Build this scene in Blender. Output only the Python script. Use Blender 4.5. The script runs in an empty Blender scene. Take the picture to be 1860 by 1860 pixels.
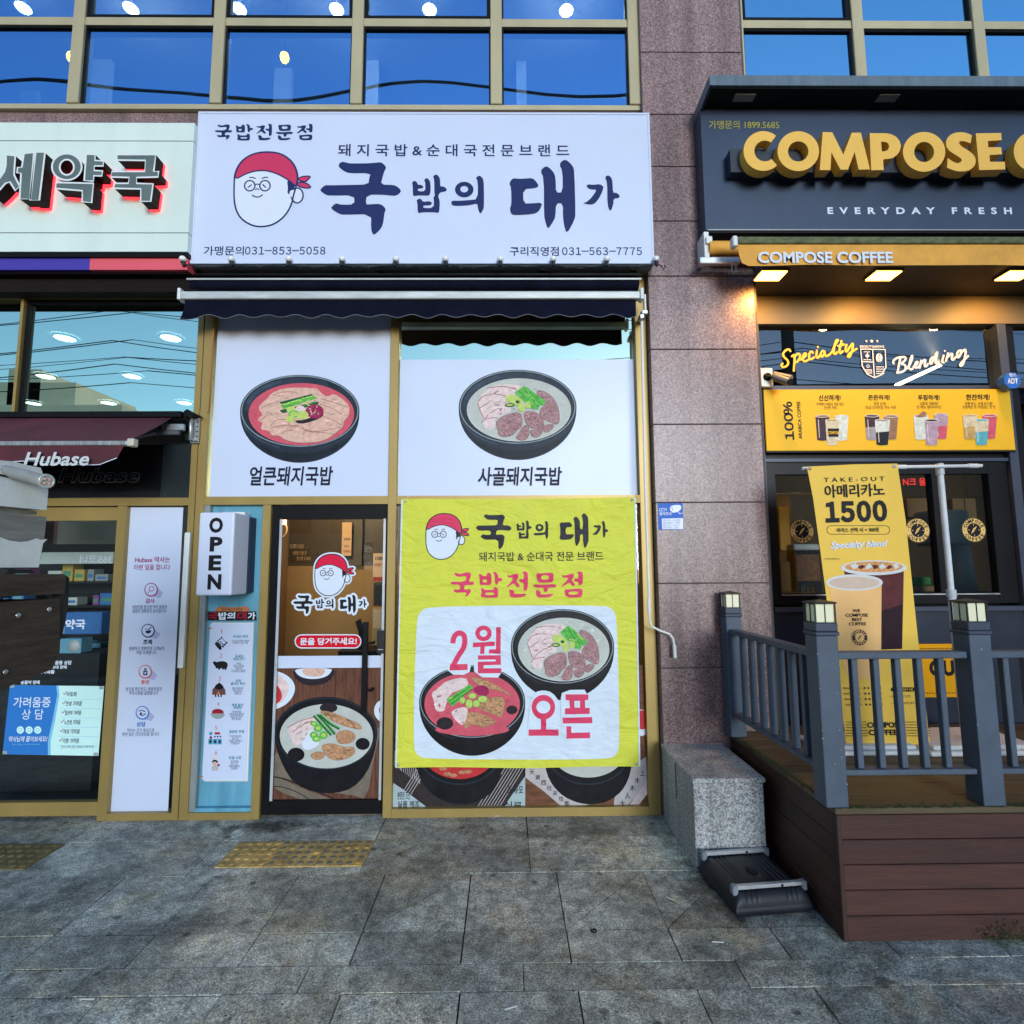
import bpy, bmesh, math, random
from mathutils import Vector, Matrix
from mathutils.geometry import tessellate_polygon

# ------------------------------------------------------------------ camera, sky, sun, exposure
SC = bpy.context.scene
COL = SC.collection
FPX, PITCH, YAW, ROLL, EYE = 1011.8, 0.10449924, 0.01072543, -0.00594765, 1.6


def cam_axes(p, y, r):
    cy, sy, cp, sp = math.cos(y), math.sin(y), math.cos(p), math.sin(p)
    f = Vector((sy * cp, cy * cp, sp))
    rt = Vector((cy, -sy, 0))
    up = rt.cross(f)
    cr, sr = math.cos(r), math.sin(r)
    return cr * rt + sr * up, -sr * rt + cr * up, f


RT, UP, FW = cam_axes(PITCH, YAW, ROLL)
cd = bpy.data.cameras.new('camera')
cam = bpy.data.objects.new('camera', cd)
COL.objects.link(cam)
cd.sensor_width = 36
cd.lens = 36 * FPX / 1860
cd.clip_start, cd.clip_end = 0.02, 500
m3 = Matrix((RT, UP, -FW)).transposed()
cam.matrix_world = Matrix.Translation((0, 0, EYE)) @ m3.to_4x4()
SC.camera = cam

SUN_EL, SUN_AZ = math.radians(10), math.radians(167)      # azimuth measured from +Y (towards the facade)
W = bpy.data.worlds.new('World')
SC.world = W
W.use_nodes = True
wn, wl = W.node_tree.nodes, W.node_tree.links
sky = wn.new('ShaderNodeTexSky')
sky.sky_type = 'NISHITA'
sky.sun_disc = False
sky.sun_elevation = SUN_EL
sky.sun_rotation = SUN_AZ
sky.air_density, sky.dust_density, sky.ozone_density = 1.0, 0.3, 3.2
wn['Background'].inputs['Strength'].default_value = 0.15
wl.new(sky.outputs[0], wn['Background'].inputs['Color'])

sd = bpy.data.lights.new('sun', 'SUN')
sd.energy = 1.25
sd.angle = math.radians(20)
sd.color = (0.80, 0.92, 1.0)
sun = bpy.data.objects.new('sun', sd)
COL.objects.link(sun)
sdir = Vector((math.sin(SUN_AZ) * math.cos(SUN_EL), math.cos(SUN_AZ) * math.cos(SUN_EL), math.sin(SUN_EL)))
sun.rotation_euler = sdir.to_track_quat('Z', 'Y').to_euler()
sun.location = (0, -6, 9)

SC.view_settings.view_transform = 'Standard'
SC.view_settings.look = 'None'
SC.view_settings.gamma = 1
SC.view_settings.use_curve_mapping = False
SC.view_settings.exposure = 0.88
SC.cycles.use_denoising = True
SC.cycles.max_bounces = 8
SC.cycles.transparent_max_bounces = 12
SC.cycles.sample_clamp_indirect = 6
SC.cycles.caustics_reflective = False
SC.cycles.caustics_refractive = False

# ------------------------------------------------------------------ helpers
LIGHT = (0.84, 0.92, 1.06)          # tint of the daylight; photo colours are divided by it to give the things' own colours


def s2l(c):
    c /= 255.0
    return c / 12.92 if c <= 0.04045 else ((c + 0.055) / 1.055) ** 2.4


def C(r, g, b, k=1.0):
    return tuple(min(0.86, max(0.004, k * s2l(v) / l)) for v, l in zip((r, g, b), LIGHT))


def H(r, g, b):
    return tuple(s2l(v) for v in (r, g, b))


def ray(px, py):
    return RT * ((px - 930) / FPX) - UP * ((py - 930) / FPX) + FW


def P(px, py, y):
    """world (x, z) of the point that stands at depth y"""
    d = ray(px, py)
    t = y / d.y
    return d.x * t, EYE + d.z * t


def vx(a, b, y):
    return (P(a[0], a[1], y)[0] + P(b[0], b[1], y)[0]) / 2


def rect(x0, y0, x1, y1, y):
    my, mx = (y0 + y1) / 2, (x0 + x1) / 2
    return P(x0, my, y)[0], P(x1, my, y)[0], P(mx, y1, y)[1], P(mx, y0, y)[1]     # xa, xb, za, zb


MATS = {}


def pm(name, col, rough=0.6, metal=0.0, var=0.12, scale=6.0, bump=None, spec=0.4, emit=None, coat=0.0, stretch=None, fine=0.0):
    if name in MATS:
        return MATS[name]
    if name.startswith('print_'):
        spec = .14
    m = bpy.data.materials.new(name)
    m.use_nodes = True
    nt = m.node_tree
    b = nt.nodes['Principled BSDF']
    b.inputs['Roughness'].default_value = rough
    b.inputs['Metallic'].default_value = metal
    b.inputs['Specular IOR Level'].default_value = spec
    b.inputs['Coat Weight'].default_value = coat
    b.inputs['Base Color'].default_value = (*col, 1)
    if emit:
        b.inputs['Emission Color'].default_value = (*emit[:3], 1)
        b.inputs['Emission Strength'].default_value = emit[3]
    tc = nt.nodes.new('ShaderNodeTexCoord')
    vec = tc.outputs['Object']
    if stretch:
        mp = nt.nodes.new('ShaderNodeMapping')
        mp.inputs['Scale'].default_value = stretch
        nt.links.new(vec, mp.inputs['Vector'])
        vec = mp.outputs['Vector']
    if var > 0:
        n = nt.nodes.new('ShaderNodeTexNoise')
        n.inputs['Scale'].default_value = scale
        n.inputs['Detail'].default_value = 6
        n.inputs['Roughness'].default_value = 0.65
        nt.links.new(vec, n.inputs['Vector'])
        mr = nt.nodes.new('ShaderNodeMapRange')
        mr.inputs['From Min'].default_value, mr.inputs['From Max'].default_value = 0.3, 0.7
        mr.inputs['To Min'].default_value, mr.inputs['To Max'].default_value = 1 - var, 1 + var
        nt.links.new(n.outputs['Fac'], mr.inputs['Value'])
        fac = mr.outputs['Result']
        if fine > 0:
            n2 = nt.nodes.new('ShaderNodeTexNoise')
            n2.inputs['Scale'].default_value = scale * 18
            n2.inputs['Detail'].default_value = 3
            nt.links.new(vec, n2.inputs['Vector'])
            mr2 = nt.nodes.new('ShaderNodeMapRange')
            mr2.inputs['From Min'].default_value, mr2.inputs['From Max'].default_value = 0.3, 0.7
            mr2.inputs['To Min'].default_value, mr2.inputs['To Max'].default_value = 1 - fine, 1 + fine
            nt.links.new(n2.outputs['Fac'], mr2.inputs['Value'])
            mu = nt.nodes.new('ShaderNodeMath')
            mu.operation = 'MULTIPLY'
            nt.links.new(fac, mu.inputs[0])
            nt.links.new(mr2.outputs['Result'], mu.inputs[1])
            fac = mu.outputs[0]
        vm = nt.nodes.new('ShaderNodeVectorMath')
        vm.operation = 'SCALE'
        vm.inputs[0].default_value = col
        nt.links.new(fac, vm.inputs['Scale'])
        nt.links.new(vm.outputs[0], b.inputs['Base Color'])
        rr = nt.nodes.new('ShaderNodeMapRange')
        rr.inputs['To Min'].default_value, rr.inputs['To Max'].default_value = max(0, rough - 0.1), min(1, rough + 0.1)
        nt.links.new(n.outputs['Fac'], rr.inputs['Value'])
        nt.links.new(rr.outputs['Result'], b.inputs['Roughness'])
    if bump:
        nb = nt.nodes.new('ShaderNodeTexNoise')
        nb.inputs['Scale'].default_value = bump[0]
        nb.inputs['Detail'].default_value = 5
        nt.links.new(vec, nb.inputs['Vector'])
        bp = nt.nodes.new('ShaderNodeBump')
        bp.inputs['Strength'].default_value = bump[1]
        bp.inputs['Distance'].default_value = bump[2]
        nt.links.new(nb.outputs['Fac'], bp.inputs['Height'])
        nt.links.new(bp.outputs['Normal'], b.inputs['Normal'])
    MATS[name] = m
    return m


def glass(name, refl, see, lo=0.1, hi=1.0, rough=0.0, power=4.0, wave=.02):
    """coated window glass: part mirror (tinted), part see-through (tinted)"""
    m = bpy.data.materials.new(name)
    m.use_nodes = True
    nt = m.node_tree
    nt.nodes.clear()
    out = nt.nodes.new('ShaderNodeOutputMaterial')
    mix = nt.nodes.new('ShaderNodeMixShader')
    gl = nt.nodes.new('ShaderNodeBsdfGlossy')
    gl.inputs['Color'].default_value = (*refl, 1)
    gl.inputs['Roughness'].default_value = rough
    tr = nt.nodes.new('ShaderNodeBsdfTransparent')
    tr.inputs['Color'].default_value = (*see, 1)
    lw = nt.nodes.new('ShaderNodeLayerWeight')
    lw.inputs['Blend'].default_value = 0.5
    pw = nt.nodes.new('ShaderNodeMath')
    pw.operation = 'POWER'
    pw.inputs[1].default_value = power
    nt.links.new(lw.outputs['Facing'], pw.inputs[0])
    mr = nt.nodes.new('ShaderNodeMapRange')
    mr.inputs['To Min'].default_value, mr.inputs['To Max'].default_value = lo, hi
    nt.links.new(pw.outputs[0], mr.inputs['Value'])
    nt.links.new(mr.outputs['Result'], mix.inputs[0])
    nt.links.new(tr.outputs[0], mix.inputs[1])
    nt.links.new(gl.outputs[0], mix.inputs[2])
    # very slight waviness so that reflections are not perfect
    tc = nt.nodes.new('ShaderNodeTexCoord')
    nb = nt.nodes.new('ShaderNodeTexNoise')
    nb.inputs['Scale'].default_value = 0.9
    nb.inputs['Detail'].default_value = 0
    nt.links.new(tc.outputs['Object'], nb.inputs['Vector'])
    bp = nt.nodes.new('ShaderNodeBump')
    bp.inputs['Strength'].default_value = 0.08
    bp.inputs['Distance'].default_value = wave
    nt.links.new(nb.outputs['Fac'], bp.inputs['Height'])
    nt.links.new(bp.outputs['Normal'], gl.inputs['Normal'])
    nt.links.new(mix.outputs[0], out.inputs['Surface'])
    MATS[name] = m
    return m


ORG = {}          # object name -> world origin of the thing it belongs to


def thing(name, label, cat, loc=(0, 0, 0), group=None):
    o = bpy.data.objects.new(name, None)
    COL.objects.link(o)
    o.empty_display_size = 0.1
    o.location = loc
    o['label'], o['category'] = label, cat
    if group:
        o['group'] = group
    ORG[o.name] = Vector(loc)
    return o


def tag(o, label, cat, group=None):
    o['label'], o['category'] = label, cat
    if group:
        o['group'] = group
    return o


def link_mesh(name, me, parent=None, loc=None):
    """me is in world coordinates; moved to its thing's origin"""
    o = bpy.data.objects.new(name, me)
    COL.objects.link(o)
    if parent is not None:
        org = ORG[parent.name]
        o.parent = parent
        me.transform(Matrix.Translation(-org))
    else:
        if loc is None:
            xs = [v.co.x for v in me.vertices]; ys = [v.co.y for v in me.vertices]; zs = [v.co.z for v in me.vertices]
            loc = ((min(xs) + max(xs)) / 2, (min(ys) + max(ys)) / 2, min(zs))
        org = Vector(loc)
        me.transform(Matrix.Translation(-org))
        o.location = org
    ORG[o.name] = org
    return o


class MB:
    """collects shapes, builds ONE mesh object"""

    def __init__(self):
        self.v, self.f, self.mi, self.sm, self.mats = [], [], [], [], []

    def m(self, mat):
        if mat not in self.mats:
            self.mats.append(mat)
        return self.mats.index(mat)

    def add(self, verts, faces, mat, smooth=False):
        b = len(self.v)
        k = self.m(mat)
        self.v += [tuple(p) for p in verts]
        for f in faces:
            self.f.append(tuple(b + i for i in f))
            self.mi.append(k)
            self.sm.append(smooth)
        return self

    def box(self, x0, x1, y0, y1, z0, z1, mat):
        v = [(x0, y0, z0), (x1, y0, z0), (x1, y1, z0), (x0, y1, z0), (x0, y0, z1), (x1, y0, z1), (x1, y1, z1), (x0, y1, z1)]
        return self.add(v, [(0, 3, 2, 1), (4, 5, 6, 7), (0, 1, 5, 4), (1, 2, 6, 5), (2, 3, 7, 6), (3, 0, 4, 7)], mat)

    def bbox(self, x0, x1, y0, y1, z0, z1, mat, r=0.004, seg=2):
        """box with rounded edges"""
        bm = bmesh.new()
        bmesh.ops.create_cube(bm, size=1)
        for v in bm.verts:
            v.co = ((x0 + x1) / 2 + v.co.x * (x1 - x0), (y0 + y1) / 2 + v.co.y * (y1 - y0), (z0 + z1) / 2 + v.co.z * (z1 - z0))
        r = min(r, abs(x1 - x0) * .45, abs(y1 - y0) * .45, abs(z1 - z0) * .45)
        bmesh.ops.bevel(bm, geom=bm.edges[:], offset=r, segments=seg, profile=0.5, affect='EDGES')
        return self.bm(bm, mat)

    def bm(self, bm, mat, smooth=False):
        bm.verts.index_update()
        self.add([v.co[:] for v in bm.verts], [tuple(v.index for v in f.verts) for f in bm.faces], mat, smooth)
        bm.free()
        return self

    def quad(self, a, b, c, d, mat):
        return self.add([a, b, c, d], [(0, 1, 2, 3)], mat)

    def poly(self, loops, y, mat, depth=0.0):
        """flat (or extruded towards +y) polygon in the x-z plane; first loop outer, the others holes"""
        L = [[Vector((p[0], p[1], 0)) for p in lp] for lp in loops]
        tri = tessellate_polygon(L)
        flat = [p for lp in loops for p in lp]
        n = len(flat)
        fr = []
        for t in tri:
            a, b, c = (flat[i] for i in t)
            ar = (b[0] - a[0]) * (c[1] - a[1]) - (b[1] - a[1]) * (c[0] - a[0])
            if abs(ar) < 1e-14:
                continue
            fr.append(t if ar > 0 else t[::-1])      # counter-clockwise in x-z seen from -y
        vs = [(p[0], y, p[1]) for p in flat]
        if depth <= 0:
            return self.add(vs, fr, mat)
        self.add(vs + [(p[0], y + depth, p[1]) for p in flat], fr + [tuple(i + n for i in t[::-1]) for t in fr], mat)
        base = 0
        for k, lp in enumerate(loops):
            m = len(lp)
            ar = sum(lp[i][0] * lp[(i + 1) % m][1] - lp[(i + 1) % m][0] * lp[i][1] for i in range(m))
            ccw = (ar > 0) == (k == 0)
            sv, sf = [], []
            for i in range(m):
                sv += [(lp[i][0], y, lp[i][1]), (lp[i][0], y + depth, lp[i][1])]
            for i in range(m):
                j = (i + 1) % m
                q = (2 * i, 2 * i + 1, 2 * j + 1, 2 * j)
                sf.append(q if ccw else q[::-1])
            self.add(sv, sf, mat)
            base += m
        return self

    def stroke(self, pts, w, y, mat, closed=False):
        """flat ribbon of width w along pts (x, z)"""
        n = len(pts)
        vs = []
        for i in range(n):
            a = pts[i - 1] if (i > 0 or closed) else pts[i]
            c = pts[(i + 1) % n] if (i < n - 1 or closed) else pts[i]
            dx, dz = c[0] - a[0], c[1] - a[1]
            l = math.hypot(dx, dz) or 1
            nx, nz = -dz / l * w / 2, dx / l * w / 2
            vs += [(pts[i][0] + nx, y, pts[i][1] + nz), (pts[i][0] - nx, y, pts[i][1] - nz)]
        fs = []
        for i in range(n if closed else n - 1):
            j = (i + 1) % n
            fs.append((2 * i, 2 * i + 1, 2 * j + 1, 2 * j))
        return self.add(vs, fs, mat)

    def tube(self, pts, r, mat, seg=8, cap=True, closed=False):
        pts = [Vector(p) for p in pts]
        n = len(pts)
        vs, fs = [], []
        prev = None
        for i in range(n):
            a = pts[i - 1] if (i or closed) else pts[i]
            c = pts[(i + 1) % n] if (i < n - 1 or closed) else pts[i]
            t = (c - a).normalized()
            if prev is None:
                u = t.orthogonal().normalized()
            else:
                u = (prev - t * prev.dot(t))
                u = u.normalized() if u.length > 1e-6 else t.orthogonal().normalized()
            prev = u
            w = t.cross(u)
            rr = r[i] if isinstance(r, (list, tuple)) else r
            for k in range(seg):
                an = 2 * math.pi * k / seg
                vs.append(pts[i] + (u * math.cos(an) + w * math.sin(an)) * rr)
        for i in range(n if closed else n - 1):
            for k in range(seg):
                a, b = i * seg + k, i * seg + (k + 1) % seg
                c, d = ((i + 1) % n) * seg + (k + 1) % seg, ((i + 1) % n) * seg + k
                fs.append((a, b, c, d))
        self.add(vs, fs, mat, True)
        if cap and not closed:
            self.add(vs[:seg], [tuple(range(seg))[::-1]], mat)
            self.add(vs[-seg:], [tuple(range(seg))], mat)
        return self

    def lathe(self, prof, c, mat, seg=20, axis='z'):
        vs, fs = [], []
        for (r, h) in prof:
            for k in range(seg):
                a = 2 * math.pi * k / seg
                u, w = r * math.cos(a), r * math.sin(a)
                p = (u, w, h) if axis == 'z' else ((u, h, w) if axis == 'y' else (h, u, w))
                vs.append((c[0] + p[0], c[1] + p[1], c[2] + p[2]))
        for i in range(len(prof) - 1):
            for k in range(seg):
                fs.append((i * seg + k, i * seg + (k + 1) % seg, (i + 1) * seg + (k + 1) % seg, (i + 1) * seg + k))
        return self.add(vs, fs, mat, True)

    def build(self, name, parent=None, loc=None):
        me = bpy.data.meshes.new(name)
        me.from_pydata(self.v, [], self.f)
        for mt in self.mats:
            me.materials.append(mt)
        me.polygons.foreach_set('material_index', self.mi)
        me.polygons.foreach_set('use_smooth', self.sm)
        me.update()
        return link_mesh(name, me, parent, loc)


def chaikin(pts, it=1, closed=True):
    for _ in range(it):
        q = []
        n = len(pts)
        for i in range(n if closed else n - 1):
            a, b = pts[i], pts[(i + 1) % n]
            q += [(a[0] * .75 + b[0] * .25, a[1] * .75 + b[1] * .25), (a[0] * .25 + b[0] * .75, a[1] * .25 + b[1] * .75)]
        if not closed:
            q = [pts[0]] + q + [pts[-1]]
        pts = q
    return pts


def ell(cx, cy, rx, ry, n=36, a0=0.0, a1=360.0):
    full = abs(a1 - a0) >= 360
    k = n if full else n + 1
    return [(cx + rx * math.cos(math.radians(a0 + (a1 - a0) * i / n)), cy + ry * math.sin(math.radians(a0 + (a1 - a0) * i / n))) for i in range(k)]


def rrect(x0, y0, x1, y1, r, n=6):
    p = []
    for cx, cy, a in ((x1 - r, y1 - r, 0), (x0 + r, y1 - r, 90), (x0 + r, y0 + r, 180), (x1 - r, y0 + r, 270)):
        p += ell(cx, cy, r, r, n, a, a + 90)
    return p


class Art:
    """printed picture on a plane; coordinates are picture coordinates run through fn -> photo position on depth y"""

    def __init__(self, y, fn=None, step=0.00003):
        self.mb, self.y, self.fn, self.step, self.n = MB(), y, fn or (lambda p: p), step, 0

    def w(self, p):
        q = self.fn(p)
        return P(q[0], q[1], self.y0)

    def pt(self, pts):
        out = []
        for p in pts:
            q = self.fn(p)
            out.append(P(q[0], q[1], self.y))
        return out

    def nexty(self):
        self.n += 1
        return self.y - self.n * self.step

    def fill(self, pts, mat, holes=(), smooth=0):
        lp = [chaikin(pts, smooth) if smooth else pts] + [chaikin(h, smooth) if smooth else h for h in holes]
        self.mb.poly([self.pt(l) for l in lp], self.nexty(), mat)
        return self

    def line(self, pts, w, mat, closed=False, smooth=0):
        if smooth:
            pts = chaikin(pts, smooth, closed)
        q = self.pt(pts)
        sc = abs(self.pt([(pts[0][0] + 10, pts[0][1])])[0][0] - q[0][0]) / 10
        self.mb.stroke(q, w * sc, self.nexty(), mat, closed)
        return self

    def brush(self, pts, w, mat, smooth=2):
        """round-ended brush stroke"""
        q = self.pt(chaikin(pts, smooth, False))
        sc = abs(self.pt([(pts[0][0] + 10, pts[0][1])])[0][0] - self.pt([pts[0]])[0][0]) / 10
        r = w * sc / 2
        old, self.step = self.step, .000004
        y0, n0 = self.y - self.n * old, self.n
        for k in range(len(q) - 1):
            (x0, z0), (x1, z1) = q[k], q[k + 1]
            a = math.atan2(z1 - z0, x1 - x0)
            lp = [(x0 + r * math.cos(a + t), z0 + r * math.sin(a + t)) for t in (1.57, 2.1, 2.62, 3.14, 3.67, 4.19, 4.71)] + [(x1 + r * math.cos(a + t), z1 + r * math.sin(a + t)) for t in (-1.57, -1.05, -.52, 0, .52, 1.05, 1.57)]
            self.mb.poly([lp], y0 - (k + 1) * .000004, mat)
        self.step, self.n = old, n0 + int(len(q) * .000004 / old) + 1
        return self

    def build(self, name, parent):
        Art.top = self.y - self.n * self.step
        return self.mb.build(name, parent)


def fit(src, dst):
    """affine map from picture box src to photo box dst (x0,y0,x1,y1)"""
    ax, ay = (dst[2] - dst[0]) / (src[2] - src[0]), (dst[3] - dst[1]) / (src[3] - src[1])
    return lambda p: (dst[0] + (p[0] - src[0]) * ax, dst[1] + (p[1] - src[1]) * ay)


def text_mesh(body, bold=0.0, shear=0.0, spacing=1.0, line=1.0, align='LEFT', depth=0.0, res=3):
    c = bpy.data.curves.new('lettering', 'FONT')
    c.body = body
    c.offset = bold
    c.shear = shear
    c.space_character = spacing
    c.space_line = line
    c.align_x = align
    c.extrude = depth
    c.resolution_u = res
    o = bpy.data.objects.new('lettering', c)
    COL.objects.link(o)
    bpy.context.view_layer.update()
    me = bpy.data.meshes.new_from_object(o.evaluated_get(bpy.context.evaluated_depsgraph_get()))
    bpy.data.objects.remove(o)
    bpy.data.curves.remove(c)
    return me


def text(name, body, box, y, mat, parent, bold=0.0, shear=0.0, spacing=1.0, line=1.0, align='LEFT', skew=None, world=None, rot90=False, depth=0.0):
    """lettering fitted into a photo box (x0,y0,x1,y1) on depth y; skew = slope of the line of writing"""
    me = text_mesh(body, bold, shear, spacing, line, align)
    xs = [v.co.x for v in me.vertices]; ys = [v.co.y for v in me.vertices]
    x0, x1, y0, y1 = min(xs), max(xs), min(ys), max(ys)
    xa, xb, za, zb = world or rect(*box, y)
    for v in me.vertices:
        u, w = (v.co.x - x0) / (x1 - x0), (v.co.y - y0) / (y1 - y0)
        if rot90:
            u, w = 1 - w, u
        X, Z = xa + u * (xb - xa), za + w * (zb - za)
        if skew:
            Z += skew * (X - xa)
        v.co = (X, y, Z)
    me.materials.append(mat)
    me.flip_normals() if False else None
    return link_mesh(name, me, parent)


# ------------------------------------------------------------------ materials
GOLD = pm('champagne_aluminium', (0.36, 0.245, 0.08), 0.42, 0.35, 0.10, 3, (60, .05, .001), stretch=(1, 1, .3))
GOLDLIT = pm('champagne_aluminium_lit', (0.50, 0.42, 0.25), 0.42, 0.3, 0.08, 3, (60, .05, .001), stretch=(1, 1, .3))  # the shopfront aluminium again, paler: stronger light put into its colour
BLACK = pm('black_aluminium', (0.005, 0.005, 0.006), 0.45, 0.0, 0.1, 6, spec=.15)
DARK = pm('dark_interior', (0.03, 0.028, 0.026), 0.8, 0, 0.2, 3)
WHITEP = pm('white_powder_coat', (0.72, 0.72, 0.70), 0.4, 0, 0.06, 4, fine=.03)
STEEL = pm('galvanised_steel', (0.45, 0.46, 0.46), 0.38, 0.75, 0.25, 14, (30, .15, .002))
SIGNW = pm('sign_white', (0.60, 0.655, 0.82), 0.35, 0, 0.025, 1.5)
NAVY = pm('print_navy', C(45, 62, 130, .55), 0.5, 0, 0.05, 6)
INK = pm('print_black', (0.014, 0.013, 0.016), 0.5, 0, 0.05, 6)
FRAMEGREY = pm('grey_blue_paint', C(62, 78, 104), 0.45, 0, 0.12, 5, (40, .05, .001))


def granite(name, base, speck, dark, scale, rough=0.35, bump=.0):
    m = bpy.data.materials.new(name)
    m.use_nodes = True
    nt = m.node_tree
    b = nt.nodes['Principled BSDF']
    tc = nt.nodes.new('ShaderNodeTexCoord')
    v = nt.nodes.new('ShaderNodeTexNoise')
    v.inputs['Scale'].default_value = scale
    v.inputs['Detail'].default_value = 4
    v.inputs['Roughness'].default_value = 0.75
    nt.links.new(tc.outputs['Object'], v.inputs['Vector'])
    cr = nt.nodes.new('ShaderNodeValToRGB')
    e = cr.color_ramp.elements
    e[0].position, e[0].color = 0.36, (*dark, 1)
    e[1].position, e[1].color = 0.66, (*speck, 1)
    k = e.new(0.5)
    k.color = (*base, 1)
    nt.links.new(v.outputs['Fac'], cr.inputs['Fac'])
    n2 = nt.nodes.new('ShaderNodeTexNoise')
    n2.inputs['Scale'].default_value = 1.1
    n2.inputs['Detail'].default_value = 8
    n2.inputs['Roughness'].default_value = 0.6
    nt.links.new(tc.outputs['Object'], n2.inputs['Vector'])
    mr = nt.nodes.new('ShaderNodeMapRange')
    mr.inputs['From Min'].default_value, mr.inputs['From Max'].default_value = 0.3, 0.7
    mr.inputs['To Min'].default_value, mr.inputs['To Max'].default_value = 0.8, 1.15
    nt.links.new(n2.outputs['Fac'], mr.inputs['Value'])
    vm = nt.nodes.new('ShaderNodeVectorMath')
    vm.operation = 'SCALE'
    geo = nt.nodes.new('ShaderNodeNewGeometry')
    ri = nt.nodes.new('ShaderNodeMapRange')
    ri.inputs['To Min'].default_value, ri.inputs['To Max'].default_value = .86, 1.12
    nt.links.new(geo.outputs['Random Per Island'], ri.inputs['Value'])
    st = nt.nodes.new('ShaderNodeMapping')
    st.inputs['Scale'].default_value = (9, 9, .5)
    nt.links.new(tc.outputs['Object'], st.inputs['Vector'])
    n3 = nt.nodes.new('ShaderNodeTexNoise')
    n3.inputs['Scale'].default_value = 1
    n3.inputs['Detail'].default_value = 6
    nt.links.new(st.outputs['Vector'], n3.inputs['Vector'])
    r3 = nt.nodes.new('ShaderNodeMapRange')
    r3.inputs['From Min'].default_value, r3.inputs['From Max'].default_value = .35, .62
    r3.inputs['To Min'].default_value, r3.inputs['To Max'].default_value = .72, 1.12
    nt.links.new(n3.outputs['Fac'], r3.inputs['Value'])
    v1 = nt.nodes.new('ShaderNodeVectorMath')
    v1.operation = 'SCALE'
    nt.links.new(cr.outputs['Color'], v1.inputs[0])
    nt.links.new(ri.outputs['Result'], v1.inputs['Scale'])
    v2 = nt.nodes.new('ShaderNodeVectorMath')
    v2.operation = 'SCALE'
    nt.links.new(v1.outputs[0], v2.inputs[0])
    nt.links.new(r3.outputs['Result'], v2.inputs['Scale'])
    nt.links.new(v2.outputs[0], vm.inputs[0])
    nt.links.new(mr.outputs['Result'], vm.inputs['Scale'])
    nt.links.new(vm.outputs[0], b.inputs['Base Color'])
    b.inputs['Roughness'].default_value = rough
    b.inputs['Specular IOR Level'].default_value = 0.35
    if bump:
        bp = nt.nodes.new('ShaderNodeBump')
        bp.inputs['Strength'].default_value = bump
        bp.inputs['Distance'].default_value = 0.002
        nt.links.new(v.outputs['Fac'], bp.inputs['Height'])
        nt.links.new(bp.outputs['Normal'], b.inputs['Normal'])
    MATS[name] = m
    return m


PINK = granite('pink_granite', (0.235, 0.148, 0.143), (0.41, 0.30, 0.288), (0.098, 0.048, 0.048), 95, 0.33)
GREYG = granite('grey_granite', (0.34, 0.34, 0.34), (0.62, 0.62, 0.61), (0.08, 0.08, 0.085), 90, 0.6, .3)
GROUT = pm('joint_mortar', (0.09, 0.085, 0.085), 0.9, 0, 0.2, 20)


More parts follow.
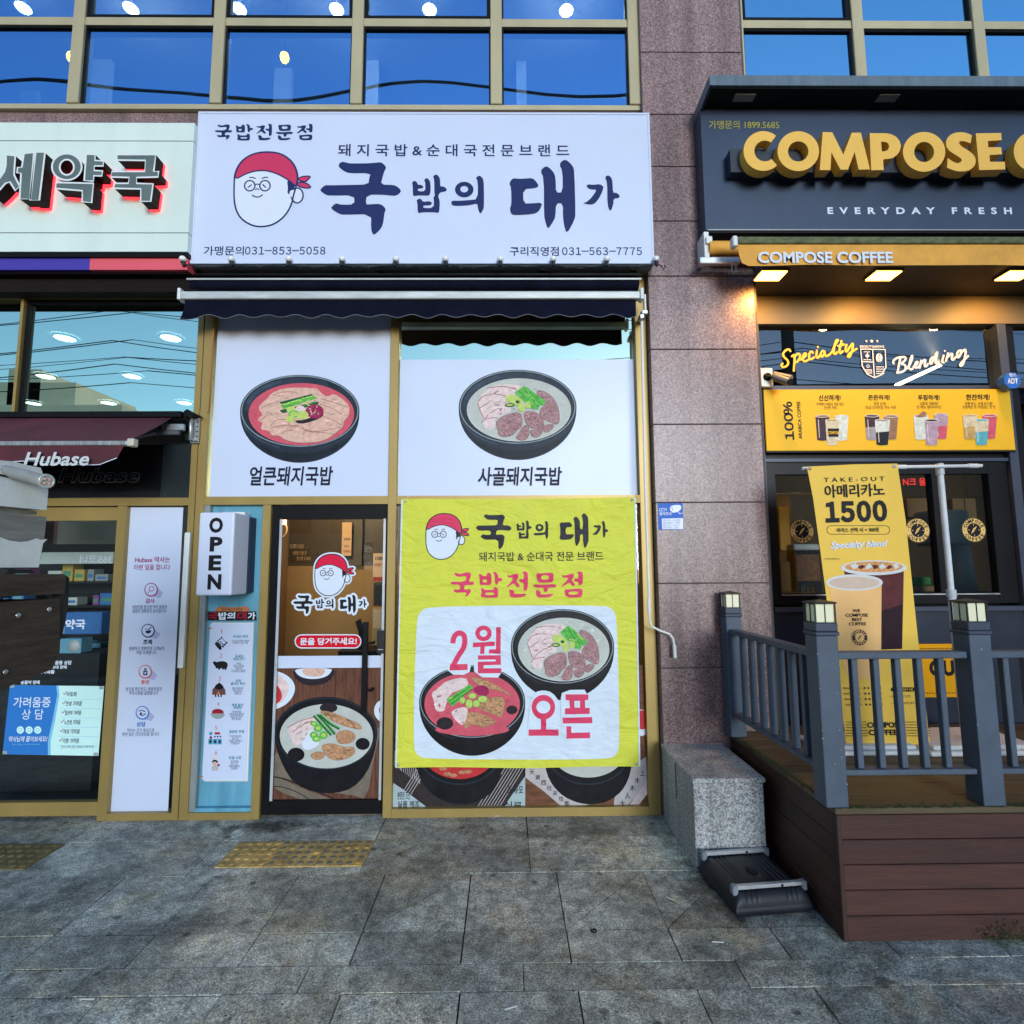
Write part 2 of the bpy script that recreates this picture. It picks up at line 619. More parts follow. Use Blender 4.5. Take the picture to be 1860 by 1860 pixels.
def paving_material():
    m = bpy.data.materials.new('stained_granite_paving')
    m.use_nodes = True
    nt = m.node_tree
    L = nt.links
    b = nt.nodes['Principled BSDF']
    tc = nt.nodes.new('ShaderNodeTexCoord')

    def noise(sc, det, ro, dist=0.0):
        n = nt.nodes.new('ShaderNodeTexNoise')
        n.inputs['Scale'].default_value = sc
        n.inputs['Detail'].default_value = det
        n.inputs['Roughness'].default_value = ro
        n.inputs['Distortion'].default_value = dist
        L.new(tc.outputs['Object'], n.inputs['Vector'])
        return n.outputs['Fac']

    def rng(v, a, bb, c, d):
        r = nt.nodes.new('ShaderNodeMapRange')
        for k, x in zip(('From Min', 'From Max', 'To Min', 'To Max'), (a, bb, c, d)):
            r.inputs[k].default_value = x
        L.new(v, r.inputs['Value'])
        return r.outputs['Result']

    def mul(a, bb):
        q = nt.nodes.new('ShaderNodeMath')
        q.operation = 'MULTIPLY'
        L.new(a, q.inputs[0])
        L.new(bb, q.inputs[1])
        return q.outputs[0]

    big = rng(noise(1.7, 7, .75, .5), .36, .63, .42, 1.34)
    mid = rng(noise(13, 7, .8, .3), .37, .63, .55, 1.48)
    grain = rng(noise(110, 4, .9), .38, .62, .3, 1.75)
    geo = nt.nodes.new('ShaderNodeNewGeometry')
    grain2 = rng(noise(330, 2, .9), .38, .62, .55, 1.45)
    isl = rng(geo.outputs['Random Per Island'], 0, 1, .74, 1.18)
    f = mul(mul(mul(big, mid), mul(grain, isl)), grain2)
    # dark gum spots
    vo = nt.nodes.new('ShaderNodeTexVoronoi')
    vo.inputs['Scale'].default_value = 5.5
    L.new(tc.outputs['Object'], vo.inputs['Vector'])
    f = mul(f, rng(vo.outputs['Distance'], .07, .12, .35, 1))
    for vs_, t0, t1, lo_ in ((2.3, .05, .09, .30), (5.5, .07, .16, .45), (11, .06, .14, .42), (19, .07, .15, .60)):
        v2 = nt.nodes.new('ShaderNodeTexVoronoi')
        v2.inputs['Scale'].default_value = vs_
        wob = nt.nodes.new('ShaderNodeVectorMath')
        wob.operation = 'ADD'
        nz = nt.nodes.new('ShaderNodeTexNoise')
        nz.inputs['Scale'].default_value = 14
        L.new(tc.outputs['Object'], nz.inputs['Vector'])
        sc = nt.nodes.new('ShaderNodeVectorMath')
        sc.operation = 'SCALE'
        sc.inputs['Scale'].default_value = .06
        L.new(nz.outputs['Color'], sc.inputs[0])
        L.new(tc.outputs['Object'], wob.inputs[0])
        L.new(sc.outputs[0], wob.inputs[1])
        L.new(wob.outputs[0], v2.inputs['Vector'])
        keep = rng(noise(vs_ * .23 + .5, 3, .6), .42, .60, 0, 1)
        inv = rng(mul(rng(v2.outputs['Distance'], t0, t1, 1, 0), keep), 0, 1, 1, lo_)
        f = mul(f, inv)
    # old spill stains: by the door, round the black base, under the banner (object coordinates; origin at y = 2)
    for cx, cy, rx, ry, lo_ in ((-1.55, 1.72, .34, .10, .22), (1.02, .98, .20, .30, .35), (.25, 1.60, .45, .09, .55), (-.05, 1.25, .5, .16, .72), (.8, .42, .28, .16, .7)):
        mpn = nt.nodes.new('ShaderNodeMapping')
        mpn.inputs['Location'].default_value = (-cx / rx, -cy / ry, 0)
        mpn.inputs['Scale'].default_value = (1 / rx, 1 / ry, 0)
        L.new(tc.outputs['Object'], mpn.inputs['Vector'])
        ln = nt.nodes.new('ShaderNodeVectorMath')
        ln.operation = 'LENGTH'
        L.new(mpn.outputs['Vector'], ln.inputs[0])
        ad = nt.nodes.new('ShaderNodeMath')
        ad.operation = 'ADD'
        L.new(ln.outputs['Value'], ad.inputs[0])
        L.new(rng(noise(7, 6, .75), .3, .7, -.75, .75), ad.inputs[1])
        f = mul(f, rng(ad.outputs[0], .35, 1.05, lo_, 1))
    vm = nt.nodes.new('ShaderNodeVectorMath')
    vm.operation = 'SCALE'
    vm.inputs[0].default_value = (0.37, 0.375, 0.325)
    L.new(f, vm.inputs['Scale'])
    tm = nt.nodes.new('ShaderNodeMix')
    tm.data_type = 'RGBA'
    L.new(rng(noise(2.3, 5, .7), .48, .66, 0, 1), tm.inputs['Factor'])
    tm.inputs['A'].default_value = (1.0, 1.0, 1.0, 1)
    tm.inputs['B'].default_value = (1.06, .94, .78, 1)
    tv = nt.nodes.new('ShaderNodeVectorMath')
    tv.operation = 'MULTIPLY'
    L.new(vm.outputs[0], tv.inputs[0])
    L.new(tm.outputs['Result'], tv.inputs[1])
    # pale crumbs
    sp = nt.nodes.new('ShaderNodeTexVoronoi')
    sp.inputs['Scale'].default_value = 34
    L.new(tc.outputs['Object'], sp.inputs['Vector'])
    spm = rng(sp.outputs['Distance'], .04, .075, 1, 0)
    cl = rng(noise(1.1, 3, .6), .52, .62, 0, .75)
    mx = nt.nodes.new('ShaderNodeMix')
    mx.data_type = 'RGBA'
    L.new(mul(spm, cl), mx.inputs['Factor'])
    L.new(tv.outputs[0], mx.inputs['A'])
    mx.inputs['B'].default_value = (0.5, 0.5, 0.47, 1)
    L.new(mx.outputs['Result'], b.inputs['Base Color'])
    L.new(rng(noise(4, 4, .6), .3, .7, .45, .8), b.inputs['Roughness'])
    b.inputs['Specular IOR Level'].default_value = 0.35
    bp = nt.nodes.new('ShaderNodeBump')
    bp.inputs['Strength'].default_value = .45
    bp.inputs['Distance'].default_value = .004
    L.new(noise(55, 6, .7), bp.inputs['Height'])
    L.new(bp.outputs['Normal'], b.inputs['Normal'])
    MATS['paving'] = m
    return m


PAVE = paving_material()

GL_UP = glass('blue_coated_glass', (0.24, 0.55, 1.0), (0.32, 0.58, 0.95), .84, 1, wave=.10)
GL_UPR = glass('pale_blue_coated_glass', (0.36, 0.74, 1.0), (0.2, 0.4, 0.8), .93, 1, wave=.08)
GL_PH = glass('green_tinted_glass', (0.80, 1.0, 0.80), (0.55, 0.75, 0.72), .80, 1)
GL_SHOP = glass('clear_shop_glass', (0.9, 0.95, 1.0), (0.86, 0.90, 0.88), .05, 1)
GL_CAFE = glass('cafe_glass', (0.8, 0.9, 1.0), (0.72, 0.74, 0.72), .16, 1)

YC, YF, YG = 3.74, 3.82, 3.87      # face of the granite pier, of the window frames, of the glass

# ------------------------------------------------------------------ ground
random.seed(5)
mb = MB()
rows = [(3.54, 3.93), (3.15, 3.54), (2.67, 3.15), (2.46, 2.67), (2.31, 2.46), (1.85, 2.31), (1.64, 1.85), (1.18, 1.64), (.72, 1.18), (.26, .72), (-.2, .26), (-.66, -.2), (-1.12, -.66)]
g = 0.0036
for k, (a, b_) in enumerate(rows):
    if k in (0, 1):
        off, w = 0.122, 0.915
    elif k == 4:
        off, w = 0.061, 0.87
    elif k in (2, 3):
        off, w = 0.26, 0.455
    else:
        off, w = 0.268, 0.453
    n0 = int(-7 / w) - 1
    for i in range(n0, -n0 + 1):
        x0 = off + i * w
        dz = random.uniform(-.0022, .0022)
        t1, t2 = random.uniform(-.0012, .0012), random.uniform(-.0012, .0012)
        gg = g * random.uniform(.35, 1.2)
        cut = None
        q = [(x0 + gg, a + gg), (x0 + w - gg, a + gg), (x0 + w - gg, b_ - gg), (x0 + gg, b_ - gg)]
        polys = [q]
        if k == 2 and i in (-5, -3, -2, 0, 1):      # slabs cut across the corner
            e = .003
            polys = [[(q[0][0], q[0][1] + e), (q[2][0] - e, q[2][1]), q[3]], [q[0], q[1], (q[2][0], q[2][1] - e)]]
            polys[1][0] = (q[0][0] + e, q[0][1])
        for pl in polys:
            n = len(pl)
            top = [(p[0], p[1], dz + t1 * (p[0] - x0) / w + t2 * (p[1] - a)) for p in pl]
            bot = [(p[0], p[1], -.03) for p in pl]
            mb.add(top + bot, [tuple(range(n))] + [(j, n + j, n + (j + 1) % n, (j + 1) % n) for j in range(n)], PAVE)
pav = mb.build('pavement', loc=(0, 2, 0))
pav['kind'] = 'structure'
mb = MB()
mb.quad((-60, -60, -.012), (60, -60, -.012), (60, 12, -.012), (-60, 12, -.012), pm('joint_sand', (0.035, 0.033, 0.03), .95, 0, .3, 12))
mb.build('ground', loc=(0, 0, 0))['kind'] = 'structure'
mb = MB()
mb.quad((-60, -11, .006), (60, -11, .006), (60, -1.6, .006), (-60, -1.6, .006), pm('asphalt', (0.05, 0.05, 0.052), .9, 0, .2, 3, (200, .4, .004)))
mb.build('road', loc=(0, -6, 0))['kind'] = 'structure'

# ------------------------------------------------------------------ building
XP0, XP1 = 1.015, 1.762            # granite pier
BL = thing('shop_building', 'mixed-use building with gold-framed shopfronts, pink granite pier and blue upper windows', 'building', (0, 3.82, 0))

# granite pier in slabs
mb = MB()
zj = [0, .955, 1.507, 2.052, 2.594, 3.13, 3.668, 4.084, 4.504, 4.915, 5.416, 5.93, 6.45, 7.0]
mb.box(XP0 + .004, XP1 + .02, YC + .012, 4.4, -.03, 7.0, GROUT)
for a, b_ in zip(zj[:-1], zj[1:]):
    mb.bbox(XP0, XP1, YC, YC + .04, a + .0035, b_ - .0035, PINK, .002, 1)
    mb.bbox(XP0 - .001, XP0 + .02, YC + .045, 3.93, a + .0035, b_ - .0035, PINK, .002, 1)
mb.build('granite_pier', BL)

# granite band below the upper windows
z_sill_t, z_sill_b = 5.03, 4.992
mb = MB()
mb.box(-7, XP0 - .006, YF + .002, 4.0, 3.56, z_sill_b - .004, PINK)
mb.build('granite_band', BL)
mb = MB()
mb.box(XP1 + .004, 7, 3.80, 4.0, 3.66, 4.97, PINK)
mb.build('granite_band', BL)

# upper windows: left bank
UPY = 3.79
mxs = [-7.3, -6.26, -5.22, -4.195, -3.169, -2.126, -1.093, -.057]
z_top = 7.2


def upper_bank(xs_centres, xl, xr, z0s, z1s, glassmat, casements):
    fr = MB()
    mw = .086
    fr.box(xl, xr, UPY, UPY + .1, z0s, z1s, GOLDLIT)                     # sill rail
    fr.box(xl, xr, UPY + .001, UPY + .1, 5.673, 5.737, GOLDLIT)          # middle rail
    for x in xs_centres:
        fr.bbox(x - mw / 2, x + mw / 2, UPY - .012, UPY + .1, z1s + .001, z_top, GOLDLIT, .004, 1)
    f = fr.build('window_frame', BL)
    edges = sorted([(x - mw / 2, x + mw / 2) for x in xs_centres])
    for (a, b_) in zip(edges[:-1], edges[1:]):
        for zz in ((z1s + .001, 5.673), (5.737, z_top)):
            p = MB()
            p.quad((a[1], UPY + .028, zz[0]), (b_[0], UPY + .028, zz[0]), (b_[0], UPY + .028, zz[1]), (a[1], UPY + .028, zz[1]), glassmat)
            p.build('pane', f)
            if zz[0] > 5.7 and round((a[1] + b_[0]) / 2, 1) in casements:
                c = MB()
                for q in ((a[1], a[1] + .028, zz[0], zz[1]), (b_[0] - .028, b_[0], zz[0], zz[1]), (a[1] + .028, b_[0] - .028, zz[0], zz[0] + .03)):
                    c.box(q[0], q[1], UPY + .006, UPY + .026, q[2], q[3], BLACK)
                c.build('casement', f)
            else:
                c = MB()
                for q in ((a[1], a[1] + .012, zz[0], zz[1]), (b_[0] - .012, b_[0], zz[0], zz[1]), (a[1] + .012, b_[0] - .012, zz[1] - .014, zz[1])):
                    c.box(q[0], q[1], UPY + .012, UPY + .026, q[2], q[3], BLACK)
                c.build('gasket', f)
    return f


upper_bank(mxs + [.975], -7.3, XP0 - .002, z_sill_b, z_sill_t, GL_UP, (-1.6, -2.6, -.6))
upper_bank([1.765, 2.68, 3.605, 4.53, 5.46], 1.72, 5.5, 4.972, 5.01, GL_UPR, (2.2,))
# rooms upstairs
mb = MB()
UPW = pm('upstairs_wall', (0.30, 0.30, 0.30), .8, 0, .05, 2)
mb.quad((-7.2, 8.5, 4.9), (7, 8.5, 4.9), (7, 8.5, 7.25), (-7.2, 8.5, 7.25), UPW)
mb.quad((-7.2, 3.95, 7.21), (7, 3.95, 7.21), (7, 8.5, 7.21), (-7.2, 8.5, 7.21), UPW)
mb.quad((-7.2, 3.95, 4.9), (7, 3.95, 4.9), (7, 8.5, 4.9), (-7.2, 8.5, 4.9), DARK)
for p0_, p1_, yy in ((160, 200, 5.6), (225, 262, 6.6), (498, 530, 5.7), (545, 600, 6.9), (662, 688, 5.6), (735, 750, 6.2), (938, 956, 5.6), (1010, 1090, 7.2), (40, 70, 6.0)):
    mb.box(P(p0_, 130, yy)[0], P(p1_, 130, yy)[0], yy, yy + .06, 4.91, 7.2, WHITEP)
mb.build('upper_room', BL)

# roof line so that no sky leaks in behind
mb = MB()
mb.box(-7.3, 7, 3.80, 9.2, 7.26, 8.2, PINK)
mb.box(-7.4, -7.31, 3.9, 9.2, 0, 7.25, PINK)
mb.box(7.01, 7.1, 3.9, 9.2, 0, 7.25, PINK)
mb.box(-7.3, 7, 9.05, 9.2, 0, 7.25, PINK)
mb.build('outer_wall', BL)

# ---- restaurant front
XS = -2.138                               # seam between pharmacy frame and restaurant frame
XJL, XM0, XM1, XJR, XJR2 = -2.076, -.815, -.755, .928, 1.010
mb = MB()
mb.bbox(XS + .003, XJL, YF, YF + .09, 0, 3.72, GOLD, .003, 1)
mb.bbox(XM0, XM1, YF, YF + .09, .0, 3.72, GOLD, .003, 1)
mb.bbox(XJR, XJR2, YF, YF + .09, 0, 3.72, GOLD, .003, 1)
mb.box(XJL, XM0, YF + .003, YF + .088, 2.061, 2.117, GOLD)
mb.box(XM1, XJR, YF + .003, YF + .088, 2.061, 2.117, GOLD)
mb.bbox(-1.672, -1.615, YF + .001, YF + .09, .0, 2.060, GOLD, .003, 1)
mb.box(XJL, -1.672, YF + .003, YF + .088, 0, .045, GOLD)
mb.box(XM1, XJR, YF + .003, YF + .088, 0, .055, GOLD)
mb.box(XJL, XM0, YF + .003, YF + .088, 3.50, 3.56, GOLD)
mb.box(XM1, XJR, YF + .003, YF + .088, 3.50, 3.56, GOLD)
RF = mb.build('restaurant_frame', BL)
for nm, a, b_, c, d in (('pane', XJL, XM0, 2.117, 3.50), ('pane', XM1, XJR, 2.117, 3.50), ('pane', XM1, XJR, .055, 2.061)):
    p = MB()
    p.quad((a, YG, c), (b_, YG, c), (b_, YG, d), (a, YG, d), GL_PH if c > 2 else GL_SHOP)
    p.build(nm, RF)
# blue panel recess beside the door
BLUEP = pm('weathered_blue_print', C(88, 150, 185), .5, 0, .25, 3.5, stretch=(3, 1, .35), fine=.05)
mb = MB()
mb.box(XJL, -1.672, YF + .05, YF + .085, .046, 2.06, BLUEP)
mb.box(XJL, XJL + .04, YF + .012, YF + .049, .046, 2.06, pm('brushed_steel_reveal', (.33, .36, .36), .4, .5, .2, 6, stretch=(4, 4, .5)))
mb.box(XJL + .04, -1.672, YF + .012, YF + .049, .046, .07, BLUEP)
mb.build('blue_side_panel', BL)

# ---- restaurant door
DX0, DX1, DZ = -1.612, XM0 - .002, 2.058
gx0, gx1 = vx((508, 945), (486, 1456), YF), vx((698, 945), (693, 1456), YF)
gz0, gz1 = P(590, 1456, YF)[1], P(600, 942, YF)[1]
mb = MB()
mb.bbox(DX0, gx0, YF + .02, YF + .07, .02, DZ, BLACK, .003, 1)
mb.bbox(gx1, DX1, YF + .02, YF + .07, .02, DZ, BLACK, .003, 1)
mb.box(gx0, gx1, YF + .021, YF + .069, gz1, DZ, BLACK)
mb.box(gx0, gx1, YF + .021, YF + .069, .02, gz0, BLACK)
for a, b_ in ((gx0, gx0 + .018), (gx1 - .016, gx1)):
    mb.box(a, b_, YF + .016, YF + .0205, gz0, gz1, pm('clear_edge_strip', (.55, .57, .6), .3, .3, .1, 5))
DOOR = mb.build('door', BL)
DOOR['label'] = 'black framed glass door with a long black bar handle'
p = MB()
p.quad((gx0, YF + .045, gz0), (gx1, YF + .045, gz0), (gx1, YF + .045, gz1), (gx0, YF + .045, gz1), GL_SHOP)
p.build('pane', DOOR)
hx, hx1 = P(659, 1160, YF - .03)[0], P(668.5, 1160, YF - .03)[0]
h0, h1 = P(663, 1295, YF - .03)[1], P(663, 1130, YF - .03)[1]
mb = MB()
mb.bbox(hx, hx1, YF - .045, YF - .015, h0, h1, BLACK, .003, 2)
for z in (P(663, 1252, YF)[1], P(663, 1167, YF)[1]):
    mb.tube([(hx1, YF - .03, z), (hx1 + .03, YF - .03, z), (hx1 + .03, YF + .02, z)], .009, BLACK)
mb.build('handle', DOOR)
a, b_, c, d = rect(685, 1145, 699, 1187, YF)
mb = MB()
mb.bbox(a, b_, YF - .01, YF + .019, c, d, pm('lock_black', (.02, .02, .022), .3, 0, .05, 5), .004, 2)
mb.box(a + .008, b_ - .008, YF - .012, YF - .0101, c + .025, c + .03, STEEL)
mb.build('door_lock', DOOR)

# restaurant interior
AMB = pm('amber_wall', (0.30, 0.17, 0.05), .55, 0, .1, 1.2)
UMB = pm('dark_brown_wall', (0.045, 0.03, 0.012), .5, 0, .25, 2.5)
YB = 5.4
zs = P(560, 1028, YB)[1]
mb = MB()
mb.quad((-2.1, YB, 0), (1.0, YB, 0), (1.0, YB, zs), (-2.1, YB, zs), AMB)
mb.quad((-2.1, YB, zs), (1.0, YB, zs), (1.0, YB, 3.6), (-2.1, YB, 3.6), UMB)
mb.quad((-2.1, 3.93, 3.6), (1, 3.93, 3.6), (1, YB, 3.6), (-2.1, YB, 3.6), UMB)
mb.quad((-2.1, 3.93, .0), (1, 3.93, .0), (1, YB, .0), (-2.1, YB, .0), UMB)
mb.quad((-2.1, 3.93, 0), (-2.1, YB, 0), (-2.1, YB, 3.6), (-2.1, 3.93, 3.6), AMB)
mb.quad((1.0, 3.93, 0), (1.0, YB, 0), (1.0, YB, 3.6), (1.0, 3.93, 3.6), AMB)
mb.box(-1.55, -1.38, YB - .05, YB - .002, zs + .001, 3.59, pm('wall_strip', (.09, .08, .06), .6, 0, .1, 4))
mb.build('restaurant_room', BL)

# ---- pharmacy front
XPL = vx((361, 650), (307, 1450), YF)
zt0, zt1 = P(200, 541, YF)[1], P(200, 531, YF)[1]
xa_m = vx((25, 640), (10, 900), YF), vx((40, 640), (20, 740), YF)
mb = MB()
mb.bbox(XPL, XS - .001, YF, YF + .09, 0, 3.60, GOLD, .003, 1)
mb.box(-6.5, XPL, YF + .004, YF + .088, zt0, 3.60, GOLD)
mb.bbox(xa_m[0], xa_m[1], YF + .001, YF + .09, 2.13, zt0 - .001, GOLD, .003, 1)
zb0, zb1 = P(290, 918, YF)[1], P(290, 904, YF)[1]
mb.box(-6.5, XPL, YF + .004, YF + .088, zb0, zb1, GOLD)
xq0, xq1 = vx((215, 921), (173, 1480), YF), vx((231, 921), (192, 1477), YF)
mb.bbox(xq0, xq1, YF + .001, YF + .09, 0, zb0 - .001, GOLD, .003, 1)
mb.box(xq1, XPL, YF + .004, YF + .088, 0, .045, GOLD)
PF = mb.build('pharmacy_frame', BL)
for a, b_, c, d, mt in ((-6.5, xa_m[0], 2.5, zt0, GL_PH), (xa_m[1], XPL, 2.5, zt0, GL_PH), (-6.5, XPL, zb1, 2.5, GL_SHOP)):
    p = MB()
    p.quad((a, YG, c), (b_, YG, c), (b_, YG, d), (a, YG, d), mt)
    p.build('pane', PF)
mb = MB()                                    # black gasket and dark infill strip inside the frame
mb.box(xa_m[1], XPL, YF + .03, YG - .002, zt0 - .03, zt0 - .001, BLACK)
mb.box(xa_m[1], xa_m[1] + .03, YF + .03, YG - .002, 2.6, zt0 - .031, BLACK)
xs0 = P(288, 850, YF)[0]
mb.box(xs0, XPL, YG - .012, YG - .004, zb1 + .002, 2.5, pm('dark_film', (.02, .027, .03), .25, 0, .2, 3))
mb.build('gasket', PF)
# pharmacy sliding door
mb = MB()
zd0, zd1 = P(120, 945, YF)[1], P(120, 921, YF)[1]
mb.box(-6.4, xq0, YF + .03, YF + .075, zd0, zd1, GOLD)
zr0, zr1 = P(90, 1486, YF)[1], P(90, 1461, YF)[1]
mb.box(-6.4, xq0, YF + .03, YF + .075, max(.005, zr0), zr1, GOLD)
PD = mb.build('pharmacy_door', BL)
p = MB()
p.quad((-6.4, YF + .055, zr1), (xq0, YF + .055, zr1), (xq0, YF + .055, zd0), (-6.4, YF + .055, zd0), GL_SHOP)
p.build('pane', PD)
# pharmacy interior
PHW = pm('pharmacy_wall', (0.42, 0.43, 0.42), .7, 0, .06, 2)
mb = MB()
mb.quad((-7.2, 9.0, 0), (XS, 9.0, 0), (XS, 9.0, 3.5), (-7.2, 9.0, 3.5), PHW)
mb.quad((-7.2, 3.93, 3.505), (XS, 3.93, 3.505), (XS, 9.0, 3.505), (-7.2, 9.0, 3.505), pm('pharmacy_ceiling', (.5, .52, .52), .8, 0, .04, 3))
mb.quad((-7.2, 3.93, .004), (XS, 3.93, .004), (XS, 9.0, .004), (-7.2, 9.0, .004), pm('pharmacy_floor', (.05, .06, .07), .35, 0, .1, 3))
mb.quad((XS - .002, 3.93, 0), (XS - .002, 9, 0), (XS - .002, 9, 3.5), (XS - .002, 3.93, 3.5), PHW)
mb.build('pharmacy_room', BL)

# ---- cafe front
YK = 3.90
CFR = pm('cafe_frame_grey', C(66, 76, 100, .8), .4, .1, .08, 5)
CDK = pm('cafe_black', (0.006, 0.006, 0.008), .4, 0, .1, 5, spec=.2)
FASC = pm('cafe_fascia_wall', (0.19, 0.14, 0.07), .5, 0, .08, 2)
ka = rect(1376, 588, 1820, 702, YK)            # clerestory opening
zk_top = P(1600, 532, YK)[1]
zdk = .551
mb = MB()
mb.box(XP1 + .001, 5.5, YK, YK + .1, ka[3], zk_top + .02, FASC)
mb.build('cafe_fascia', BL)
xk0 = P(1379, 640, YK)[0]
xk1 = P(1813, 640, YK)[0]
xk2 = P(1829, 640, YK)[0]
zb_t, zb_b = P(1600, 700, YK)[1], P(1600, 832, YK)[1]
zw0, zw1 = P(1600, 1097, YK)[1], P(1600, 838, YK)[1]
mb = MB()
mb.box(XP1 + .001, xk0, YK - .01, YK + .1, zdk - .1, ka[3] - .001, CFR)
mb.bbox(xk1, xk2, YK - .012, YK + .1, zdk - .1, ka[3] - .001, CFR, .003, 1)
mb.box(xk0, xk1, YK + .002, YK + .1, P(1600, 708, YK)[1], zb_t, CFR)
mb.box(xk0, xk1, YK + .03, YK + .1, P(1600, 832, YK)[1], P(1600, 708, YK)[1] - .001, CDK)
mb.box(xk0, xk1, YK + .002, YK + .1, zw1 - .0, P(1600, 832, YK)[1] - .001, CFR)
mb.box(xk0, 5.5, YK - .03, YK + .1, P(1600, 1110, YK)[1], P(1600, 1102, YK)[1], CFR)
mb.box(xk0, 5.5, YK + .004, YK + .1, zdk - .1, P(1600, 1110, YK)[1] - .001, pm('cafe_low_panel', C(36, 44, 62), .4, 0, .1, 4))
mb.box(xk2, 5.5, YK + .002, YK + .1, zb_t - .02, zb_t + .03, CFR)
CF = mb.build('cafe_frame', BL)
mb = MB()
# black sash frames of the two-leaf window
sx = [xk0 + .001, P(1415, 950, YK)[0], P(1490, 950, YK)[0], P(1640, 950, YK)[0], P(1702, 950, YK)[0], P(1727, 950, YK)[0], P(1808, 950, YK)[0], xk1 - .001]
za_, zb_ = P(1600, 1078, YK)[1], P(1600, 860, YK)[1]
mb.box(sx[0], sx[1], YK + .02, YK + .08, zw0, zw1, CDK)
mb.box(sx[6], sx[7], YK + .02, YK + .08, zw0, zw1, CDK)
mb.box(sx[1], sx[6], YK + .021, YK + .079, zb_, zw1, CDK)
mb.box(sx[1], sx[6], YK + .021, YK + .079, zw0, za_, CDK)
xmid = P(1714, 950, YK)[0]
mb.box(sx[4], sx[5], YK + .015, YK + .078, za_, zb_, CDK)
mb.box(P(1560, 950, YK)[0], P(1590, 950, YK)[0], YK + .015, YK + .078, za_, zb_, CDK)
mb.box(sx[1], sx[6], YK + .016, YK + .0205, za_ - .012, za_ - .004, STEEL)
mb.box(xk2 + .001, xk2 + .08, YK + .02, YK + .08, zw0, ka[3] - .002, CDK)
mb.build('sash', CF)
p = MB()
p.quad((sx[1], YK + .05, za_), (sx[6], YK + .05, za_), (sx[6], YK + .05, zb_), (sx[1], YK + .05, zb_), GL_CAFE)
p.build('pane', CF)
p = MB()
p.quad((xk0, YK + .05, zb_t), (xk1, YK + .05, zb_t), (xk1, YK + .05, ka[3]), (xk0, YK + .05, ka[3]), GL_CAFE)
p.build('pane', CF)
p = MB()
p.quad((xk2 + .08, YK + .05, zw0), (5.5, YK + .05, zw0), (5.5, YK + .05, ka[3]), (xk2 + .08, YK + .05, ka[3]), GL_CAFE)
p.build('pane', CF)
# soffit in front of the cafe
ZSOF = 3.60
mb = MB()
mb.box(XP1 + .001, 5.5, 3.47, YK - .001, ZSOF, ZSOF + .05, pm('soffit_black', (.035, .028, .02), .5, 0, .15, 3))
mb.build('soffit', BL)
mb = MB()
CW = pm('cafe_back_wall', (0.16, 0.10, 0.045), .7, 0, .3, 1.5)
mb.quad((1.8, 6.6, 0), (6, 6.6, 0), (6, 6.6, 3.6), (1.8, 6.6, 3.6), CW)
mb.quad((1.8, 4.01, 3.59), (6, 4.01, 3.59), (6, 6.6, 3.59), (1.8, 6.6, 3.59), CDK)
mb.quad((1.8, 4.01, .5), (6, 4.01, .5), (6, 6.6, .5), (1.8, 6.6, .5), CDK)
mb.quad((1.8, 4.01, 0), (1.8, 6.6, 0), (1.8, 6.6, 3.6), (1.8, 4.01, 3.6), CW)
mb.quad((6, 4.01, 0), (6, 6.6, 0), (6, 6.6, 3.6), (6, 4.01, 3.6), CW)
mb.box(1.85, 5.5, 4.05, 4.5, .5, P(1600, 1080, 4.05)[1], CDK)
mb.build('cafe_room', BL)

# ------------------------------------------------------------------ traced brush lettering and printed pictures
Z1 = lambda p: (570 + p[0] / 10.94, 280 + p[1] / 10.94)
Z2 = lambda p: (740 + p[0] / 11.625, 300 + p[1] / 11.625)
Z3 = lambda p: (910 + p[0] / 8.087, 280 + p[1] / 8.087)
GUK = [(490, 215), (520, 170), (570, 150), (620, 160), (700, 182), (900, 184), (1130, 180), (1300, 160), (1350, 165), (1420, 230), (1438, 280), (1400, 340), (1370, 440), (1330, 605), (1580, 610), (1650, 640), (1710, 690), (1735, 735), (1700, 785), (1640, 820), (1580, 830), (1400, 805), (1050, 805), (1030, 1000), (1130, 995), (1290, 985), (1360, 1010), (1420, 1070), (1430, 1110), (1405, 1165), (1395, 1260), (1370, 1410), (1310, 1510), (1195, 1610), (1160, 1570), (1135, 1470), (1140, 1190), (600, 1205), (520, 1195), (400, 1125), (340, 1075), (370, 1030), (430, 980), (480, 985), (540, 1005), (810, 1000), (798, 815), (320, 825), (230, 805), (120, 720), (150, 680), (220, 615), (320, 618), (700, 612), (1085, 603), (1100, 480), (1130, 375), (720, 380), (620, 350), (510, 270)]
BAP1 = [(95, 365), (150, 325), (190, 350), (218, 390), (220, 415), (290, 412), (342, 455), (320, 485), (270, 495), (222, 495), (222, 552), (380, 550), (378, 400), (372, 350), (348, 315), (405, 265), (460, 310), (488, 380), (488, 600), (440, 648), (390, 638), (180, 640), (150, 660), (115, 630), (112, 420)]
BAP2 = [(535, 235), (605, 190), (660, 230), (692, 300), (692, 450), (750, 445), (800, 470), (840, 520), (800, 560), (690, 570), (645, 665), (675, 720), (685, 800), (672, 990), (640, 1010), (570, 992), (300, 995), (250, 1018), (215, 985), (212, 800), (188, 745), (255, 700), (300, 725), (325, 775), (470, 758), (525, 800), (490, 850), (335, 850), (332, 905), (555, 905), (560, 720), (542, 690), (580, 650), (568, 560), (568, 300)]
UI = [(925, 800), (935, 750), (1100, 752), (1300, 738), (1485, 718), (1488, 340), (1442, 268), (1510, 215), (1570, 250), (1612, 320), (1618, 600), (1618, 880), (1600, 940), (1540, 1040), (1490, 930), (1475, 805), (1350, 840), (1200, 855), (1000, 862), (940, 840)]
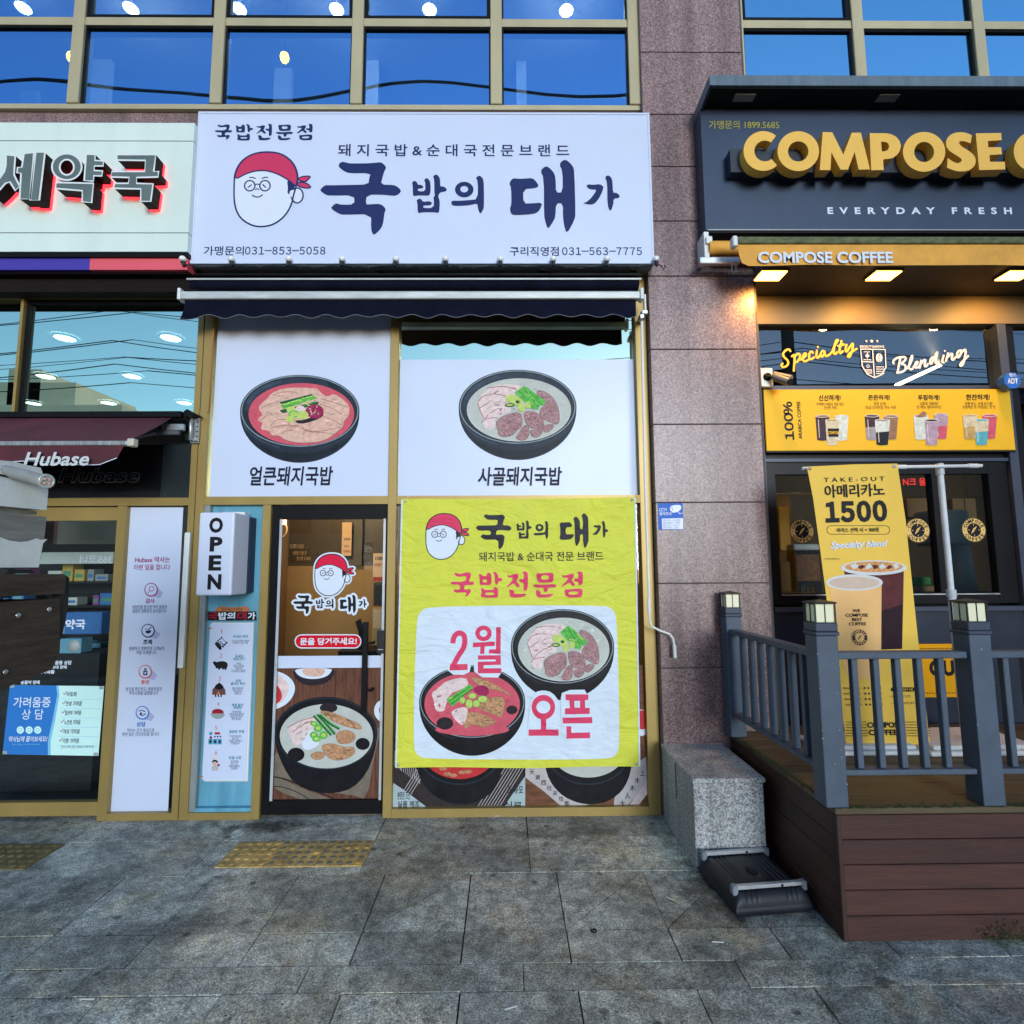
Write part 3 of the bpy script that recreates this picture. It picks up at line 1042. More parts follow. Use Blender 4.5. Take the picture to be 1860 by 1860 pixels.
DAE1 = [(122, 440), (140, 390), (180, 352), (260, 362), (360, 358), (450, 350), (500, 380), (550, 450), (545, 480), (500, 500), (325, 515), (330, 725), (450, 722), (605, 712), (590, 780), (550, 845), (480, 882), (200, 898), (150, 880), (128, 800), (155, 740), (148, 480)]
DAE2 = [(575, 245), (655, 172), (720, 205), (790, 290), (805, 400), (806, 565), (908, 563), (905, 250), (852, 145), (930, 75), (990, 105), (1060, 180), (1078, 260), (1095, 850), (1085, 960), (965, 1180), (925, 1040), (910, 920), (910, 722), (808, 722), (800, 920), (770, 985), (688, 1110), (650, 990), (632, 890), (630, 350)]
GA1 = [(1255, 465), (1285, 440), (1350, 452), (1450, 438), (1500, 470), (1505, 500), (1470, 600), (1400, 705), (1350, 738), (1300, 742), (1195, 720), (1250, 708), (1320, 650), (1380, 570), (1405, 520), (1310, 518), (1270, 490)]
GA2 = [(1525, 340), (1565, 308), (1610, 330), (1638, 385), (1645, 570), (1690, 565), (1730, 590), (1748, 620), (1730, 645), (1652, 655), (1652, 740), (1605, 855), (1562, 740), (1562, 420)]
WORD = [([Z1(p) for p in GUK], []), ([Z2(p) for p in BAP1], []), ([Z2(p) for p in BAP2], []), ([Z2(p) for p in UI], []), ([Z2(p) for p in ell(1200, 515, 196, 165)], [[Z2(p) for p in ell(1200, 507, 82, 68)]]), ([Z3(p) for p in DAE1], []), ([Z3(p) for p in DAE2], []), ([Z3(p) for p in GA1], []), ([Z3(p) for p in GA2], [])]
WORDBOX = (580.8, 289.3, 1126, 427)
SPEC = [([(135, 115), (160, 108), (210, 125), (300, 100), (345, 110), (350, 140), (335, 175), (325, 205), (375, 197), (390, 220), (370, 240), (270, 235), (262, 290), (330, 275), (352, 295), (330, 335), (270, 370), (300, 310), (200, 318), (150, 315), (122, 280), (215, 290), (212, 232), (110, 235), (85, 200), (280, 205), (300, 140), (180, 155)], []),
        ([(445, 125), (470, 120), (500, 145), (548, 140), (548, 110), (590, 110), (605, 130), (605, 225), (580, 240), (500, 235), (460, 240), (455, 150)], [[(497, 178), (550, 178), (550, 210), (497, 210)]]),
        ([(620, 95), (660, 100), (690, 130), (690, 165), (720, 160), (748, 178), (720, 200), (690, 195), (688, 230), (650, 235), (645, 130)], []),
        ([(470, 265), (500, 270), (520, 290), (640, 288), (635, 255), (680, 265), (690, 300), (685, 365), (650, 372), (490, 370), (470, 350), (485, 310)], [[(528, 316), (642, 316), (642, 342), (528, 342)]]),
        ([(790, 128), (830, 140), (920, 115), (945, 130), (935, 165), (915, 200), (960, 235), (950, 265), (920, 255), (880, 215), (830, 250), (780, 268), (850, 210), (880, 160), (820, 160)], []),
        ([(945, 185), (960, 175), (1010, 180), (1010, 120), (985, 95), (1040, 95), (1062, 115), (1060, 280), (1030, 300), (1005, 295), (1010, 210), (960, 205)], []),
        ([(822, 285), (860, 285), (890, 300), (890, 335), (1055, 325), (1020, 355), (950, 370), (840, 368), (835, 330)], []),
        ([(1165, 110), (1220, 115), (1350, 105), (1385, 120), (1375, 205), (1340, 212), (1200, 215), (1175, 190)], [[(1225, 135), (1325, 135), (1320, 180), (1228, 182)]]),
        ([(1118, 235), (1150, 230), (1260, 235), (1380, 225), (1420, 240), (1400, 265), (1310, 265), (1305, 300), (1275, 315), (1255, 300), (1258, 262), (1160, 268)], []),
        ([(1155, 290), (1195, 290), (1220, 310), (1220, 340), (1390, 325), (1350, 358), (1280, 370), (1170, 368)], []),
        ([(1478, 130), (1520, 140), (1610, 115), (1640, 130), (1625, 165), (1605, 190), (1650, 225), (1640, 250), (1610, 245), (1575, 205), (1520, 245), (1465, 255), (1540, 200), (1570, 160), (1500, 160)], []),
        ([(1632, 180), (1650, 168), (1690, 172), (1690, 120), (1672, 95), (1725, 95), (1748, 115), (1745, 225), (1715, 240), (1690, 235), (1690, 200), (1645, 198)], []),
        ([(1515, 280), (1560, 285), (1700, 270), (1745, 285), (1735, 360), (1700, 368), (1530, 370)], [[(1565, 308), (1690, 302), (1685, 335), (1570, 340)]])]
SPECBOX = (85, 95, 1748, 372)


def brush_word(name, outlines, src, dst, y, mat, parent, pad=None):
    a = Art(y, fit(src, dst))
    if pad:
        for o, h in outlines:
            a.fill(o, pad[0], smooth=1)
            a.brush(o + [o[0]], pad[1], pad[0], 1)
            if h:
                a.fill(h[0], pad[0])
    for o, h in outlines:
        a.fill(o, mat, h, 1)
    return a.build(name, parent)


RED = pm('print_red', (0.52, 0.016, 0.07), .5, 0, .04, 4)
PWHITE = pm('print_white', (0.68, 0.73, 0.82), .5, 0, .02, 3)


def emblem(box, y, parent, red, ink, pad=None):
    """the round shop emblem: a head with red head-cloth, spectacles and one ear"""
    a = Art(y, fit((155, 165, 1710, 1675), box))
    head = [(170, 730), (180, 620), (230, 480), (330, 340), (480, 240), (650, 185), (850, 172), (1050, 195), (1200, 265), (1330, 380), (1410, 530), (1440, 700), (1400, 860), (1340, 1060), (1320, 1180), (1240, 1360), (1100, 1520), (920, 1630), (720, 1665), (540, 1645), (360, 1550), (250, 1430), (190, 1280), (165, 1100), (165, 900)]
    ear = ell(1420, 1040, 118, 148, 26)
    knot = [[(1440, 700), (1530, 660), (1700, 655), (1640, 720), (1590, 770), (1460, 750)], [(1440, 770), (1590, 790), (1650, 830), (1705, 885), (1600, 895), (1500, 880), (1420, 840)]]
    if pad:
        for s in [head, ear] + knot:
            a.fill(s, pad, smooth=2)
            a.brush(s + [s[0]], 150, pad, 1)
    a.fill(head, PWHITE, smooth=2).fill(ear, PWHITE)
    a.line(ear, 30, ink, True)
    a.fill([(1215, 735), (1300, 790), (1390, 880), (1330, 960), (1325, 1035), (1220, 1000), (1238, 900)], ink, smooth=1)
    a.fill([(1250, 950), (1310, 1100), (1420, 1120), (1440, 960), (1390, 920)], PWHITE, smooth=2)
    a.line(head, 32, ink, True, 2)
    band = [(185, 725), (195, 600), (240, 480), (335, 345), (480, 245), (650, 190), (850, 178), (1050, 200), (1200, 270), (1325, 385), (1405, 535), (1430, 700), (1395, 870), (1330, 800), (1180, 690), (1000, 600), (820, 550), (700, 545), (560, 560), (400, 610)]
    a.fill(band, red, smooth=1)
    a.line(band, 30, ink, True, 1)
    for k in knot:
        a.fill(k, red, smooth=1).line(k, 28, ink, True, 1)
    for cx in (478, 780):
        a.line(ell(cx, 848, 103, 103, 28), 28, ink, True)
    a.line([(590, 825), (630, 815), (670, 825)], 24, ink)
    a.line([(470, 685), (530, 680), (595, 705)], 24, ink).line([(715, 705), (780, 680), (845, 683)], 24, ink)
    a.line([(440, 885), (520, 825)], 24, ink).line([(730, 820), (800, 885)], 24, ink)
    a.line([(585, 935), (610, 910), (640, 910), (662, 935)], 22, ink, smooth=1)
    a.line([(525, 1030), (570, 1065), (640, 1075), (690, 1060), (735, 1025)], 26, ink, smooth=1)
    return a.build('emblem', parent)


BOWL = pm('print_bowl_dark', C(50, 62, 82, .55), .45, 0, .35, 9)
BOWLK = pm('print_bowl_black', (.010, .010, .013), .4, 0, .3, 9)
RIM = pm('print_rim_light', C(150, 170, 190, .6), .45, 0, .25, 20)
BROR = pm('print_red_broth', C(215, 95, 120, .75), .5, 0, .16, 11, fine=.05)
BROR2 = pm('print_red_broth_deep', C(205, 60, 70, .7), .5, 0, .2, 11, fine=.08)
BROW = pm('print_white_broth', (.50, .51, .47), .5, 0, .10, 9)
PORK = pm('print_pork', C(215, 180, 172, .85), .5, 0, .2, 30, fine=.10)
PORKP = pm('print_pale_pork', C(222, 205, 215, .85), .5, 0, .18, 28, fine=.1)
BEEF = pm('print_beef', C(150, 118, 128, 1.0), .5, 0, .42, 60, fine=.25)
BEEFT = pm('print_tan_beef', C(176, 136, 108, .9), .5, 0, .38, 55, fine=.2)
CREASE = pm('print_meat_crease', C(172, 120, 120, .7), .5, 0, .35, 40)
SHADE = pm('print_dark_brown', C(52, 44, 58, .6), .5, 0, .4, 40)
GRN = pm('print_scallion', C(95, 195, 85, .75), .5, 0, .3, 50, fine=.1)
GRND = pm('print_scallion_dark', C(42, 105, 72, .6), .5, 0, .3, 50)
YGR = pm('print_scallion_pale', C(190, 215, 120, .8), .5, 0, .2, 50)
def tone(m, k, base):
    return pm('%s_%d' % (m, int(k * 100)), tuple(min(.86, c * k) for c in base), .5, 0, .2, 40)


PBASE, WBASE, BBASE, TBASE = C(215, 180, 172, .85), C(222, 205, 215, .85), C(150, 118, 128, 1.0), C(176, 136, 108, .9)
PORKS = [tone('print_pork', k, PBASE) for k in (.72, .86, 1.1, 1.22)]
PALES = [tone('print_pale_pork', k, WBASE) for k in (.72, .86, 1.08, 1.15)] + [CREASE]
BEEFS = [tone('print_beef', k, BBASE) for k in (.45, .7, 1.25, 1.55)]
TANS = [tone('print_tan_beef', k, TBASE) for k in (.5, .75, 1.2, 1.4)]
GRNS = [tone('print_scallion', k, C(95, 195, 85, .75)) for k in (.55, .8, 1.25)] + [YGR]
PURP = pm('print_red_paste', C(160, 40, 95, .8), .5, 0, .5, 120, fine=.3)


DR = random.Random(77)


def inside(p, poly):
    c = False
    n = len(poly)
    for i in range(n):
        a, b = poly[i], poly[i - 1]
        if (a[1] > p[1]) != (b[1] > p[1]) and p[0] < (b[0] - a[0]) * (p[1] - a[1]) / (b[1] - a[1]) + a[0]:
            c = not c
    return c


def dabs(a, poly, mats, n, size, ang=None, asp=.4):
    """small irregular flecks that give a printed food photo its texture"""
    xs = [p[0] for p in poly]; ys = [p[1] for p in poly]
    k = 0
    y0 = a.y - a.n * a.step
    for _ in range(n * 4):
        if k >= n:
            break
        p = (DR.uniform(min(xs), max(xs)), DR.uniform(min(ys), max(ys)))
        if not inside(p, poly):
            continue
        k += 1
        t = (DR.uniform(0, 3.14) if ang is None else math.radians(ang) + DR.gauss(0, .35))
        s = size * DR.uniform(.45, 1.25)
        q = []
        for i in range(7):
            u = 2 * math.pi * i / 7
            x, y = s * math.cos(u) * DR.uniform(.7, 1.2), s * asp * math.sin(u) * DR.uniform(.7, 1.2)
            w = (p[0] + x * math.cos(t) - y * math.sin(t), p[1] + x * math.sin(t) + y * math.cos(t))
            q.append(w)
        if all(inside(w, poly) for w in q):
            a.mb.poly([a.pt(q)], y0 - k * .000004, DR.choice(mats))
    a.n += int(n * .000004 / a.step) + 2


def slices(a, polys, mat, edge, w):
    for p in polys:
        a.fill(p, mat, smooth=1)
        tones = BEEFS if mat is BEEF else TANS
        a.line(p, w * .5, tones[0], True, 1)
        xs = [q[0] for q in p]
        cx, cy = sum(xs) / len(p), sum(q[1] for q in p) / len(p)
        an = DR.uniform(-40, 30)
        dabs(a, p, tones, 46, (max(xs) - min(xs)) * .075, an, .3)
        dabs(a, p, tones[1:] + [mat], 60, (max(xs) - min(xs)) * .034, an, .45)
        a.line([(cx + (q[0] - cx) * .9, cy + (q[1] - cy) * .9 - w * .3) for q in p][:max(3, len(p) // 2)], w * .4, tones[2], False, 1)


def bowl_base(a, cx, cy, rx, ry, bottom, broth, bo, dark, rimw):
    body = ell(cx, cy, rx, ry, 30, 180, 360) + [(cx + rx * math.cos(math.radians(t)) * (1 - .10 * math.sin(math.radians(t)) ** 2), cy + (bottom - cy) * math.sin(math.radians(t)) ** .85) for t in range(6, 180, 6)]
    a.fill(body, dark)
    a.line(ell(cx, cy, rx * .975, ry * .97, 48), rimw, RIM, True)
    a.fill(ell(cx, cy, rx * .955, ry * .95, 44), dark)
    k = 'a' if dark is BOWL else 'b'
    base = C(50, 62, 82, .55) if dark is BOWL else (.012, .012, .016)
    t1, t2, t3 = (pm('print_bowl_%s%d' % (k, i), tuple(c * m for c in base), .45, 0, .3, 9) for i, m in ((1, 1.45), (2, 2.1), (3, .62)))
    a.fill(ell(cx, cy, rx * .93, ry * .92, 40, 182, 300) + ell(cx + rx * .05, cy + ry * .1, rx * .88, ry * .86, 40, 300, 182), t1)
    a.fill(ell(cx, cy, rx * .93, ry * .92, 30, 195, 250) + ell(cx + rx * .03, cy + ry * .06, rx * .9, ry * .89, 30, 250, 195), t2)
    dp = bottom - cy
    low = [(cx + rx * .96 * math.cos(math.radians(t)) * (1 - .10 * math.sin(math.radians(t)) ** 2), cy + dp * .98 * math.sin(math.radians(t)) ** .85) for t in range(28, 150, 4)]
    a.fill(low + [(p[0], p[1] - dp * .16 * math.sin(math.pi * (i + .5) / len(low))) for i, p in reversed(list(enumerate(low)))], t3)
    a.line(ell(cx, cy + dp * .06, rx * .985, ry * .99, 30, 20, 75), rimw * 1.1, t1)
    a.line(ell(cx, cy + dp * .05, rx * .985, ry * .99, 30, 110, 165), rimw * 1.4, t2)
    a.fill(ell(*bo, 44), broth)
    ob = ell(bo[0], bo[1], bo[2] * .95, bo[3] * .95, 30)
    bb = C(215, 95, 120, .75) if broth is BROR else (.50, .51, .47)
    dabs(a, ob, [tone('print_broth_%s' % ('r' if broth is BROR else 'w'), m, bb) for m in (.8, .9, 1.1, 1.22)], 70, rx * .055, 0, .4)
    a.line(ell(bo[0], bo[1], bo[2] * .985, bo[3] * .985, 40, 15, 170), rimw * .5, tone('print_broth_%s' % ('r' if broth is BROR else 'w'), 1.22, bb))


def bowl_red(box, y, parent, name='bowl_picture'):
    a = Art(y, fit((118, 80, 1735, 1270), box))
    bowl_base(a, 926, 570, 808, 490, 1270, BROR, (948, 612, 715, 420), BOWL, 16)
    a.fill([(370, 500), (490, 400), (540, 330), (700, 260), (950, 250), (1100, 265), (1150, 255), (1220, 330), (1290, 380), (1390, 335), (1500, 400), (1600, 500), (1590, 640), (1520, 700), (1510, 790), (1420, 870), (1300, 960), (1120, 1000), (850, 1000), (700, 950), (650, 900), (540, 910), (510, 830), (390, 820), (430, 720), (370, 710), (360, 680), (430, 620), (380, 560)], PORK, smooth=1)
    PK = [(390, 500), (490, 410), (560, 330), (700, 270), (950, 260), (1150, 270), (1290, 390), (1390, 345), (1490, 410), (1590, 520), (1570, 640), (1500, 780), (1300, 940), (1120, 980), (850, 980), (660, 890), (550, 890), (440, 810), (400, 700), (440, 600)]
    dabs(a, PK, PORKS, 110, 52, -12, .28)
    for s in ([(560, 360), (700, 310), (850, 310), (900, 330)], [(400, 540), (500, 480), (640, 440)], [(390, 700), (500, 620), (640, 600)], [(530, 770), (620, 680), (760, 690)], [(540, 800), (700, 760), (900, 770), (1020, 850), (1250, 860), (1400, 890)], [(950, 770), (1000, 830), (1150, 850), (1300, 830), (1500, 790)], [(1200, 480), (1350, 520), (1500, 620)], [(1180, 620), (1350, 680), (1510, 770)], [(1200, 400), (1350, 440), (1580, 520)], [(690, 880), (720, 840), (850, 830)], [(510, 830), (540, 910), (650, 900), (700, 950), (850, 1000), (1120, 1000), (1300, 960), (1510, 790)]):
        a.line(s, 8, CREASE, False, 2)
    dabs(a, ell(948, 612, 690, 400, 30), [BROR, BROR2], 30, 40, 0, .2) if False else None
    a.fill([(840, 700), (1000, 690), (1240, 590), (1250, 640), (1100, 710), (930, 750)], SHADE, smooth=1)
    a.fill([(650, 450), (1090, 340), (1110, 360), (680, 480)], GRND).fill([(680, 500), (1120, 365), (1170, 395), (700, 545)], GRN).fill([(650, 560), (1180, 440), (1180, 480), (700, 600)], GRND).fill([(670, 480), (1100, 360), (1105, 372), (690, 500)], YGR)
    dabs(a, [(650, 450), (1090, 340), (1170, 395), (1180, 480), (700, 600)], GRNS + [GRND], 40, 45, -15, .16)
    a.fill(ell(1130, 575, 122, 95, 24), PURP)
    dabs(a, ell(1130, 560, 110, 80, 20), [PORKS[2], CREASE, SHADE], 26, 18)
    for e, mt in (((810, 550, 65, 45), YGR), ((935, 545, 65, 48), PORKP), ((850, 610, 75, 50), GRN), ((850, 610, 52, 32), YGR), ((965, 625, 80, 55), YGR), ((800, 680, 60, 45), YGR)):
        a.fill(ell(*e, 18), mt)
    return a.build(name, parent)


def bowl_white(box, y, parent, dark=None, name='bowl_picture'):
    a = Art(y, fit((100, 90, 1762, 1362), box))
    bowl_base(a, 931, 615, 830, 525, 1362, BROW, (950, 655, 735, 445), dark or BOWL, 16)
    a.fill([(370, 560), (400, 470), (500, 380), (560, 330), (720, 290), (880, 300), (1000, 320), (930, 400), (850, 470), (780, 520), (820, 600), (850, 680), (720, 720), (640, 780), (560, 850), (480, 920), (440, 840), (460, 780), (400, 660)], PORKP, smooth=1)
    for s in ([(500, 350), (700, 320), (850, 345), (920, 370)], [(380, 540), (430, 460), (600, 425), (770, 460)], [(400, 630), (540, 545), (560, 540)], [(470, 780), (540, 700), (640, 640), (690, 640)], [(420, 840), (460, 790), (600, 760), (650, 770)], [(370, 560), (400, 660), (460, 780)]):
        a.line(s, 11, CREASE, False, 2)
    dabs(a, [(390, 560), (420, 480), (520, 390), (720, 310), (960, 320), (850, 450), (780, 520), (840, 660), (640, 770), (500, 880), (450, 830), (420, 660)], PALES, 60, 40, -18, .25)
    a.fill([(460, 830), (620, 790), (610, 940), (470, 920)], PORKP, smooth=1)
    slices(a, [[(1190, 390), (1270, 380), (1400, 450), (1480, 560), (1520, 700), (1520, 830), (1470, 870), (1350, 810), (1290, 790), (1220, 690), (1330, 560), (1230, 500)], [(1300, 870), (1420, 850), (1450, 890), (1350, 980), (1290, 960)], [(1110, 940), (1260, 930), (1300, 880), (1290, 960), (1230, 1040), (1150, 1045), (1110, 1000)], [(1010, 720), (1050, 670), (1200, 690), (1280, 780), (1310, 860), (1260, 930), (1130, 920), (1050, 860)], [(930, 1010), (1010, 880), (1080, 870), (1100, 980), (1060, 1080), (950, 1085), (900, 1050)], [(620, 840), (680, 770), (800, 720), (900, 690), (980, 710), (1000, 800), (990, 900), (920, 940), (880, 1000), (800, 1030), (700, 1035), (650, 980), (660, 940)]], BEEF, SHADE, 12)
    for s in ([(700, 900), (800, 850), (900, 830)], [(720, 980), (830, 930), (940, 860)], [(1080, 760), (1200, 800), (1280, 860)], [(1300, 640), (1420, 600), (1490, 640)], [(960, 1040), (1030, 960), (1070, 920)]):
        a.line(s, 9, CREASE, False, 2)
    a.fill([(890, 410), (1020, 320), (1080, 350), (1330, 540), (1290, 590), (1230, 600), (1220, 650), (1130, 640), (1000, 520)], GRN)
    for s in ([(950, 390), (1150, 630)], [(1010, 350), (1220, 620)], [(1075, 370), (1270, 585)]):
        a.line(s, 8, GRND)
    dabs(a, [(890, 410), (1020, 320), (1080, 350), (1330, 540), (1220, 640), (1130, 640), (1000, 520)], GRNS, 34, 48, 48, .14)
    for e, mt in (((850, 500, 90, 55), YGR), ((930, 545, 75, 60), YGR), ((930, 545, 30, 22), GRND), ((820, 590, 72, 26), GRND), ((820, 590, 52, 13), YGR), ((985, 630, 50, 55), YGR), ((1080, 590, 42, 52), YGR)):
        a.fill(ell(*e, 18), mt)
    return a.build(name, parent)


# ------------------------------------------------------------------ restaurant sign
YS = 3.65
S = thing('shop_sign', 'large white box sign with a red-capped cartoon head and bold navy Korean lettering', 'sign', (-.56, 3.74, 3.708))
mb = MB()
mb.bbox(-2.162, 1.036, YS, 3.815, 3.708, 4.843, SIGNW, .008, 2)
mb.box(-2.155, 1.03, YS + .02, 3.812, 3.704, 3.7079, pm('sign_underside', (.22, .26, .27), .5, 0, .1, 3))
for px in (419, 465):
    pass
for px in (358, 690, 985, 1150):
    x = P(px, 492, 3.73)[0]
    mb.box(x - .02, x + .02, 3.70, 3.76, 3.69, 3.7039, BLACK)
mb.build('sign_box', S)
mb = MB()
for q in ((-2.162, 1.036, 3.708, 3.722), (-2.162, 1.036, 4.829, 4.843)):
    mb.box(q[0], q[1], YS - .004, YS - .0005, q[2], q[3], SIGNW)
for q in ((-2.162, -2.148), (1.022, 1.036)):
    mb.box(q[0], q[1], YS - .004, YS - .0005, 3.722, 4.829, SIGNW)
mb.build('sign_frame', S)
yl = YS - .0015
brush_word('lettering', WORD, WORDBOX, WORDBOX, yl, NAVY, S)
brush_word('lettering', SPEC, SPECBOX, (389, 225, 568, 255), yl, NAVY, S)
emblem((424.2, 275, 566.3, 413), yl, S, pm('print_sign_red', C(200, 60, 105, .85), .45, 0, .04, 4), NAVY)
text('lettering', '돼 지 국 밥 & 순 대 국 전 문 브 랜 드', (614, 262, 1034, 284), yl, NAVY, S, .015)
FWD = str.maketrans('0123456789%-', '０１２３４５６７８９％－')
text('lettering', '가맹문의', (370, 447, 443, 464), yl, NAVY, S, .012)
text('lettering', '031-853-5058'.translate(FWD), (445, 448, 591, 462.5), yl, NAVY, S, .012, spacing=.42)
text('lettering', '구리직영점', (926, 448, 1015, 465), yl, NAVY, S, .012)
text('lettering', '031-563-7775'.translate(FWD), (1021, 449, 1166, 463.5), yl, NAVY, S, .012, spacing=.42)

# string of party bulbs along the sign's lower edge
SL = thing('string_light', 'black cable with ten white globe bulbs along the lower edge of the white sign', 'string lights', (-.5, 3.62, 3.70))
bx = [335, 423, 522, 620, 716, 812, 908, 1005, 1101, 1193]
yb = 3.615
CAB = pm('black_cable', (.012, .012, .014), .6, 0, .1, 10)
BULB = pm('white_globe', (.82, .82, .82), .22, 0, .02, 3, spec=.6)
pts = []
random.seed(11)
bpos = [(P(x, 471, yb)[0], P(x, 471.5, yb)[1]) for x in bx]
for i, (x, z) in enumerate(bpos):
    z2 = z - .034
    if i:
        xp, zp = bpos[i - 1][0], bpos[i - 1][1] - .034
        sag = random.uniform(.012, .026)
        for k in range(1, 8):
            t = k / 8
            pts.append((xp + (x - xp) * t, yb + random.uniform(-.004, .004), zp + (z2 - zp) * t - sag * 4 * t * (1 - t) + random.uniform(-.003, .003)))
    pts.append((x, yb, z2))
x, z = bpos[-1]
pts += [(x + .03, yb, z - .045), (x + .045, yb, z - .075), (x + .06, yb, z - .055), (x + .05, yb, z - .04)]
mb = MB()
mb.tube(pts, .0042, CAB, 6)
for i in range(9):
    for t in (.35, .62):
        if random.random() < .75:
            q = pts[i * 8 + int(t * 8)]
            mb.tube([(q[0] - .018, yb, q[2] - .004), (q[0], yb - .005, q[2] - .014), (q[0] + .018, yb, q[2] - .004)], .004, CAB, 5)
mb.build('cable', SL)
for i, (x, z) in enumerate(bpos):
    lean = random.uniform(-.012, .012)
    mb = MB()
    mb.lathe([(.004, -.016), (.012, -.014), (.018, -.010), (.0225, -.003), (.024, .004), (.022, .013), (.016, .020), (.008, .0245), (.001, .0255)], (x + lean, yb, z), BULB, 16)
    b_ = mb.build('bulb', SL)
    mb = MB()
    mb.tube([(x + lean * .9, yb, z - .013), (x, yb, z - .045)], [.014, .011], CAB, 10)
    mb.build('socket', b_)

# ------------------------------------------------------------------ restaurant awning
NAVYF = pm('navy_awning_cloth', (.005, .006, .016), .9, 0, .35, 7, (120, .2, .002), spec=.08)
ALU = pm('white_aluminium_bar', (.52, .54, .52), .42, .2, .2, 8, stretch=(.6, 3, 3))
A = thing('awning', 'rolled-in navy awning with wavy valance and white front bar under the white sign', 'awning', (-.6, 3.75, 3.45))
mb = MB()
ya = 3.62
mb.bbox(-2.195, .925, ya - .012, ya + .045, 3.436, 3.492, ALU, .012, 3)
mb.build('front_bar', A)
mb = MB()
mb.bbox(-2.212, -2.190, ya - .018, ya + .05, 3.43, 3.512, WHITEP, .006, 2)
mb.build('end_cap', A)
mb = MB()
mb.bbox(.922, .945, ya - .018, ya + .05, 3.43, 3.512, WHITEP, .006, 2)
mb.build('end_cap', A)
mb = MB()
mb.quad((-2.18, ya + .02, 3.4925), (.92, ya + .02, 3.4925), (.92, 3.79, 3.60), (-2.18, 3.79, 3.60), NAVYF)
mb.build('cloth', A)
mb = MB()
mb.tube([(-2.19, 3.745, 3.60), (.94, 3.745, 3.60)], .045, NAVYF, 16)
mb.box(-2.20, .95, 3.70, 3.815, 3.652, 3.668, BLACK)  # black cover board, added to darken the gap under the sign
mb.box(-2.205, .955, 3.690, 3.699, 3.615, 3.627, ALU)
mb.build('roller', A)
mb = MB()
vs, fs = [], []
n, rws = 150, 6
for i in range(n + 1):
    t = i / n
    x = -2.172 + 3.067 * t
    bot = 3.322 + .011 * math.cos((x + .04) * 2 * math.pi / .196) - .028 * max(0, 1 - (x + 2.172) / .09)
    flare = -.03 * max(0, 1 - (x + 2.172) / .08)
    for k in range(rws):
        u = k / (rws - 1)
        vs.append((x + flare * u * u, ya + .012 + u * (.004 * math.sin(x * 9) + .006 * math.sin(x * 23 + 1)), 3.44 + (bot - 3.44) * u))
for i in range(n):
    for k in range(rws - 1):
        a = i * rws + k
        fs.append((a, a + 1, a + rws + 1, a + rws))
mb.add(vs, fs, NAVYF, True)
VAL = mb.build('valance', A)
mb = MB()
mb.tube([Vector(vs[i * rws + rws - 1]) + Vector((0, -.002, 0)) for i in range(n + 1)], .0022, pm('grey_piping', (.16, .17, .2), .6, 0, .1, 9), 5)
mb.build('piping', VAL)
mb = MB()
xg = P(1168, 540, 3.70)[0]
mb.bbox(xg - .035, xg - .005, 3.66, 3.72, 3.32, 3.35, STEEL, .004, 2)
mb.bbox(xg + .0, xg + .014, 3.67, 3.70, 3.36, 3.50, WHITEP, .004, 2)
mb.bbox(xg - .02, xg + .02, 3.66, 3.80, 3.352, 3.38, STEEL, .004, 2)
mb.build('gear_box', A)
mb = MB()
yk = 3.70
ck = [(P(1165, 565, yk)), P(1172, 880, yk), P(1179.5, 1100, yk)]
mb.tube([(ck[0][0], yk, ck[0][1]), (ck[1][0], yk, ck[1][1]), (ck[2][0], yk, ck[2][1])], .009, WHITEP, 10)
c2 = [P(q[0], q[1], yk - .02) for q in ((1179.5, 1098), (1180, 1125), (1184, 1138), (1200, 1146), (1217, 1152), (1223, 1160), (1225.5, 1172), (1227, 1195))]
mb.tube([(q[0], yk - .012, q[1]) for q in c2], .0075, WHITEP, 10)
mb.tube([(c2[-2][0], yk - .012, c2[-2][1]), (c2[-1][0], yk - .012, c2[-1][1])], .0115, WHITEP, 10)
mb.tube([(c2[0][0], yk - .006, c2[0][1] + .03), (c2[0][0], yk - .006, c2[0][1] - .05)], .0125, WHITEP, 10)
mb.build('crank_handle', A)

# thin orange rod hooked on the frame
mb = MB()
q0, q1 = P(389, 575, 3.80), P(378.5, 748, 3.80)
mb.tube([(q0[0], 3.805, q0[1] + .1), (q0[0] - .002, 3.806, q0[1]), (q1[0], 3.806, q1[1]), (q1[0] - .012, 3.806, q1[1])], .0055, pm('orange_rod', (.38, .15, .03), .5, 0, .1, 8), 8)
tag(mb.build('hook_rod'), 'thin orange hooked rod hanging on the gold frame beside the red soup poster', 'rod')

# ------------------------------------------------------------------ pharmacy sign
YPS = 3.60
xr = P(347, 340, YPS)[0]
zt, zb = P(200, 223, YPS)[1], P(200, 457, YPS)[1]
PSW = pm('pharmacy_panel', C(200, 222, 228, .95), .4, 0, .05, 2.0, stretch=(2, 1, .4))
S2 = thing('pharmacy_sign', 'off-white pharmacy sign with raised grey letters edged in glowing red', 'sign', (-3.4, 3.7, zb))
mb = MB()
z1, z2 = P(200, 256, YPS)[1], P(200, 423, YPS)[1]
for a, b_ in ((zb, z2 - .003), (z2 + .003, z1 - .003), (z1 + .003, zt)):
    mb.box(-6.8, xr, YPS, 3.80, a, b_, PSW)
mb.box(-6.8, xr - .004, YPS + .006, 3.79, z2 - .003, z1 + .003, GROUT)
mb.box(-6.8, xr + .001, YPS + .01, 3.81, zb - .03, zb - .001, BLACK)
mb.build('sign_box', S2)
yst = 3.63
zs0, zs1 = P(200, 490, yst)[1], P(200, 467, yst)[1]
xsd, xsr = P(163, 478, yst)[0], P(341, 478, yst)[0]
BLU = pm('strip_blue', C(62, 52, 160), .4, 0, .04, 3)
REDS = pm('strip_red', C(215, 90, 110, .9), .4, 0, .04, 3)
mb = MB()
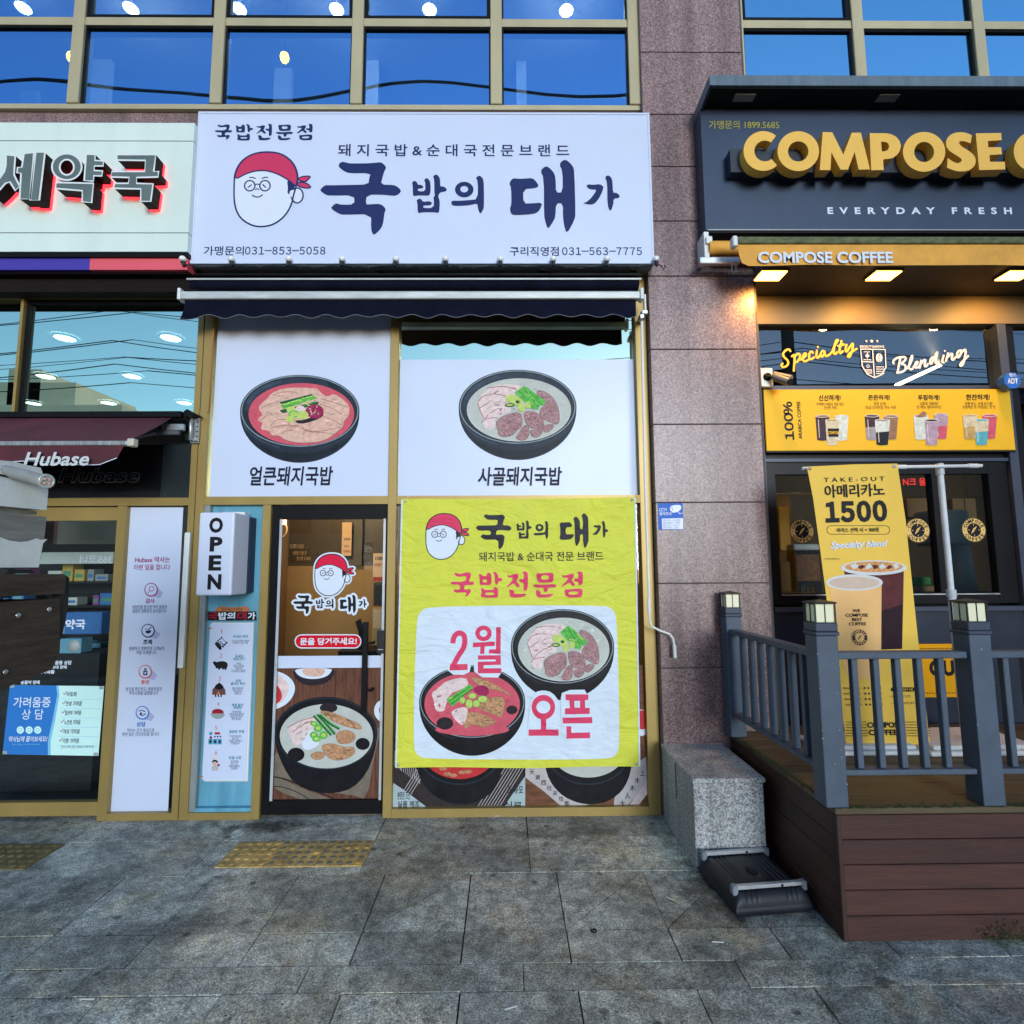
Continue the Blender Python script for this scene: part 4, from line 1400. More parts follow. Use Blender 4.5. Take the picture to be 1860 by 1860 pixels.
mb.box(-6.8, xsd, yst, 3.81, zs0, zs1, BLU)
mb.build('blue_strip', S2)
mb = MB()
mb.box(xsd + .0005, xsr, yst, 3.81, zs0, zs1, REDS)
mb.build('red_strip', S2)
mb = MB()
mb.box(-6.8, xsr + .02, 3.72, 3.812, P(200, 530, 3.72)[1], zs0 - .002, pm('sign_under_dark', (.012, .008, .008), .7, 0, .2, 3, spec=.1))
mb.box(-6.8, xsr + .0, 3.66, 3.7195, P(200, 497, 3.66)[1], zs0 - .0021, MATS['sign_under_dark'])
mb.build('sign_base', S2)
FACE = pm('letter_face_grey', C(100, 118, 122, .8), .35, .1, .18, 6, stretch=(1, 1, .5))
EDGE = pm('letter_edge_white', (.72, .74, .74), .4, 0, .03, 4)
SIDE = pm('letter_side_black', (.005, .005, .006), .5, 0, .1, 5, spec=.12)
GLOW = pm('letter_red_glow', (.6, .02, .02), .5, 0, 0, 5, emit=(1.0, .03, .05, 1.6))
d3 = lambda L: [(p[0] / 3, p[1] / 3) for p in L]
LET = [[(d3([(35, 845), (85, 850), (80, 905), (78, 955), (108, 1015), (85, 1040), (55, 992), (30, 1000), (0, 1035), (-40, 1070), (-55, 1035), (-10, 985), (25, 935), (33, 900)]), []),
        (d3([(132, 838), (186, 835), (165, 1085), (108, 1085), (116, 945), (94, 942), (97, 913), (120, 912)]), []),
        (d3([(195, 832), (246, 832), (215, 1092), (166, 1092)]), [])],
       [([(365 / 3 + 27 * math.cos(t / 15 * math.pi), 910 / 3 + 24 * math.sin(t / 15 * math.pi)) for t in range(30)], [[(365 / 3 + 13 * math.cos(t / 10 * math.pi), 912 / 3 + 14 * math.sin(t / 10 * math.pi)) for t in range(20)]]),
        (d3([(470, 843), (520, 843), (518, 875), (565, 878), (563, 905), (515, 905), (514, 930), (560, 932), (555, 960), (512, 958), (510, 988), (460, 985)]), []),
        (d3([(310, 995), (510, 1000), (500, 1105), (448, 1100), (450, 1040), (305, 1028)]), [])],
       [(d3([(640, 843), (850, 843), (838, 935), (865, 935), (862, 965), (745, 968), (745, 1000), (835, 1003), (822, 1098), (768, 1098), (768, 1030), (622, 1027), (627, 1000), (700, 1000), (705, 968), (605, 965), (610, 935), (790, 935), (793, 875), (640, 873)]), [])]]
yf = 3.50
for k, parts in enumerate(LET):
    mb = MB()
    mg = MB()
    for o, h in parts:
        q = [[P(p[0], p[1], yf) for p in o]] + [[P(p[0], p[1], yf) for p in hh] for hh in h]
        mb.poly(q, yf, SIDE, .084)
        mb.poly(q, yf - .0008, FACE)
        for lp in q:
            mb.stroke(lp, .012, yf - .0016, EDGE, True)
        cx = sum(p[0] for p in q[0]) / len(q[0]); cz = sum(p[1] for p in q[0]) / len(q[0])
        mg.poly([[(p[0] + .004, p[1] - .004) for p in lp] for lp in q], yf + .0845, GLOW, .011)
    o = mb.build('letter', S2)
    mg.build('glow_edge', o)
# ------------------------------------------------------------------ pharmacy awning
MAR = pm('maroon_awning_cloth', (.085, .018, .028), .75, 0, .35, 5, (150, .2, .002), stretch=(1, .5, 1), fine=.08)
A2 = thing('awning', 'faded maroon awning with white lettering on its valance, let out over the pharmacy door', 'awning', (-3.5, 3.6, 2.5))
yr, yfb = 3.74, 3.27
xrr = P(316, 757, yr)[0]
zr = P(200, 757, yr)[1]
xfb = P(238, 804, yfb)[0]
zfb = P(150, 803, yfb)[1]
mb = MB()
vs, fs = [], []
for i in range(41):
    x = xrr - 4.2 * i / 40
    for k in range(6):
        u = k / 5
        vs.append((x, yr + (yfb - yr) * u, zr + (zfb - zr) * u - .012 * math.sin(u * math.pi)))
for i in range(40):
    for k in range(5):
        a = i * 6 + k
        fs.append((a, a + 1, a + 7, a + 6))
mb.add(vs, fs, MAR, True)
mb.build('cloth', A2)
mb = MB()
mb.bbox(-6.6, xfb - .012, yfb - .02, yfb + .02, zfb - .024, zfb + .004, pm('weathered_bar', (.30, .31, .31), .5, .3, .45, 25, stretch=(3, 1, .3)), .006, 2)
mb.build('front_bar', A2)
mb = MB()
mb.bbox(xfb - .0119, xfb + .03, yfb - .024, yfb + .024, zfb - .03, zfb + .018, pm('cream_plastic', (.55, .50, .40), .5, 0, .1, 8), .008, 2)
mb.build('end_cap', A2)
mb = MB()
vs, fs = [], []
for i in range(61):
    x = xfb - .03 - 4.0 * i / 60
    h = .105 + .012 * math.sin(i * .55) + (.0 if i > 2 else -.015 * (2 - i))
    for k in range(5):
        u = k / 4
        vs.append((x - .05 * u * (1 if i == 0 else .6 if i == 1 else .2 if i == 2 else 0), yfb - .012 + .008 * u * math.sin(x * 14) + .02 * u, zfb - .02 - h * u))
for i in range(60):
    for k in range(4):
        a = i * 5 + k
        fs.append((a, a + 1, a + 6, a + 5))
mb.add(vs, fs, MAR, True)
VAL2 = mb.build('valance', A2)
mb = MB()
mb.tube([Vector(vs[i * 5 + 4]) + Vector((0, -.002, 0)) for i in range(61)], .003, PWHITE, 5)
mb.build('piping', VAL2)
text('lettering', 'Hubase', (43, 821, 162, 846), yfb - .026, pm('print_grey_white', (.55, .57, .57), .6, 0, .1, 9), VAL2, .022, .22, skew=0)
mb = MB()
mb.box(-6.6, P(338, 752, 3.76)[0], 3.70, 3.81, P(200, 757, 3.70)[1], P(200, 747, 3.70)[1], BLACK)
mb.add([(P(333, 748, 3.72)[0], 3.72, P(333, 747, 3.72)[1]), (P(340, 743, 3.72)[0], 3.72, P(340, 743, 3.72)[1]), (P(357, 752, 3.72)[0], 3.72, P(357, 752, 3.72)[1]), (P(335, 757, 3.72)[0], 3.72, P(335, 757, 3.72)[1]),
        (P(333, 748, 3.72)[0], 3.80, P(333, 747, 3.72)[1]), (P(340, 743, 3.72)[0], 3.80, P(340, 743, 3.72)[1]), (P(357, 752, 3.72)[0], 3.80, P(357, 752, 3.72)[1]), (P(335, 757, 3.72)[0], 3.80, P(335, 757, 3.72)[1])],
       [(0, 3, 2, 1), (4, 5, 6, 7), (0, 1, 5, 4), (1, 2, 6, 5), (2, 3, 7, 6), (3, 0, 4, 7)], BLACK)
mb.tube([(-6.5, 3.76, zr - .01), (xrr + .09, 3.76, zr - .01)], .028, BLACK, 12)
mb.build('roller', A2)
mb = MB()
a, b_, c, d = rect(347, 755, 362, 805, 3.80)
mb.bbox(a, b_, 3.795, 3.812, c, d, STEEL, .003, 1)
for t in range(6):
    z = c + .012 + (d - c - .024) * t / 5
    mb.lathe([(.0001, -.003), (.0055, -.003), (.0055, .001)], (b_ - .010, 3.794, z), BLACK, 8, 'y')
for xx in (a + .016, a + .032):
    for z in (c + .012, d - .012):
        mb.lathe([(.0001, -.003), (.0055, -.003), (.0055, .001)], (xx, 3.794, z), BLACK, 8, 'y')
mb.tube([(a + .01, 3.79, d - .015), (a + .016, 3.765, (c + d) / 2 + .03), (a + .02, 3.765, (c + d) / 2 - .03), (a + .008, 3.785, c + .02)], .012, STEEL, 8)
for k in range(3):
    mb.lathe([(.004, 0), (.018, .002), (.018, .012), (.004, .014)], (a - .06 + k * .022, 3.77, d - .02), STEEL, 10, 'x')
mb.build('wall_bracket', A2)
mb = MB()
q = rect(297, 771, 336, 783, 3.74)
mb.bbox(q[0], q[1], 3.72, 3.75, q[2], q[3], STEEL, .004, 1)
q = rect(286, 784, 330, 792, 3.74)
mb.bbox(q[0], q[1], 3.70, 3.73, q[2], q[3], pm('dark_steel', (.12, .12, .13), .5, .5, .2, 8), .004, 1)
mb.tube([(q[0] + .01, 3.715, (q[2] + q[3]) / 2), (q[0] - .25, 3.40, zfb - .01), (q[0] - .3, yfb + .02, zfb - .01)], .014, MATS['dark_steel'], 8)
mb.build('folding_arm', A2)
# lettering on the dark glass band below
GB = thing('window_lettering', 'dark outlined lettering on the black glass band behind the maroon awning', 'window sticker', (-2.8, YG, 2.2))
GREYO = pm('print_outline_grey', (.24, .24, .25), .5, 0, .1, 9)
mb = MB()
mb.quad((-6.4, YG - .004, zb1 + .01), (XPL - .20, YG - .004, zb1 + .01), (XPL - .20, YG - .004, 2.495), (-6.4, YG - .004, 2.495), pm('black_glass_film', (.008, .010, .012), .12, 0, .1, 3))
mb.build('film', GB)
text('lettering', 'Hubase', (106, 850, 254, 877), YG - .0055, GREYO, GB, .035, .2)
text('lettering', 'Hubase', (107.5, 851.3, 252.5, 875.7), YG - .007, pm('print_maroon_black', (.012, .006, .008), .4, 0, .1, 5), GB, .012, .2)

# ------------------------------------------------------------------ cafe sign
CS = thing('cafe_sign', 'slate-grey hooded sign box with big raised yellow letters over the cafe', 'sign', (3.3, 3.7, 3.915))
SLATE = pm('slate_grey_sheet', C(52, 70, 102, .72), .42, .1, .10, 2.2, (30, .04, .001), stretch=(1, 1, .5))
x0 = 1.385
mb = MB()
mb.box(x0, 5.6, 3.60, 3.7385, 3.925, 4.83, SLATE)
mb.box(x0 + .02, 5.6, 3.601, 3.7384, 3.905, 3.9249, BLACK)
mb.box(x0 + .012, 5.6, 3.592, 3.5999, 3.918, 3.926, pm('edge_trim_grey', (.3, .31, .33), .4, .3, .1, 4))
mb.build('sign_box', CS)
mb = MB()
SLATE2 = pm('slate_grey_weathered', C(84, 104, 124), .5, 0, .3, 3.5, stretch=(4, 1, .5))
mb.box(x0, 5.6, 3.412, 3.7383, 4.838, 4.912, SLATE2)
mb.box(x0 + .02, 5.6, 3.43, 3.60, 4.8301, 4.8379, BLACK)  # underside sheet in black: the shade under the hood put into its colour
mb.add([(x0, 3.412, 4.8379), (x0, 3.60, 4.8379), (x0, 3.60, 4.818), (x0 + .018, 3.412, 4.8379), (x0 + .018, 3.60, 4.8379), (x0 + .018, 3.60, 4.818)], [(0, 1, 2), (3, 5, 4), (0, 2, 5, 3), (1, 4, 5, 2), (0, 3, 4, 1)], SLATE)
HOOD = mb.build('hood', CS)
for px in (1352, 1612):
    xx = P(px, 182, 3.5)[0]
    mb = MB()
    mb.box(xx - .07, xx + .07, 3.47, 3.53, 4.824, 4.8299, pm('hood_lamp_grey', (.22, .22, .2), .4, 0, .1, 6))
    mb.build('hood_lamp', HOOD)
mb = MB()
xb0 = P(1318, 300, 3.60)[0]
zb_a, zb_c = P(1330, 312.6, 3.52)[1], P(1330, 271, 3.52)[1]
mb.box(xb0, 5.5, 3.52, 3.5995, zb_a, zb_c, pm('letter_rail', (.022, .028, .045), .4, 0, .1, 4))
mb.build('letter_rail', CS)
YEL = pm('yellow_letter_enamel', (.85, .48, .075), .38, 0, .03, 3)
ZA = lambda p: (1310 + p[0] / 6.643, 220 + p[1] / 6.643)
ZB = lambda p: (1580 + p[0] / 6.643, 220 + p[1] / 6.643)
yl3 = 3.45


def c_arc(cx, cy):
    o = [(cx + 238 * math.cos(math.radians(t)), cy + 240 * math.sin(math.radians(t))) for t in range(-50, -315, -8)]
    i = [(cx + 18 + 126 * math.cos(math.radians(t)), cy + 125 * math.sin(math.radians(t))) for t in range(-310, -52, 8)]
    return o + i


LETS = [('C', ZA, [c_arc(508, 360)]), ('O', ZA, [ell(930, 362, 250, 240, 44), ell(930, 365, 124, 122, 32)]),
        ('M', ZA, [[(1225, 130), (1340, 135), (1475, 405), (1575, 140), (1685, 138), (1795, 582), (1660, 585), (1610, 370), (1530, 585), (1440, 585), (1330, 375), (1318, 590), (1190, 590)]]),
        ('P', ZB, [[(-2, 145), (200, 146), (265, 160), (320, 190), (360, 240), (375, 300), (360, 360), (325, 410), (270, 448), (160, 462), (168, 590), (18, 592)], [(135, 248), (190, 250), (222, 268), (234, 305), (222, 342), (190, 362), (146, 365)]]),
        ('O', ZB, [ell(655, 370, 255, 240, 44), ell(655, 372, 120, 122, 32)]),
        ('S', ZB, [chaikin([(1232, 172), (1232, 172), (1170, 140), (1080, 130), (990, 150), (930, 205), (915, 280), (945, 350), (1040, 410), (1105, 450), (1110, 480), (1075, 512), (1010, 495), (940, 445), (940, 445), (932, 560), (932, 560), (1000, 592), (1090, 610), (1190, 600), (1260, 550), (1283, 480), (1260, 410), (1190, 355), (1100, 300), (1072, 265), (1090, 240), (1140, 240), (1215, 268), (1215, 268)], 2)]),
        ('E', ZB, [[(1278, 148), (1585, 142), (1590, 230), (1425, 240), (1430, 315), (1585, 315), (1595, 400), (1445, 408), (1450, 490), (1630, 490), (1635, 582), (1320, 590)]]),
        ('C', ZB, [c_arc(1975, 366)]), ('O', ZB, [ell(2400, 370, 250, 240, 44), ell(2400, 372, 124, 122, 32)])]
for k, ch in enumerate('FFEE'):
    e = [(1278, 148), (1585, 142), (1590, 230), (1425, 240), (1430, 315), (1585, 315), (1595, 400), (1445, 408)] + ([(1450, 490), (1630, 490), (1635, 582), (1320, 590)] if ch == 'E' else [(1455, 590), (1320, 590)])
    LETS.append((ch, ZB, [[(p[0] + 1400 + k * 375, p[1]) for p in e]]))
for nm, zf, loops in LETS:
    mb = MB()
    mb.poly([[P(*zf(p), yl3) for p in lp] for lp in loops], yl3, YEL, .069)
    mb.build('letter', CS)
text('lettering', '가맹문의 1899.5685', (1288, 219, 1415, 234), 3.5985, pm('print_dull_yellow', C(150, 150, 60), .5, 0, .1, 9), CS, .004)
text('lettering', 'E  V  E  R  Y  D  A  Y     F  R  E  S  H', (1503, 376.5, 1838, 389), 3.5985, PWHITE, CS, .035)

# ------------------------------------------------------------------ cafe awning and its lamps
A3 = thing('awning', 'rolled-in yellow awning with mossy front bar, glowing from lamps behind it', 'awning', (3.4, 3.5, 3.6))
yv = 3.45
YELC = pm('yellow_awning_cloth', C(214, 160, 70, .9), .7, 0, .18, 6, (120, .15, .002))
YELC.node_tree.nodes['Principled BSDF'].inputs['Transmission Weight'].default_value = 0.0
MOSS = pm('mossy_bar', (.10, .11, .045), .7, 0, .6, 18, (60, .4, .003), stretch=(1, 1, 2))
xl, zt, zm, zb = P(1337, 445, yv)[0], P(1600, 432, yv)[1], P(1600, 445, yv)[1], P(1600, 483, yv)[1]
mb = MB()
mb.bbox(xl + .005, 5.5, yv - .02, yv + .03, zm, zt, MOSS, .01, 2)
mb.build('front_bar', A3)
mb = MB()
mb.bbox(xl - .03, xl + .0049, yv - .026, yv + .034, zm - .02, zt + .004, WHITEP, .012, 3)
mb.build('end_cap', A3)
mb = MB()
vs, fs = [], []
for i in range(61):
    x = xl + .01 + 4.0 * i / 60
    h = (zm - zb) + .004 * math.sin(i * .5) + (-.02 if i == 0 else 0)
    for k in range(5):
        u = k / 4
        vs.append((x + (.022 * u * u if i == 0 else 0), yv - .005 + .006 * u * math.sin(x * 9), zm + .002 - h * u))
for i in range(60):
    for k in range(4):
        a = i * 5 + k
        fs.append((a, a + 5, a + 6, a + 1))
mb.add(vs, fs, YELC, True)
V3 = mb.build('valance', A3)
text('lettering', 'COMPOSE COFFEE', (1377, 457, 1622, 478), yv - .016, PWHITE, V3, .03, 0, 1.0)
mb = MB()
mb.tube([(1.40, 3.62, 3.80), (5.5, 3.62, 3.80)], .05, YELC, 14)
mb.build('roller', A3)
mb = MB()
q = rect(1269, 469, 1337, 481, 3.62)
mb.bbox(q[0], q[1] + .02, 3.60, 3.64, q[2], q[3], STEEL, .006, 2)
q = rect(1270, 436, 1279, 482, 3.70)
mb.bbox(q[0], q[1], 3.60, 3.739, q[2], q[3], WHITEP, .004, 2)
q = rect(1279, 434, 1291, 448, 3.62)
mb.bbox(q[0], q[1], 3.58, 3.66, q[2], q[3], WHITEP, .01, 3)
q = rect(1285, 448, 1290, 462, 3.62)
mb.bbox(q[0], q[1], 3.60, 3.63, q[2], q[3], WHITEP, .006, 2)
q = rect(1330, 476, 1340, 492, 3.60)
for s in (0, 1):
    mb.tube([(q[0] + .004 + s * (q[1] - q[0]) * .7, 3.61, q[3]), (q[0] + s * (q[1] - q[0]) * .75, 3.61, q[2])], .004, STEEL, 6)
mb.tube([(q[0], 3.61, q[2]), (q[1], 3.61, q[2])], .004, STEEL, 6)
mb.build('wall_bracket', A3)
LAMPG = pm('warm_lamp_lens', (.9, .8, .6), .4, 0, 0, 5, emit=(1.0, .50, .06, 8))
HOUS = pm('lamp_housing', (.05, .045, .04), .5, 0, .1, 6)
lab = ['warm square downlight nearest the granite pier in the cafe soffit', 'warm square downlight in the middle of the cafe soffit', 'warm square downlight at the right edge of the cafe soffit']
for k, xx in enumerate((1.81, 2.585, 3.49)):
    D = thing('downlight', lab[k], 'downlight', (xx, 3.59, ZSOF), 'warm downlights under the cafe soffit')
    mb = MB()
    mb.box(xx - .095, xx + .095, 3.52, 3.66, ZSOF - .012, ZSOF - .0005, HOUS)
    mb.build('housing', D)
    mb = MB()
    mb.box(xx - .085, xx + .085, 3.53, 3.65, ZSOF - .017, ZSOF - .0125, LAMPG)
    mb.build('lens', D)
    ld = bpy.data.lights.new('downlight_beam', 'SPOT')
    ld.energy, ld.color, ld.spot_size, ld.spot_blend, ld.shadow_soft_size = 17, (1.0, .50, .10), math.radians(150), .8, .05
    lo = bpy.data.objects.new('downlight_beam', ld)
    COL.objects.link(lo)
    lo.parent = D
    lo.location = (0, 0.0, -.03)
    lo.rotation_euler = (math.radians(28), 0, 0)

# ------------------------------------------------------------------ posters in the restaurant windows
YP = YG - .008
NAVYINK = pm('print_ink_navy', (.012, .014, .04), .5, 0, .05, 6)
PO = thing('poster', 'white window poster with a black bowl of red pork soup above its Korean name', 'poster', (-1.4, YP, 2.12))
mb = MB()
mb.box(XJL + .012, XM0 - .003, YP, YP + .003, 2.119, 3.498, SIGNW)
mb.build('sheet', PO)
bowl_red((435.9, 680.8, 653.2, 840.7), YP - .001, PO)
text('lettering', '얼큰돼지국밥', (453.7, 847, 605, 882), Art.top - .0004, NAVYINK, PO, .02, .1)
PO = thing('poster', 'white window poster with a black bowl of milky beef soup above its Korean name', 'poster', (.1, YP, 2.12))
mb = MB()
mb.box(XM1 + .002, XJR - .002, YP, YP + .003, 2.119, P(940, 653, YP)[1], SIGNW)
mb.build('sheet', PO)
bowl_white((832.9, 671.6, 1047.4, 835.7), YP - .001, PO)
text('lettering', '사골돼지국밥', (868, 848, 1021, 882), Art.top - .0004, NAVYINK, PO, .02, .1)

# lower film behind the yellow banner
FI = thing('window_film', 'printed window film of soup bowls on bamboo mats, mostly hidden behind the yellow banner', 'window film', (.08, YP, .06))
MATB = pm('print_bamboo_mat', (.035, .026, .026), .5, 0, .3, 30)
PAPER = pm('print_newsprint', C(168, 190, 205, .85), .5, 0, .12, 12)
PAPER2 = pm('print_calligraphy_paper', C(190, 188, 200, .8), .5, 0, .12, 12)
WOODP = pm('print_wood_table', (.16, .065, .035), .5, 0, .5, 7, stretch=(1, 1, 9), fine=.2)
WOODV = pm('print_wood_table_upright', (.13, .052, .032), .5, 0, .5, 7, stretch=(8, 1, .8), fine=.2)
a = Art(YP)
Q = lambda p: (700 + p[0] / 3.72, 1380 + p[1] / 3.72)
a.fill([(724, 1208), (1163, 1208), (1183, 1467), (712, 1472)], BOWLK)
a.fn = Q
a.fill([(80, -640), (900, -640), (945, 330), (42, 340)], MATB)
for k in range(44):
    x = 30 + k * 21
    a.line([(x + 60, -40), (x - 170, 330)], 4, PAPER2) if (x - 170 > 45 and (x < 300 or x > 780)) else None
for k in range(16):
    a.line([(50 + k * 12, 30 + k * 9), (50 + k * 14, -60)], 3, PAPER2)
a.fill([(42, 150), (120, 200), (300, 335), (42, 342)], PAPER)
a.fill([(945, 110), (945, 330), (790, 332)], PAPER)
a.fill([(946, -640), (1780, -640), (1800, 325), (946, 330)], WOODP)
a.fill([(946, 30), (1080, 30), (1100, 120), (1210, 230), (1400, 290), (1300, 325), (1200, 325), (1080, 220), (946, 120)], PAPER2)
a.fill([(1640, 60), (1790, -40), (1790, 120), (1700, 240), (1620, 325), (1540, 325), (1550, 250)], PAPER2)
a.fill([(1700, 318), (1795, 200), (1798, 100), (1640, 318)], PORKP)
a.fill([(1690, -480), (1780, -440), (1790, -60), (1700, -120)], WOODP)
a.fill(ell(1730, -250, 55, 90, 20), PWHITE).fill(ell(1735, -270, 42, 66, 20), BROR2)
for cx, br in ((500, BROR2), (1370, BROW)):
    a.fill([(cx - 300, -60), (cx - 285, 100), (cx - 200, 230), (cx - 60, 300), (cx + 100, 300), (cx + 230, 220), (cx + 290, 90), (cx + 300, -60)], BOWLK, smooth=2)
    a.line(ell(cx, -60, 280, 225, 40, 5, 175), 9, BOWL)
    a.fill(ell(cx, -70, 255, 200 if cx < 900 else 190, 40), br)
for q in ((-80, 95), (-40, 105), (20, 85), (60, 80), (-110, 60)):
    a.fill(ell(500 + q[0], q[1], 26, 12, 10), BEEFT)
a.build('print', FI)
for q, t in (((722, 1438, 745, 1452), '본문은 조선'), ((722, 1455, 762, 1466), '실품 제조'), ((922, 1428, 950, 1442), '조 규모'), ((916, 1456, 948, 1468), '신로')):
    text('lettering', t, q, YP - .0055, INK, FI, .01)
for k, ch in enumerate('天東西社夫也馬'):
    x = 962 + k * 10.5
    text('lettering', ch, (x, 1398 + k * 9.6, x + 9, 1407 + k * 9.6), YP - .0055, INK, FI, .0)
for k, ch in enumerate('上水木人大'):
    x = 1172 - k * 9
    text('lettering', ch, (x - 10, 1398 + k * 14, x, 1409 + k * 14), YP - .0055, INK, FI, .0)

# ------------------------------------------------------------------ yellow opening banner


def cloth(name, col, k=1.0):
    m = pm(name, col, .62, 0, .06, 4, None)
    nt = m.node_tree
    tc = nt.nodes.new('ShaderNodeTexCoord')
    n1 = nt.nodes.new('ShaderNodeTexNoise')
    n1.inputs['Scale'].default_value = 3.2
    n1.inputs['Detail'].default_value = 4
    n1.inputs['Distortion'].default_value = 1.4
    mp = nt.nodes.new('ShaderNodeMapping')
    mp.inputs['Rotation'].default_value = (0, .6, 0)
    mp.inputs['Scale'].default_value = (1, 1, 2.2)
    nt.links.new(tc.outputs['Object'], mp.inputs['Vector'])
    nt.links.new(mp.outputs['Vector'], n1.inputs['Vector'])
    bp = nt.nodes.new('ShaderNodeBump')
    bp.inputs['Strength'].default_value = .55 * k
    bp.inputs['Distance'].default_value = .05
    nt.links.new(n1.outputs['Fac'], bp.inputs['Height'])
    nt.links.new(bp.outputs['Normal'], nt.nodes['Principled BSDF'].inputs['Normal'])
    return m


BY = cloth('banner_yellow', (.64, .64, .05))
BW = cloth('banner_white', (.64, .71, .80))
BR = cloth('banner_red', C(208, 52, 100, .92))
BK = cloth('banner_black', (.016, .014, .02))
YBN = 3.80
BN = thing('banner', 'bright yellow cloth banner announcing a February opening with two soup bowls', 'banner', (.05, YBN, .35))
tl, tr, br_, bl = P(731, 906, YBN), P(1153, 903, YBN), P(1161.5, 1393, YBN), P(718.5, 1395, YBN)
mb = MB()
n, m_ = 44, 50
vs, fs = [], []
random.seed(3)
for j in range(m_ + 1):
    v = j / m_
    for i in range(n + 1):
        u = i / n
        xa = tl[0] + (bl[0] - tl[0]) * v; xb = tr[0] + (br_[0] - tr[0]) * v
        za = tl[1] + (tr[1] - tl[1]) * u; zb = bl[1] + (br_[1] - bl[1]) * u
        x = xa + (xb - xa) * u + .004 * math.sin(v * 11) * (u - .5)
        z = za + (zb - za) * v - .006 * math.sin(u * math.pi) * (1 - v) + .004 * math.sin(u * 9) * v
        vs.append((x, YBN + .001 * math.sin(u * 17 + v * 8) * math.sin(v * 13), z))
for j in range(m_):
    for i in range(n):
        k = j * (n + 1) + i
        fs.append((k, k + n + 1, k + n + 2, k + 1))
mb.add(vs, fs, BY, True)
mb.build('cloth', BN)
yb_ = YBN - .003
a = Art(yb_)
a.line([(730, 908), (719, 1394)], 2.6, BW).line([(1153.5, 904), (1162, 1392)], 2.6, BW)
a.fill([(p[0], p[1]) for p in [(782, 1101), (1096, 1099), (1113, 1106), (1121, 1122), (1126, 1352), (1120, 1372), (1102, 1380), (778, 1379), (758, 1373), (750, 1355), (756, 1128), (763, 1110)]], BW, smooth=2)
a.build('print', BN)
for c in (tl, tr, bl, br_):
    pass
mb = MB()
for c, dx, dz in ((tl, .02, -.02), (tr, -.02, -.02), (bl, .02, .02), (br_, -.02, .02)):
    mb.lathe([(.004, -.003), (.009, -.002), (.009, .001)], (c[0] + dx, YBN - .001, c[1] + dz), STEEL, 10, 'y')
    mb.tube([(c[0] + dx, YBN - .002, c[1] + dz), (c[0] + dx * 2, YBN + .0, c[1] - dz * .9)], .0018, BW, 5)
mb.build('eyelets', BN)
brush_word('lettering', WORD, WORDBOX, (864, 932, 1105, 998), yb_, BK, BN)
brush_word('lettering', SPEC, SPECBOX, (817, 1038, 1059, 1086), yb_, BR, BN)
emblem((773, 932, 853, 1017), yb_, BN, BR, BK)
text('lettering', '돼지국밥 & 순대국 전문 브랜드', (870, 1002, 1096, 1019), yb_, BK, BN, .012)
bowl_white((927.7, 1106.3, 1115.7, 1271.8), yb_ - .0006, BN, BOWLK)
bowl_top = Art.top
a = Art(yb_ - .0006, lambda p: (750 + p[0] / 4.895, 1090 + p[1] / 4.895))
bowl_base(a, 527, 905, 472, 325, 1385, BROR, (527, 925, 425, 285), BOWLK, 9)
a.fill(ell(527, 1150, 330, 55, 24), BROR)
a.fill([(160, 830), (230, 780), (290, 720), (470, 680), (500, 760), (420, 800), (330, 830), (290, 940), (280, 990), (200, 990), (190, 900)], PORKP, smooth=1)
slices(a, [[(500, 680), (620, 700), (750, 760), (860, 830), (890, 860), (760, 800), (640, 790), (560, 740)], [(560, 960), (680, 860), (810, 860), (820, 930), (790, 1050), (700, 1010)], [(480, 990), (600, 1000), (720, 1060), (750, 1090), (620, 1140), (540, 1100), (470, 1150), (450, 1120)]], BEEFT, SHADE, 6)
a.fill([(340, 980), (480, 940), (490, 1010), (450, 1120), (400, 1090), (350, 1030)], PORKP, smooth=1)
a.fill([(300, 880), (500, 750), (540, 770), (350, 950)], GRN)
dabs(a, [(160, 830), (290, 720), (470, 680), (330, 830), (280, 980), (200, 980)], PALES, 24, 22)
dabs(a, [(340, 980), (480, 940), (490, 1010), (450, 1110), (350, 1030)], PALES, 12, 20)
dabs(a, [(300, 880), (500, 750), (540, 770), (350, 950)], GRNS, 16, 24, -33, .15)
a.line([(320, 900), (515, 765)], 5, GRND).line([(340, 925), (530, 790)], 7, GRND)
a.fill([(530, 790), (600, 750), (670, 770), (680, 830), (640, 860), (560, 830)], PURP, smooth=1)
for e in ((440, 890, 25, 30), (500, 920, 30, 40), (530, 850, 35, 25), (620, 880, 40, 30), (565, 920, 30, 30)):
    a.fill(ell(*e, 14), YGR).line(ell(*e, 14), 5, GRN, True)
a.fill(ell(285, 1095, 75, 55, 16), SHADE).fill(ell(880, 975, 50, 40, 14), SHADE)
a.build('bowl_picture', BN)
bowl_top = min(Art.top, bowl_top)
# cut-out lettering on top of the bowls
y2 = bowl_top - .0006
a = Art(y2, lambda p: (750 + p[0] / 4.895, 1090 + p[1] / 4.895))
a.fill([(295, 500), (360, 210), (520, 560), (500, 665), (310, 662)], BW, smooth=1)
a.fill([(540, 480), (560, 215), (830, 220), (830, 690), (545, 685)], BW, smooth=1)
a.fill([(1090, 815), (1160, 800), (1240, 820), (1300, 900), (1330, 1240), (1010, 1240), (1040, 900)], BW, smooth=1)
a.fill([(1310, 900), (1330, 800), (1590, 795), (1620, 1260), (1330, 1260)], BW, smooth=1)
